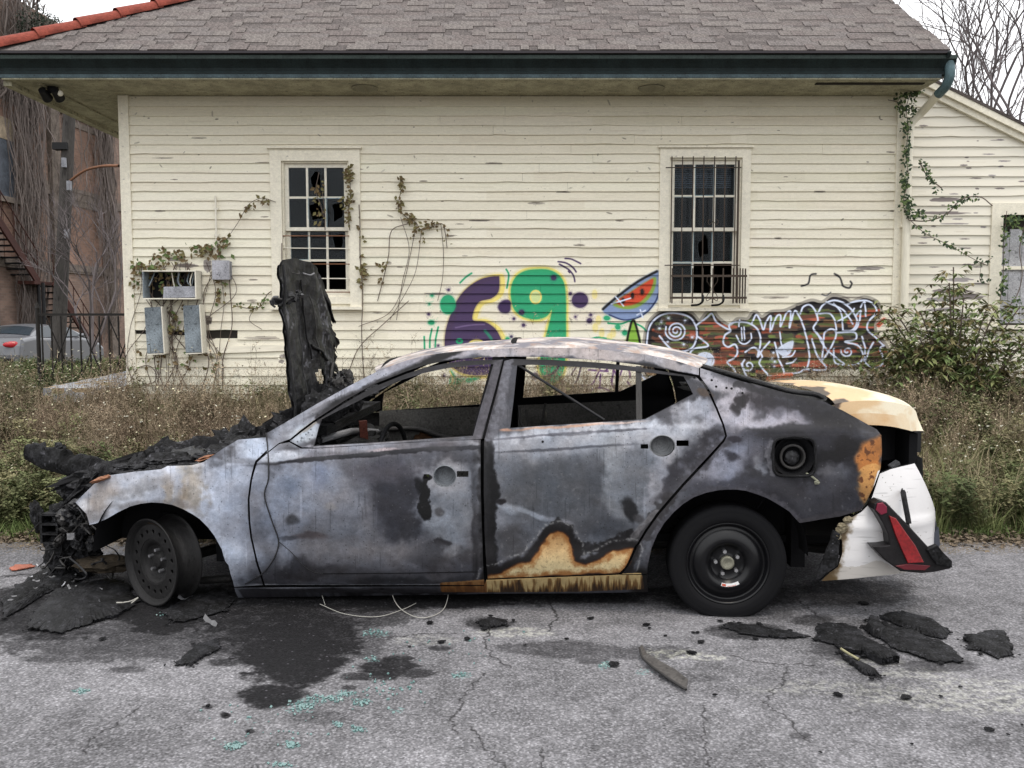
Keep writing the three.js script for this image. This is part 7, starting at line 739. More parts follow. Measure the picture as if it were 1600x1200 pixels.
// ---------------------------------------------------------------- climbing vines on the house
const vineStem = mat({ rgb: [0.13, 0.10, 0.085], roughness: 0.95 });
const leafMats = { olive: mat({ rgb: [0.16, 0.14, 0.06], roughness: 0.8 }), green: mat({ rgb: [0.11, 0.155, 0.055], roughness: 0.7 }), dark: mat({ rgb: [0.035, 0.06, 0.028], roughness: 0.65 }), brown: mat({ rgb: [0.14, 0.10, 0.05], roughness: 0.9 }), red: mat({ rgb: [0.12, 0.05, 0.03], roughness: 0.8 }) };
function leafSoup(spots, size, R, flat = 0.5) { // pointed leaves, slightly folded
  const pos = []; for (const [x, y, z] of spots) { const s = size * (0.6 + R() * 0.8), a = R() * 6.283, u = new THREE.Vector3(Math.cos(a), Math.sin(a) - 0.5, (R() - 0.5) * flat * 2).normalize(), n = new THREE.Vector3((R() - 0.5), (R() - 0.2) * 0.9, 0.7).normalize(), w = new THREE.Vector3().crossVectors(u, n).normalize(); const B = new THREE.Vector3(x, y, z), T = B.clone().addScaledVector(u, s), m = B.clone().addScaledVector(u, s * 0.42).addScaledVector(n, -s * 0.1), l = B.clone().addScaledVector(u, s * 0.4).addScaledVector(w, s * 0.32), r = B.clone().addScaledVector(u, s * 0.4).addScaledVector(w, -s * 0.32); for (const q of [B, l, m, m, l, T, B, m, r, m, T, r]) pos.push(q.x, q.y, q.z); } return soup(pos); }
function vineThing(label, runs, leaves, leafMat, size, seed, D = WALL - 0.03, stemR = 0.004) { // runs: measured polylines of stems; leaves: [x, y, rx, ry, n]
  const R = rngOf(seed), t = thing('climbing_vine', label, 'vine', [0, 0, 0], 'vines on the clapboard'), st = []; for (const L of runs) { st.push(tube(L.map(([x, y]) => { const p = at(x + (R() - 0.5) * 3, y, D); p.z += R() * 0.03; return p; }), stemR * (0.7 + R() * 0.7), L.length * 6, 4)); } part(t, 'stem', st, vineStem); const spots = []; for (const [x, y, rx, ry, n] of leaves) for (let k = 0; k < (n > 1 ? n * 0.62 : R() < 0.7 ? 1 : 0); k++) { const p = at(x + (R() + R() - 1) * rx, y + (R() + R() - 1) * ry, D); spots.push([p.x, p.y, p.z + R() * 0.06]); } const ms = [].concat(leafMat); ms.forEach((m, i) => part(t, 'leaves', leafSoup(spots.filter((_, k) => k % ms.length === i), size * 0.85, R), m)); return t; }
const along = (pts, n, j, seed) => { const R = rngOf(seed), o = []; for (let k = 0; k < n; k++) { const i = Math.min(pts.length - 2, Math.floor(R() * (pts.length - 1))), t = R(); o.push([lerp(pts[i][0], pts[i + 1][0], t), lerp(pts[i][1], pts[i + 1][1], t), j, j, 1]); } return o; };
{ const { olive, green, dark, brown, red } = leafMats, R = rngOf(14);
  vineThing('dying vine spread over the electric boxes near the house corner', [...Array.from({ length: 22 }, (_, k) => { const x = 205 + R() * 150; return [[x, 610], [x + (R() - 0.5) * 40, 560], [x + (R() - 0.5) * 60, 510], [x + (R() - 0.5) * 50, 455], [x + (R() - 0.5) * 60, 410]]; }), [[340, 600], [345, 520], [350, 470], [346, 440], [342, 380]], [[205, 595], [215, 575], [235, 572], [247, 585], [240, 597], [200, 602]]], [[270, 400, 40, 14, 90], [318, 392, 26, 12, 90], [348, 385, 16, 14, 50], [235, 415, 34, 12, 80], [270, 440, 40, 22, 150], [345, 455, 12, 26, 40], [305, 520, 14, 26, 90], [270, 500, 30, 24, 50], [240, 560, 40, 20, 30], [310, 565, 50, 24, 36], [215, 430, 10, 30, 40]], [brown, olive, brown, green], 0.06, 50);
  vineThing('dry vine hanging over the edge of the first sash window', [[[546, 262], [548, 300], [545, 340], [547, 360]], [[505, 340], [500, 320], [495, 300], [500, 270]], [[510, 360], [508, 330], [504, 300]], [[444, 480], [440, 420], [442, 380]]], [[546, 275, 7, 18, 70], [546, 310, 6, 26, 70], [545, 345, 4, 14, 26], [498, 300, 8, 20, 26], [503, 335, 10, 16, 24], [535, 310, 6, 10, 10]], [olive, brown], 0.055, 51);
  vineThing('thin leafy vine climbing the casing beside the first window', [[[570, 600], [566, 520], [567, 460], [564, 400], [562, 350], [560, 320]]], [...along([[561, 325], [565, 400], [568, 440]], 34, 5, 3), [567, 425, 7, 10, 26], [566, 440, 5, 8, 10]], [brown, olive], 0.055, 52);
  const mid = [[630, 277], [628, 300], [624, 325], [637, 340], [650, 348], [658, 360], [672, 355], [690, 350], [697, 365], [700, 388]]; vineThing('wispy brown vine on the bare clapboard between the windows', [mid, [[650, 348], [640, 400], [625, 460], [608, 490], [560, 510]], [[658, 360], [650, 420], [645, 440], [608, 500]], [[690, 350], [692, 400], [690, 440], [683, 470]], [[636, 350], [612, 360], [608, 400], [600, 430], [590, 470]], [[628, 340], [640, 390], [630, 440], [620, 500]], [[540, 600], [560, 545], [600, 505], [640, 470]]], [...along(mid, 60, 5, 8), [628, 285, 6, 12, 30], [624, 318, 6, 14, 26], [642, 341, 10, 8, 34], [670, 352, 14, 10, 26], [645, 365, 10, 10, 16], [600, 415, 10, 10, 18], [596, 436, 4, 10, 8], [660, 375, 6, 10, 10]], [olive, brown], 0.05, 53);
  vineThing('short dry runner on the boards left of the first window', [[[345, 390], [375, 345], [390, 320], [410, 310], [430, 316]]], [...along([[360, 365], [385, 325], [408, 312], [425, 316]], 40, 5, 9)], [brown, olive], 0.05, 54); vineThing('small olive runner low on the boards beside the standing hood', [[[366, 478], [395, 482], [410, 478], [418, 460], [424, 455]], [[398, 482], [392, 500], [410, 515]]], along([[368, 477], [395, 482], [410, 478], [420, 458]], 40, 4, 10), [olive, green], 0.045, 55);
  const ivy = [[1424, 140], [1415, 170], [1418, 200], [1414, 240], [1417, 280], [1412, 320], [1420, 345]]; vineThing('green ivy climbing the corner board and downspout', [ivy, [[1420, 345], [1450, 345], [1478, 335], [1500, 312], [1530, 308], [1550, 322]], [[1436, 250], [1450, 275], [1470, 295]], [[1420, 345], [1445, 365], [1480, 382], [1520, 405], [1540, 415]], [[1386, 157], [1402, 160], [1414, 170]]], [[1430, 143, 14, 8, 120], [1410, 150, 16, 8, 60], [1408, 170, 12, 14, 90], [1424, 170, 6, 20, 60], [1414, 200, 8, 18, 90], [1415, 240, 6, 24, 90], [1412, 285, 7, 20, 110], [1416, 318, 12, 16, 150], [1430, 335, 18, 10, 110], ...along([[1440, 345], [1470, 338], [1500, 312], [1528, 308]], 120, 5, 4), ...along([[1425, 350], [1450, 366], [1480, 382], [1500, 392]], 80, 4, 5), ...along([[1434, 248], [1450, 275], [1466, 300]], 70, 6, 6)], [dark, dark, green], 0.042, 56, WALL - 0.14, 0.005);
  vineThing('ivy hanging in the boarded window of the lean-to', [[[1572, 330], [1568, 380], [1566, 430], [1562, 470]], [[1600, 350], [1592, 390], [1596, 430], [1588, 460], [1575, 480]]], [[1582, 345, 18, 12, 130], [1568, 370, 6, 24, 60], [1567, 420, 5, 30, 50], [1565, 450, 8, 12, 50], [1597, 370, 6, 20, 40], [1585, 470, 8, 10, 30], [1572, 490, 8, 14, 36]], [dark, green], 0.045, 57, 9.42, 0.004); vineThing('short ivy sprig beside the casing of the boarded window', [[[1520, 408], [1532, 412], [1548, 403]], [[1530, 412], [1530, 440], [1545, 445]]], along([[1522, 408], [1532, 412], [1548, 403], [1532, 414], [1530, 440], [1548, 436]], 70, 4, 7), [dark], 0.04, 58, 9.42, 0.003); }
// ---------------------------------------------------------------- shrub at the house corner
{ const base = at(1490, 640, 8.55), t = thing('corner_shrub', 'leafy shrub with drooping pointed leaves at the house corner', 'shrub', [base.x, land(base.x, 8.55) - 0.03, base.z]), R = rngOf(66), st = [], spots = { a: [], b: [], c: [], d: [] }; const tips = []; for (let k = 0; k < 46; k++) { const tx = (R() - 0.5) * 1.7, reach = 1 - Math.abs(tx) * 0.35, ty = (0.45 + R() * 0.75) * reach + (R() < 0.12 ? 0.25 : 0), tz = (R() - 0.5) * 0.9; tips.push([tx, ty, tz]); } tips.push([-0.1, 1.55, 0.1], [-0.16, 1.4, 0.15], [-0.62, 1.1, 0.1], [-0.72, 0.85, 0.2], [0.3, 1.2, 0], [0.55, 1.18, 0.1]); for (const [tx, ty, tz] of tips) { const L = [[tx * 0.15, 0, tz * 0.15], [tx * 0.45, ty * 0.45, tz * 0.4], [tx * 0.8, ty * 0.85, tz * 0.8], [tx, ty, tz]]; st.push(tube(L, 0.007, 10, 4)); for (let q = 0; q < 64; q++) { const u = 0.35 + R() * 0.7, x = tx * u + (R() - 0.5) * 0.3, y = ty * u + (R() - 0.5) * 0.22, z = tz * u + (R() - 0.5) * 0.3; spots['aabbcd'[(R() * 6) | 0]].push([x, y, z]); } } part(t, 'branches', st, vineStem); const m = { a: mat({ rgb: [0.14, 0.19, 0.07], roughness: 0.7 }), b: mat({ rgb: [0.19, 0.21, 0.085], roughness: 0.7 }), c: leafMats.olive, d: mat({ rgb: [0.14, 0.11, 0.055], roughness: 0.8 }) }; const leaf = (L) => { const pos = []; for (const [x, y, z] of L) for (let f = 0; f < 4; f++) { const s = 0.06 + R() * 0.05, a = R() * 6.283, u = new THREE.Vector3(Math.cos(a), -0.9 + R() * 0.9, Math.sin(a)).normalize(), w = new THREE.Vector3(-Math.sin(a), 0.2 * (R() - 0.5), Math.cos(a)).normalize(), B = new THREE.Vector3(x, y, z), T = B.clone().addScaledVector(u, s), l = B.clone().addScaledVector(u, s * 0.4).addScaledVector(w, s * 0.16), r = B.clone().addScaledVector(u, s * 0.4).addScaledVector(w, -s * 0.16); l.y += 0.006; r.y += 0.006; for (const q of [B, l, T, B, T, r]) pos.push(q.x, q.y, q.z); } return soup(pos); }; for (const k of 'abcd') part(t, 'foliage', leaf(spots[k]), m[k]); }
// ---------------------------------------------------------------- weeds and grass on the verge
{
  const R = rngOf(90), strip = (pos, p, dir, len, w, bend, seg = 3) => { let q = p.clone(), d = dir.clone(); const s = new THREE.Vector3(-d.z, 0, d.x); if (s.length() < 0.01) s.set(1, 0, 0); s.normalize(); for (let k = 0; k < seg; k++) { const n = q.clone().addScaledVector(d, len / seg), a = w * (1 - k / seg), b = w * (1 - (k + 1) / seg); const A = q.clone().addScaledVector(s, a), B = q.clone().addScaledVector(s, -a), C = n.clone().addScaledVector(s, -b), D = n.clone().addScaledVector(s, b); for (const v of [A, B, C, A, C, D]) pos.push(v.x, v.y, v.z); q = n; d = d.clone().add(new THREE.Vector3(d.x * bend, -bend * 0.6, d.z * bend)).normalize(); } return q; };
  const leafAt = (pos, p, s) => { const a = R() * 6.283, u = new THREE.Vector3(Math.cos(a), (R() - 0.4), Math.sin(a)).normalize(), w = new THREE.Vector3(-Math.sin(a), (R() - 0.5) * 0.8, Math.cos(a)).normalize(), T = p.clone().addScaledVector(u, s), l = p.clone().addScaledVector(u, s * 0.45).addScaledVector(w, s * 0.3), r = p.clone().addScaledVector(u, s * 0.45).addScaledVector(w, -s * 0.3); for (const v of [p, l, T, p, T, r]) pos.push(v.x, v.y, v.z); };
  const grassTuft = (n, h, w) => { const pos = []; for (let k = 0; k < n; k++) { const a = R() * 6.283, r = R() * 0.09, p = new THREE.Vector3(Math.cos(a) * r, 0, Math.sin(a) * r), b = R() * 6.283, t = 0.15 + R() * 0.5; strip(pos, p, new THREE.Vector3(Math.cos(b) * t, 1, Math.sin(b) * t).normalize(), h * (0.5 + R() * 0.6), w, 0.35 + R() * 0.4, 3); } return soup(pos); };
  const weed = (stems, h, leaves, ls, tw) => { const pos = []; for (let k = 0; k < stems; k++) { const b = R() * 6.283, t = R() * 0.4, d = new THREE.Vector3(Math.cos(b) * t, 1, Math.sin(b) * t).normalize(), H = h * (0.6 + R() * 0.5), p = new THREE.Vector3((R() - 0.5) * 0.12, 0, (R() - 0.5) * 0.12); strip(pos, p, d, H, 0.0035, 0.1, 3); for (let q = 0; q < tw; q++) { const u = 0.35 + 0.6 * R(), s = p.clone().addScaledVector(d, H * u), c = R() * 6.283, e = new THREE.Vector3(Math.cos(c), 0.6 + R() * 0.6, Math.sin(c)).normalize(), L = 0.06 + R() * 0.12, tip = strip(pos, s, e, L, 0.002, 0.1, 2); for (let m = 0; m < leaves; m++) leafAt(pos, s.clone().lerp(tip, R() * 1.1), ls * (0.5 + R())); } } return soup(pos); };
  const scatter = (name, label, cat, variants, n, pick, tints) => { const per = Math.ceil(n / variants.length); variants.forEach((g, vi) => { const m = new THREE.InstancedMesh(g, mat({ rgb: [1, 1, 1], roughness: 0.85 }), per), M4 = new THREE.Matrix4(), c = new THREE.Color(); let k = 0, tries = 0; while (k < per && tries++ < per * 30) { const q = pick(); if (!q) continue; const [x, d, s, tone] = q; M4.compose(new THREE.Vector3(x, land(x, d) - 0.015, -d), new THREE.Quaternion().setFromEuler(new THREE.Euler((R() - 0.5) * 0.3, R() * 6.283, (R() - 0.5) * 0.3)), new THREE.Vector3(s, s * (0.8 + R() * 0.5), s)); m.setMatrixAt(k, M4); const t = tints[Math.floor(clamp(tone ?? R(), 0, 0.999) * tints.length)], f = (0.7 + R() * 0.5) * (1 + 0.5 * fbm(x * 1.7, d * 1.7, 12, 2)); c.setRGB(t[0] * f, t[1] * f, t[2] * f); m.setColorAt(k, c); k++; } m.count = k; m.name = numbered(name); info(m, label + (vi ? ['', ', mixed in', ', among the others', ', thin dry stalks'][vi] : ''), cat, null, 'stuff'); scene.add(m); }); };
  const blocked = (x, d) => (d > WALL - 0.08 && x > WX0 - 0.1 && d < 18) || (x > -4.75 && x < -3.98 && d > 8.85 && d < 11.2) || (x > WX1 && d > 9.4);
  const green = (x, d) => -0.14 + fbm(x * 0.8, d * 1.1, 4, 3) * 2 + 0.55 * sstep(6.9, 5.8, d) + 0.25 * sstep(2.5, 3.6, x) + 0.2 * sstep(-3.6, -4.4, x);
  const area = (x0, x1, d0, d1) => [lerp(x0, x1, R()), lerp(d0, d1, R())];
  // short grass at the road's edge and through the verge
  scatter('grass', 'short green and straw grass along the road edge', 'grass', [grassTuft(14, 0.16, 0.004), grassTuft(18, 0.24, 0.0045)], 6800, () => { const [x, d] = area(-7.5, 7.5, 5.78, 8.6); if (blocked(x, d) || d < edge(x) + 0.06 + 0.16 * R() * R() || R() > 0.35 + 0.8 * sstep(7.4, 5.9, d)) return; const bare = sstep(6.0, 5.75, d); if (R() < bare * 0.75) return; return [x, d, 0.5 + R() * 0.55 + 0.3 * sstep(5.9, 6.6, d), 0.5 - green(x, d) * 0.5 + (R() - 0.5) * 0.6]; }, [[0.10, 0.14, 0.045], [0.14, 0.16, 0.06], [0.21, 0.19, 0.10], [0.32, 0.27, 0.165]]);
  scatter('tall_grass', 'tall straw-coloured grass tufts beside the rear bumper', 'grass', [grassTuft(22, 0.62, 0.0035)], 620, () => { const [x, d] = R() < 0.72 ? area(2.2, 5.6, 5.95, 7.4) : area(-7, 6, 6.2, 9); if (blocked(x, d)) return; return [x, d, 0.5 + R() * 0.45]; }, [[0.36, 0.30, 0.19], [0.24, 0.23, 0.115], [0.14, 0.16, 0.06]]);
  // brown seeded weeds: the mass behind the car
  scatter('dry_weeds', 'brown seeded weeds standing along the house wall', 'weeds', [weed(5, 0.62, 4, 0.02, 7), weed(4, 0.74, 3, 0.018, 9), weed(6, 0.5, 3, 0.018, 8), weed(7, 0.66, 1, 0.014, 5)], 9600, () => { const [x, d] = area(-7, 5.2, 6.35, 9.25); if (blocked(x, d)) return; if (x > 2.2 && d < 7.4 && R() < 0.6) return; const s = (0.4 + R() * 0.26 + (R() < 0.08 ? 0.25 : 0)) * (0.75 + 0.25 * sstep(6.3, 7.4, d)) * (1.04 + 1.1 * fbm(x * 1.5, d * 1.5, 33, 2)); return [x, d, s * (x < -4 && d > 8.8 ? 0.7 : 1), 0.45 + fbm(x * 0.9, d * 0.9, 7, 3) * 1.2 + (R() - 0.5) * 0.6]; }, [[0.15, 0.135, 0.075], [0.19, 0.15, 0.10], [0.23, 0.175, 0.12], [0.30, 0.24, 0.165], [0.17, 0.12, 0.085]]);
  scatter('leafy_weeds', 'green leafy weeds on the verge behind the car', 'weeds', [weed(5, 0.46, 8, 0.036, 7), weed(4, 0.6, 7, 0.04, 8)], 3000, () => { const [x, d] = area(-8, 6.5, 6.0, 9.2); if (blocked(x, d)) return; const g = green(x, d); if (R() > 0.2 + g * 0.75) return; return [x, d, (0.36 + R() * 0.36)]; }, [[0.085, 0.105, 0.04], [0.125, 0.135, 0.06], [0.19, 0.175, 0.09]]);
  scatter('flowering_weeds', 'low weeds with small white flower heads near the fence', 'weeds', [(() => { const pos = []; for (let k = 0; k < 7; k++) { const p = new THREE.Vector3((R() - 0.5) * 0.5, 0.26 + R() * 0.22, (R() - 0.5) * 0.5); for (let q = 0; q < 5; q++) leafAt(pos, p, 0.013); } return soup(pos); })()], 240, () => { const [x, d] = R() < 0.75 ? area(-7.5, -1.8, 6.3, 10.5) : area(2.6, 5.2, 6.6, 9); if (blocked(x, d)) return; return [x, d, 0.9 + R() * 0.5]; }, [[0.62, 0.6, 0.5], [0.55, 0.52, 0.36]]);
  // growth beyond the fence, round the far car
  scatter('far_weeds', 'weeds beyond the iron fence', 'weeds', [weed(6, 0.6, 8, 0.05, 8)], 1900, () => { const [x, d] = area(-14, -4.2, 9.5, 23); if (blocked(x, d) || x > -3.95 - (d - 9) * 0.1 - 0.2) return; return [x, d, 0.3 + R() * 0.35]; }, [[0.07, 0.1, 0.03], [0.10, 0.12, 0.045], [0.13, 0.11, 0.06]]);
}
// ---------------------------------------------------------------- debris on the road
function slab(outline, h, seed, lift = 0.0, curl = 0) { // charred sheet: measured outline on the road, ragged edge, uneven top
  const P = outline.map(([x, y]) => onGround(x, y)); const c = P.reduce((s, p) => s.add(p), new THREE.Vector3()).multiplyScalar(1 / P.length), n = P.length * 10, ring = []; for (let k = 0; k < n; k++) { const i = Math.floor(k / 10), t = (k % 10) / 10, a = P[i], b = P[(i + 1) % P.length], q = a.clone().lerp(b, t); const f = 1 + 0.036 / Math.max(0.08, q.clone().sub(c).length()) * (0.9 * N3(k * 0.11, seed, 2) + 0.45 * N3(k * 0.9, seed, 5) + 0.5 * N3(k * 2.6, seed, 8)); ring.push([q.sub(c), f]); } const pos = [], uv = [], rows = 11, H = (x, z, e) => 0.007 + (lift * 0.6 + h * 0.3) * Math.min(1, e * 2.5) + h * 0.9 * fbm(x * 9 + seed, z * 9, seed, 4) + curl * Math.max(0, N3(x * 2 + seed, z * 2, 7)); const V = (k, r) => { const [q, f] = ring[((k % n) + n) % n], s = r / rows, m = s * (1 + (f - 1) * s ** 4), x = q.x * m, z = q.z * m, e = 1 - s * s; return [x, Math.max(0.006, H(x, z, e)), z]; }; for (let k = 0; k < n; k++) for (let r = 0; r < rows; r++) { const A = V(k, r), B = V(k + 1, r), C = V(k + 1, r + 1), D = V(k, r + 1); const tri = r ? [A, B, C, A, C, D] : [A, C, D]; for (const v of tri) { pos.push(...v); uv.push(v[0] * 2, v[2] * 2); } if (r === rows - 1) { const C0 = [C[0] * 0.985, 0.002, C[2] * 0.985], D0 = [D[0] * 0.985, 0.002, D[2] * 0.985]; for (const v of [D, C, C0, D, C0, D0]) { pos.push(...v); uv.push(v[0] * 2, v[1] * 2); } } } const g = soup(pos, uv); return [g, c]; }
const crumbGeo = [0, 1, 2].map((k) => lump(0.5, 0.3, 0.4, 0.7, 2, k * 3 + 50, 2));
const slabThing = (name, label, outline, h, seed, lift, curl, m = M.char) => { const [g, c] = slab(outline, h, seed, lift, curl), o = solo(name, g, m, label, 'debris', 'charred sheets lying on the road'); o.position.set(c.x, 0.004, c.z); const R = rngOf(Math.round(seed * 10)); for (let k = 0; k < 16; k++) { const p = onGround(...outline[(R() * outline.length) | 0]).sub(c).multiplyScalar(0.92 + R() * 0.2), s = 0.008 + R() * R() * 0.03, f = part(o, 'fragment', crumbGeo[k % 3], M.char); f.position.set(p.x + (R() - 0.5) * 0.05, 0.006, p.z + (R() - 0.5) * 0.04); f.rotation.y = R() * 6; f.scale.set(s, s * 0.5, s); } return o; };
slabThing('charred_sheet', 'large charred sheet with rounded end, lying behind the rear wheel', [[1274, 985], [1285, 976], [1312, 977], [1338, 982], [1352, 1000], [1372, 1016], [1404, 1036], [1398, 1041], [1372, 1038], [1345, 1026], [1310, 1015], [1282, 1003]], 0.022, 3.1, 0.014, 0.035);
slabThing('charred_sheet', 'middle charred sheet with pale scuff in the pile behind the rear wheel', [[1352, 985], [1390, 978], [1430, 990], [1470, 1008], [1504, 1030], [1498, 1036], [1460, 1037], [1420, 1022], [1385, 1010]], 0.02, 5.3, 0.01, 0.02);
slabThing('charred_sheet', 'upper charred sheet farthest from the camera in the pile behind the rear wheel', [[1376, 968], [1388, 961], [1418, 962], [1450, 970], [1476, 985], [1486, 992], [1470, 1000], [1440, 992], [1405, 980]], 0.022, 7.7, 0.018, 0.03);
slabThing('charred_sheet', 'small curled flap standing between the charred sheets', [[1352, 985], [1358, 972], [1372, 976], [1386, 992], [1378, 998], [1362, 998]], 0.02, 9.9, 0.035, 0.03);
slabThing('charred_sheet', 'small crumbled charred sheet apart from the pile, nearest the picture edge', [[1506, 1002], [1530, 997], [1550, 992], [1574, 996], [1576, 1010], [1586, 1028], [1560, 1030], [1530, 1022], [1512, 1014]], 0.025, 11.2, 0.01, 0.05);
slabThing('charred_strip', 'narrow charred strip with pale edge in front of the sheet pile', [[1312, 1025], [1322, 1030], [1350, 1044], [1374, 1056], [1368, 1060], [1346, 1053], [1322, 1037]], 0.016, 13.4, 0.01, 0);
{ const s = solo('brass_wire', tube([[1314, 1026], [1326, 1034], [1342, 1043]].map(([x, y]) => { const p = onGround(x, y); p.y = 0.035; return p; }), 0.006, 14, 5), mat({ rgb: [0.45, 0.42, 0.26], map: grime, roughness: 0.6 }), 'thin brassy strip lying along the narrow charred piece', 'debris'); }
slabThing('charred_mat', 'big melted black mat spread in front of the bare front rim', [[42, 985], [60, 960], [85, 930], [130, 916], [170, 905], [205, 915], [215, 940], [190, 960], [165, 972], [130, 980], [95, 992], [60, 990]], 0.02, 21.5, 0.015, 0.05, mat({ map: charTex, rgb: [0.8, 0.8, 0.82], roughness: 0.7, bumpMap: speckle, bumpScale: 0.003 }));
slabThing('charred_mat', 'charred flakes heaped under the crushed nose of the car', [[0, 945], [30, 915], [70, 890], [110, 880], [150, 890], [120, 915], [80, 925], [40, 950], [10, 965]], 0.03, 24.5, 0.01, 0.05);
slabThing('charred_mat', 'low charred scab beside the bare rim, under the fender', [[255, 960], [290, 940], [340, 925], [370, 940], [350, 955], [310, 968], [270, 975]], 0.022, 27.5, 0.008, 0.02);
slabThing('charred_mat', 'flat cracked tar scab on the road below the front door', [[270, 1040], [310, 1010], [340, 1000], [352, 1012], [330, 1022], [300, 1042]], 0.012, 31.5, 0.003, 0.0);
slabThing('charred_mat', 'thin sooty smear of melted rubber behind the spare wheel', [[1128, 982], [1140, 975], [1180, 980], [1230, 990], [1262, 997], [1210, 998], [1150, 992]], 0.012, 33.5, 0.002, 0.0);
slabThing('charred_mat', 'ragged charred patch under the rear door', [[745, 975], [765, 967], [795, 972], [790, 980], [760, 984]], 0.014, 36.5, 0.004, 0.0);
{ const t = thing('metal_strip', 'flat grey blade-shaped metal strip lying on the road', 'debris', onGround(1040, 1052).toArray()), o = t.position, q = (x, y, h) => { const p = onGround(x, y).sub(o); p.y = h; return p; }; const edgeL = [[999, 1022], [1004, 1037], [1018, 1049], [1040, 1064], [1072, 1084]], edgeR = [[1003, 1021], [1010, 1034], [1032, 1046], [1055, 1058], [1075, 1073]], pos = []; for (let k = 0; k < 4; k++) { const h0 = 0.03 - k * 0.003, h1 = 0.027 - k * 0.003, A = q(...edgeL[k], h0), B = q(...edgeR[k], h0 + 0.012), C = q(...edgeR[k + 1], h1 + 0.012), D = q(...edgeL[k + 1], h1); for (const [a, b, c] of [[A, D, C], [A, C, B]]) for (const v of [a, b, c]) pos.push(v.x, v.y, v.z); for (const [a, b, c] of [[A, C, D], [A, B, C]]) for (const v of [a, b, c]) pos.push(v.x, v.y - 0.006, v.z); } part(t, 'strip', uvm(soup(pos)), mat({ rgb: [0.13, 0.12, 0.115], map: grime, roughness: 0.5, metalness: 0.3 })); part(t, 'rolled_edge', tube(edgeL.map(([x, y], k) => q(x, y, 0.028 - k * 0.003)), 0.005, 30, 6), M.burntSteel); }
{ const R = rngOf(55), chunk = [0, 1, 2, 3, 4].map((k) => lump(0.5, 0.2, 0.34, 0.7, 2, k * 3, 3)), spots = [[923, 968], [1015, 983], [1090, 990], [1040, 995], [1125, 972], [1155, 975], [1310, 1088], [1415, 1092], [1545, 1142], [1117, 1088], [1083, 990], [1010, 978], [1095, 1005], [1352, 955], [1080, 1022], [672, 975], [640, 1012], [325, 1105], [388, 1145], [353, 1118], [690, 1005], [1282, 1178], [1425, 1165], [1597, 1135], [1350, 945], [960, 1040], [1500, 1075], [730, 1000], [160, 1000], [1575, 1150], [1470, 1090], [1180, 1000], [820, 1010], [885, 1000]]; for (const [x, y] of spots) { const p = onGround(x, y), s = 0.012 + R() * R() * 0.055, m = solo('charred_crumb', chunk[(R() * 5) | 0], R() < 0.25 ? M.soot : M.char, 'small black charred crumb on the grey asphalt', 'crumb', 'charred crumbs scattered on the road'); m.position.set(p.x, 0.006 + s * 0.06, p.z); m.rotation.y = R() * 6.28; m.scale.set(s, s * 0.5, s); }
  // pale metal flakes near the front wheel
  const flake = [0, 1, 2].map(() => { const pos = [], P = []; for (let i = 0; i < 5; i++) { const x = i / 4 - 0.5, h = 0.12 * Math.sin(i * 1.9 + R() * 2); P.push([[x, h, -0.1 - 0.14 * R()], [x + 0.1 * R(), h + 0.05, 0.06 + 0.12 * R()]]); } for (let i = 0; i < 4; i++) for (const dy of [0, -0.02]) for (const v of [P[i][0], P[i + 1][0], P[i + 1][1], P[i][0], P[i + 1][1], P[i][1]]) pos.push(v[0], v[1] + dy, v[2]); return soup(pos); }); for (let k = 0; k < 40; k++) { const big = k < 4, [x, y] = big ? [[290, 940], [330, 977], [18, 943], [152, 953]][k] : [20 + R() * 150 + (R() < 0.3 ? 120 : 0), 880 + R() * 55], p = onGround(x, y), s = big ? 0.075 : 0.016 + R() * 0.035, m = solo('metal_flake', flake[k % 3], k % 3 ? M.ash : mat({ rgb: [0.34, 0.34, 0.36], metalness: 0.5, roughness: 0.4 }), 'pale twisted metal flake in the ashes before the front wheel', 'flake', 'metal flakes in the ashes'); m.position.set(p.x, 0.02 + (big ? 0 : R() * 0.09), p.z); m.rotation.set(R() * 0.8, R() * 6, R() * 0.8); m.scale.setScalar(s); }
  { const [g, c] = slab([[15, 890], [24, 885], [48, 884], [53, 887], [34, 892], [18, 894]], 0.004, 71, 0.002, 0.006), o = solo('orange_shard', g, mat({ rgb: [0.50, 0.17, 0.11], map: grime, roughness: 0.6 }), 'orange-red plastic shard on the asphalt at the nose of the car', 'shard'); o.position.set(c.x, 0.004, c.z); }
  const wireT = (label, L, r, m) => solo('loose_wire', tube(L.map(([x, y, h]) => { const p = onGround(x, y); p.y = h; return p; }), r, 50, 5), m, label, 'wire'); wireT('pale wire loop hanging under the front door to the road', [[613, 928, 0.1], [614, 944, 0.04], [630, 958, 0.012], [660, 968, 0.008], [690, 958, 0.01], [701, 940, 0.05], [700, 930, 0.09]], 0.0022, M.paleWire); wireT('thin pale wire trailing on the road under the front door', [[500, 950, 0.02], [540, 962, 0.008], [590, 966, 0.008], [630, 955, 0.01], [650, 946, 0.012]], 0.0018, M.paleWire); wireT('short pale wire end below the front door sill', [[500, 925, 0.1], [501, 935, 0.05], [508, 948, 0.01]], 0.002, M.paleWire); { const p = onGround(188, 957), g = new THREE.TorusGeometry(0.014, 0.004, 6, 18); g.rotateX(Math.PI / 2 - 0.3); solo('wire_ring', [g.translate(p.x, 0.05, p.z), tube([[p.x + 0.014, 0.05, p.z], [p.x + 0.05, 0.055, p.z - 0.01], [p.x + 0.07, 0.06, p.z - 0.05], [p.x + 0.06, 0.05, p.z + 0.01]], 0.003, 20, 5)], M.paleWire, 'small wire ring and loop beside the bare front rim', 'wire'); }
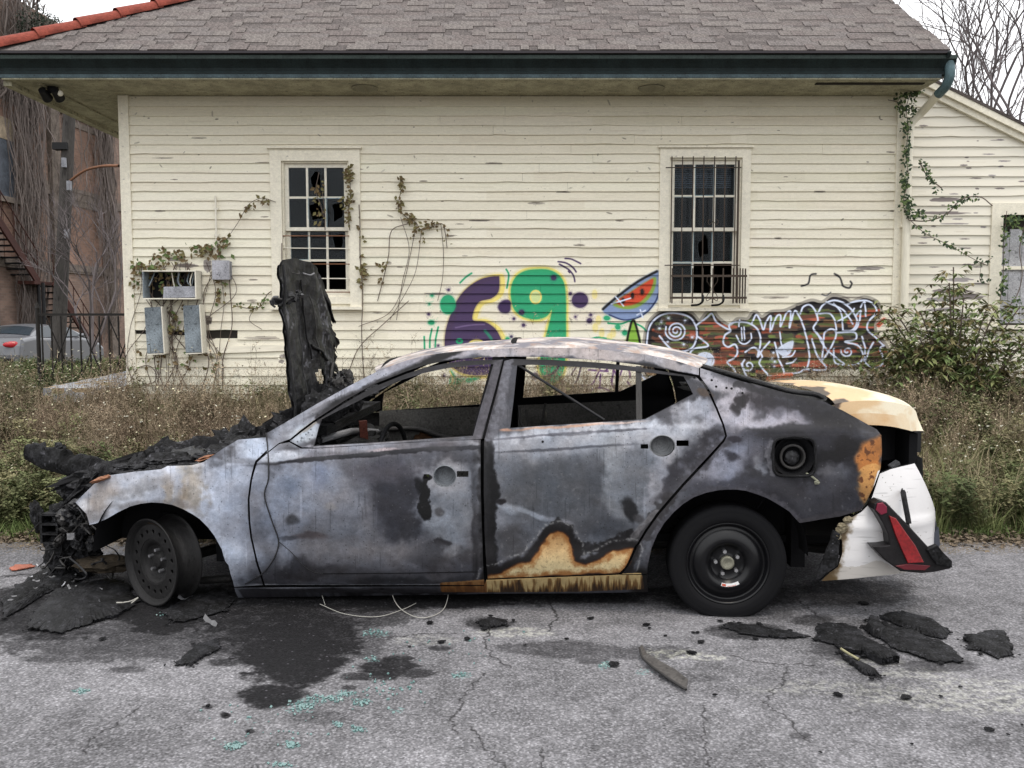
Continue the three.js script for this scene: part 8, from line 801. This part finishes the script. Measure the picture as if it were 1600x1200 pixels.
  // crumbs of tempered window glass
  const cubes = new THREE.InstancedMesh(box(1, 0.7, 1), phys({ rgb: [0.2, 0.33, 0.32], roughness: 0.25, transmission: 0.4, thickness: 0 }), 560), M4 = new THREE.Matrix4(), zones = [[470, 1105, 26, 9, 5], [505, 1093, 36, 8, 6], [540, 1084, 20, 5, 3], [128, 1080, 14, 4, 2], [365, 1166, 20, 8, 4], [455, 1164, 16, 6, 3], [528, 1132, 8, 5, 2], [562, 1140, 14, 5, 2], [565, 1098, 18, 7, 2], [588, 989, 24, 6, 3], [720, 1055, 16, 5, 2], [945, 1040, 14, 6, 2], [440, 1196, 22, 4, 2], [580, 1030, 14, 5, 1], [335, 935, 16, 5, 3], [600, 1080, 90, 40, 4], [420, 1140, 120, 40, 3], [720, 1010, 120, 30, 2], [260, 960, 16, 4, 2]], tot = zones.reduce((s, z) => s + z[4], 0); let k = 0; for (const [x, y, rx, ry, w] of zones) for (let q = 0; q < Math.floor(560 * w / tot); q++) { const p = onGround(x + (R() + R() - 1) * rx, y + (R() + R() - 1) * ry), s = 0.0035 + R() * 0.0055; M4.compose(new THREE.Vector3(p.x, 0.003, p.z), new THREE.Quaternion().setFromEuler(new THREE.Euler(R() * 0.5, R() * 6, R() * 0.5)), new THREE.Vector3(s, s, s * (0.6 + R() * 0.8))); cubes.setMatrixAt(k++, M4); } cubes.count = k; cubes.name = 'glass_crumbs'; info(cubes, 'teal crumbs of shattered window glass on the asphalt', 'glass', null, 'stuff'); scene.add(cubes);
  // leaf litter and twigs along the verge
  const litter = new THREE.InstancedMesh(leafSoup([[0, 0, 0], [0.01, 0, 0.02], [-0.02, 0.005, 0.01]], 0.03, rngOf(2), 1), mat({ rgb: [1, 1, 1], roughness: 0.9 }), 3600), col = new THREE.Color(); for (let i = 0; i < 3600; i++) { const x = (R() - 0.5) * 13, e = edge(x), d = e + (R() + R() + R() - 1.15) * 0.22; M4.compose(new THREE.Vector3(x, Math.max(0.006, land(x, d) + 0.012), -d), new THREE.Quaternion().setFromEuler(new THREE.Euler(-1.5 + (R() - 0.5) * 1.2, R() * 6, R() * 6, 'YXZ')), new THREE.Vector3().setScalar(0.5 + R() * 0.9)); litter.setMatrixAt(i, M4); const t = R(); col.setRGB(0.09 + 0.09 * t, 0.07 + 0.07 * t, 0.052 + 0.045 * t); litter.setColorAt(i, col); } litter.name = 'leaf_litter'; info(litter, 'brown leaf litter lying along the road edge', 'litter', null, 'stuff'); scene.add(litter);
}
scene.traverse((m) => { if (m.isMesh) { m.castShadow = true; m.receiveShadow = true; } });
renderer.render(scene, camera);
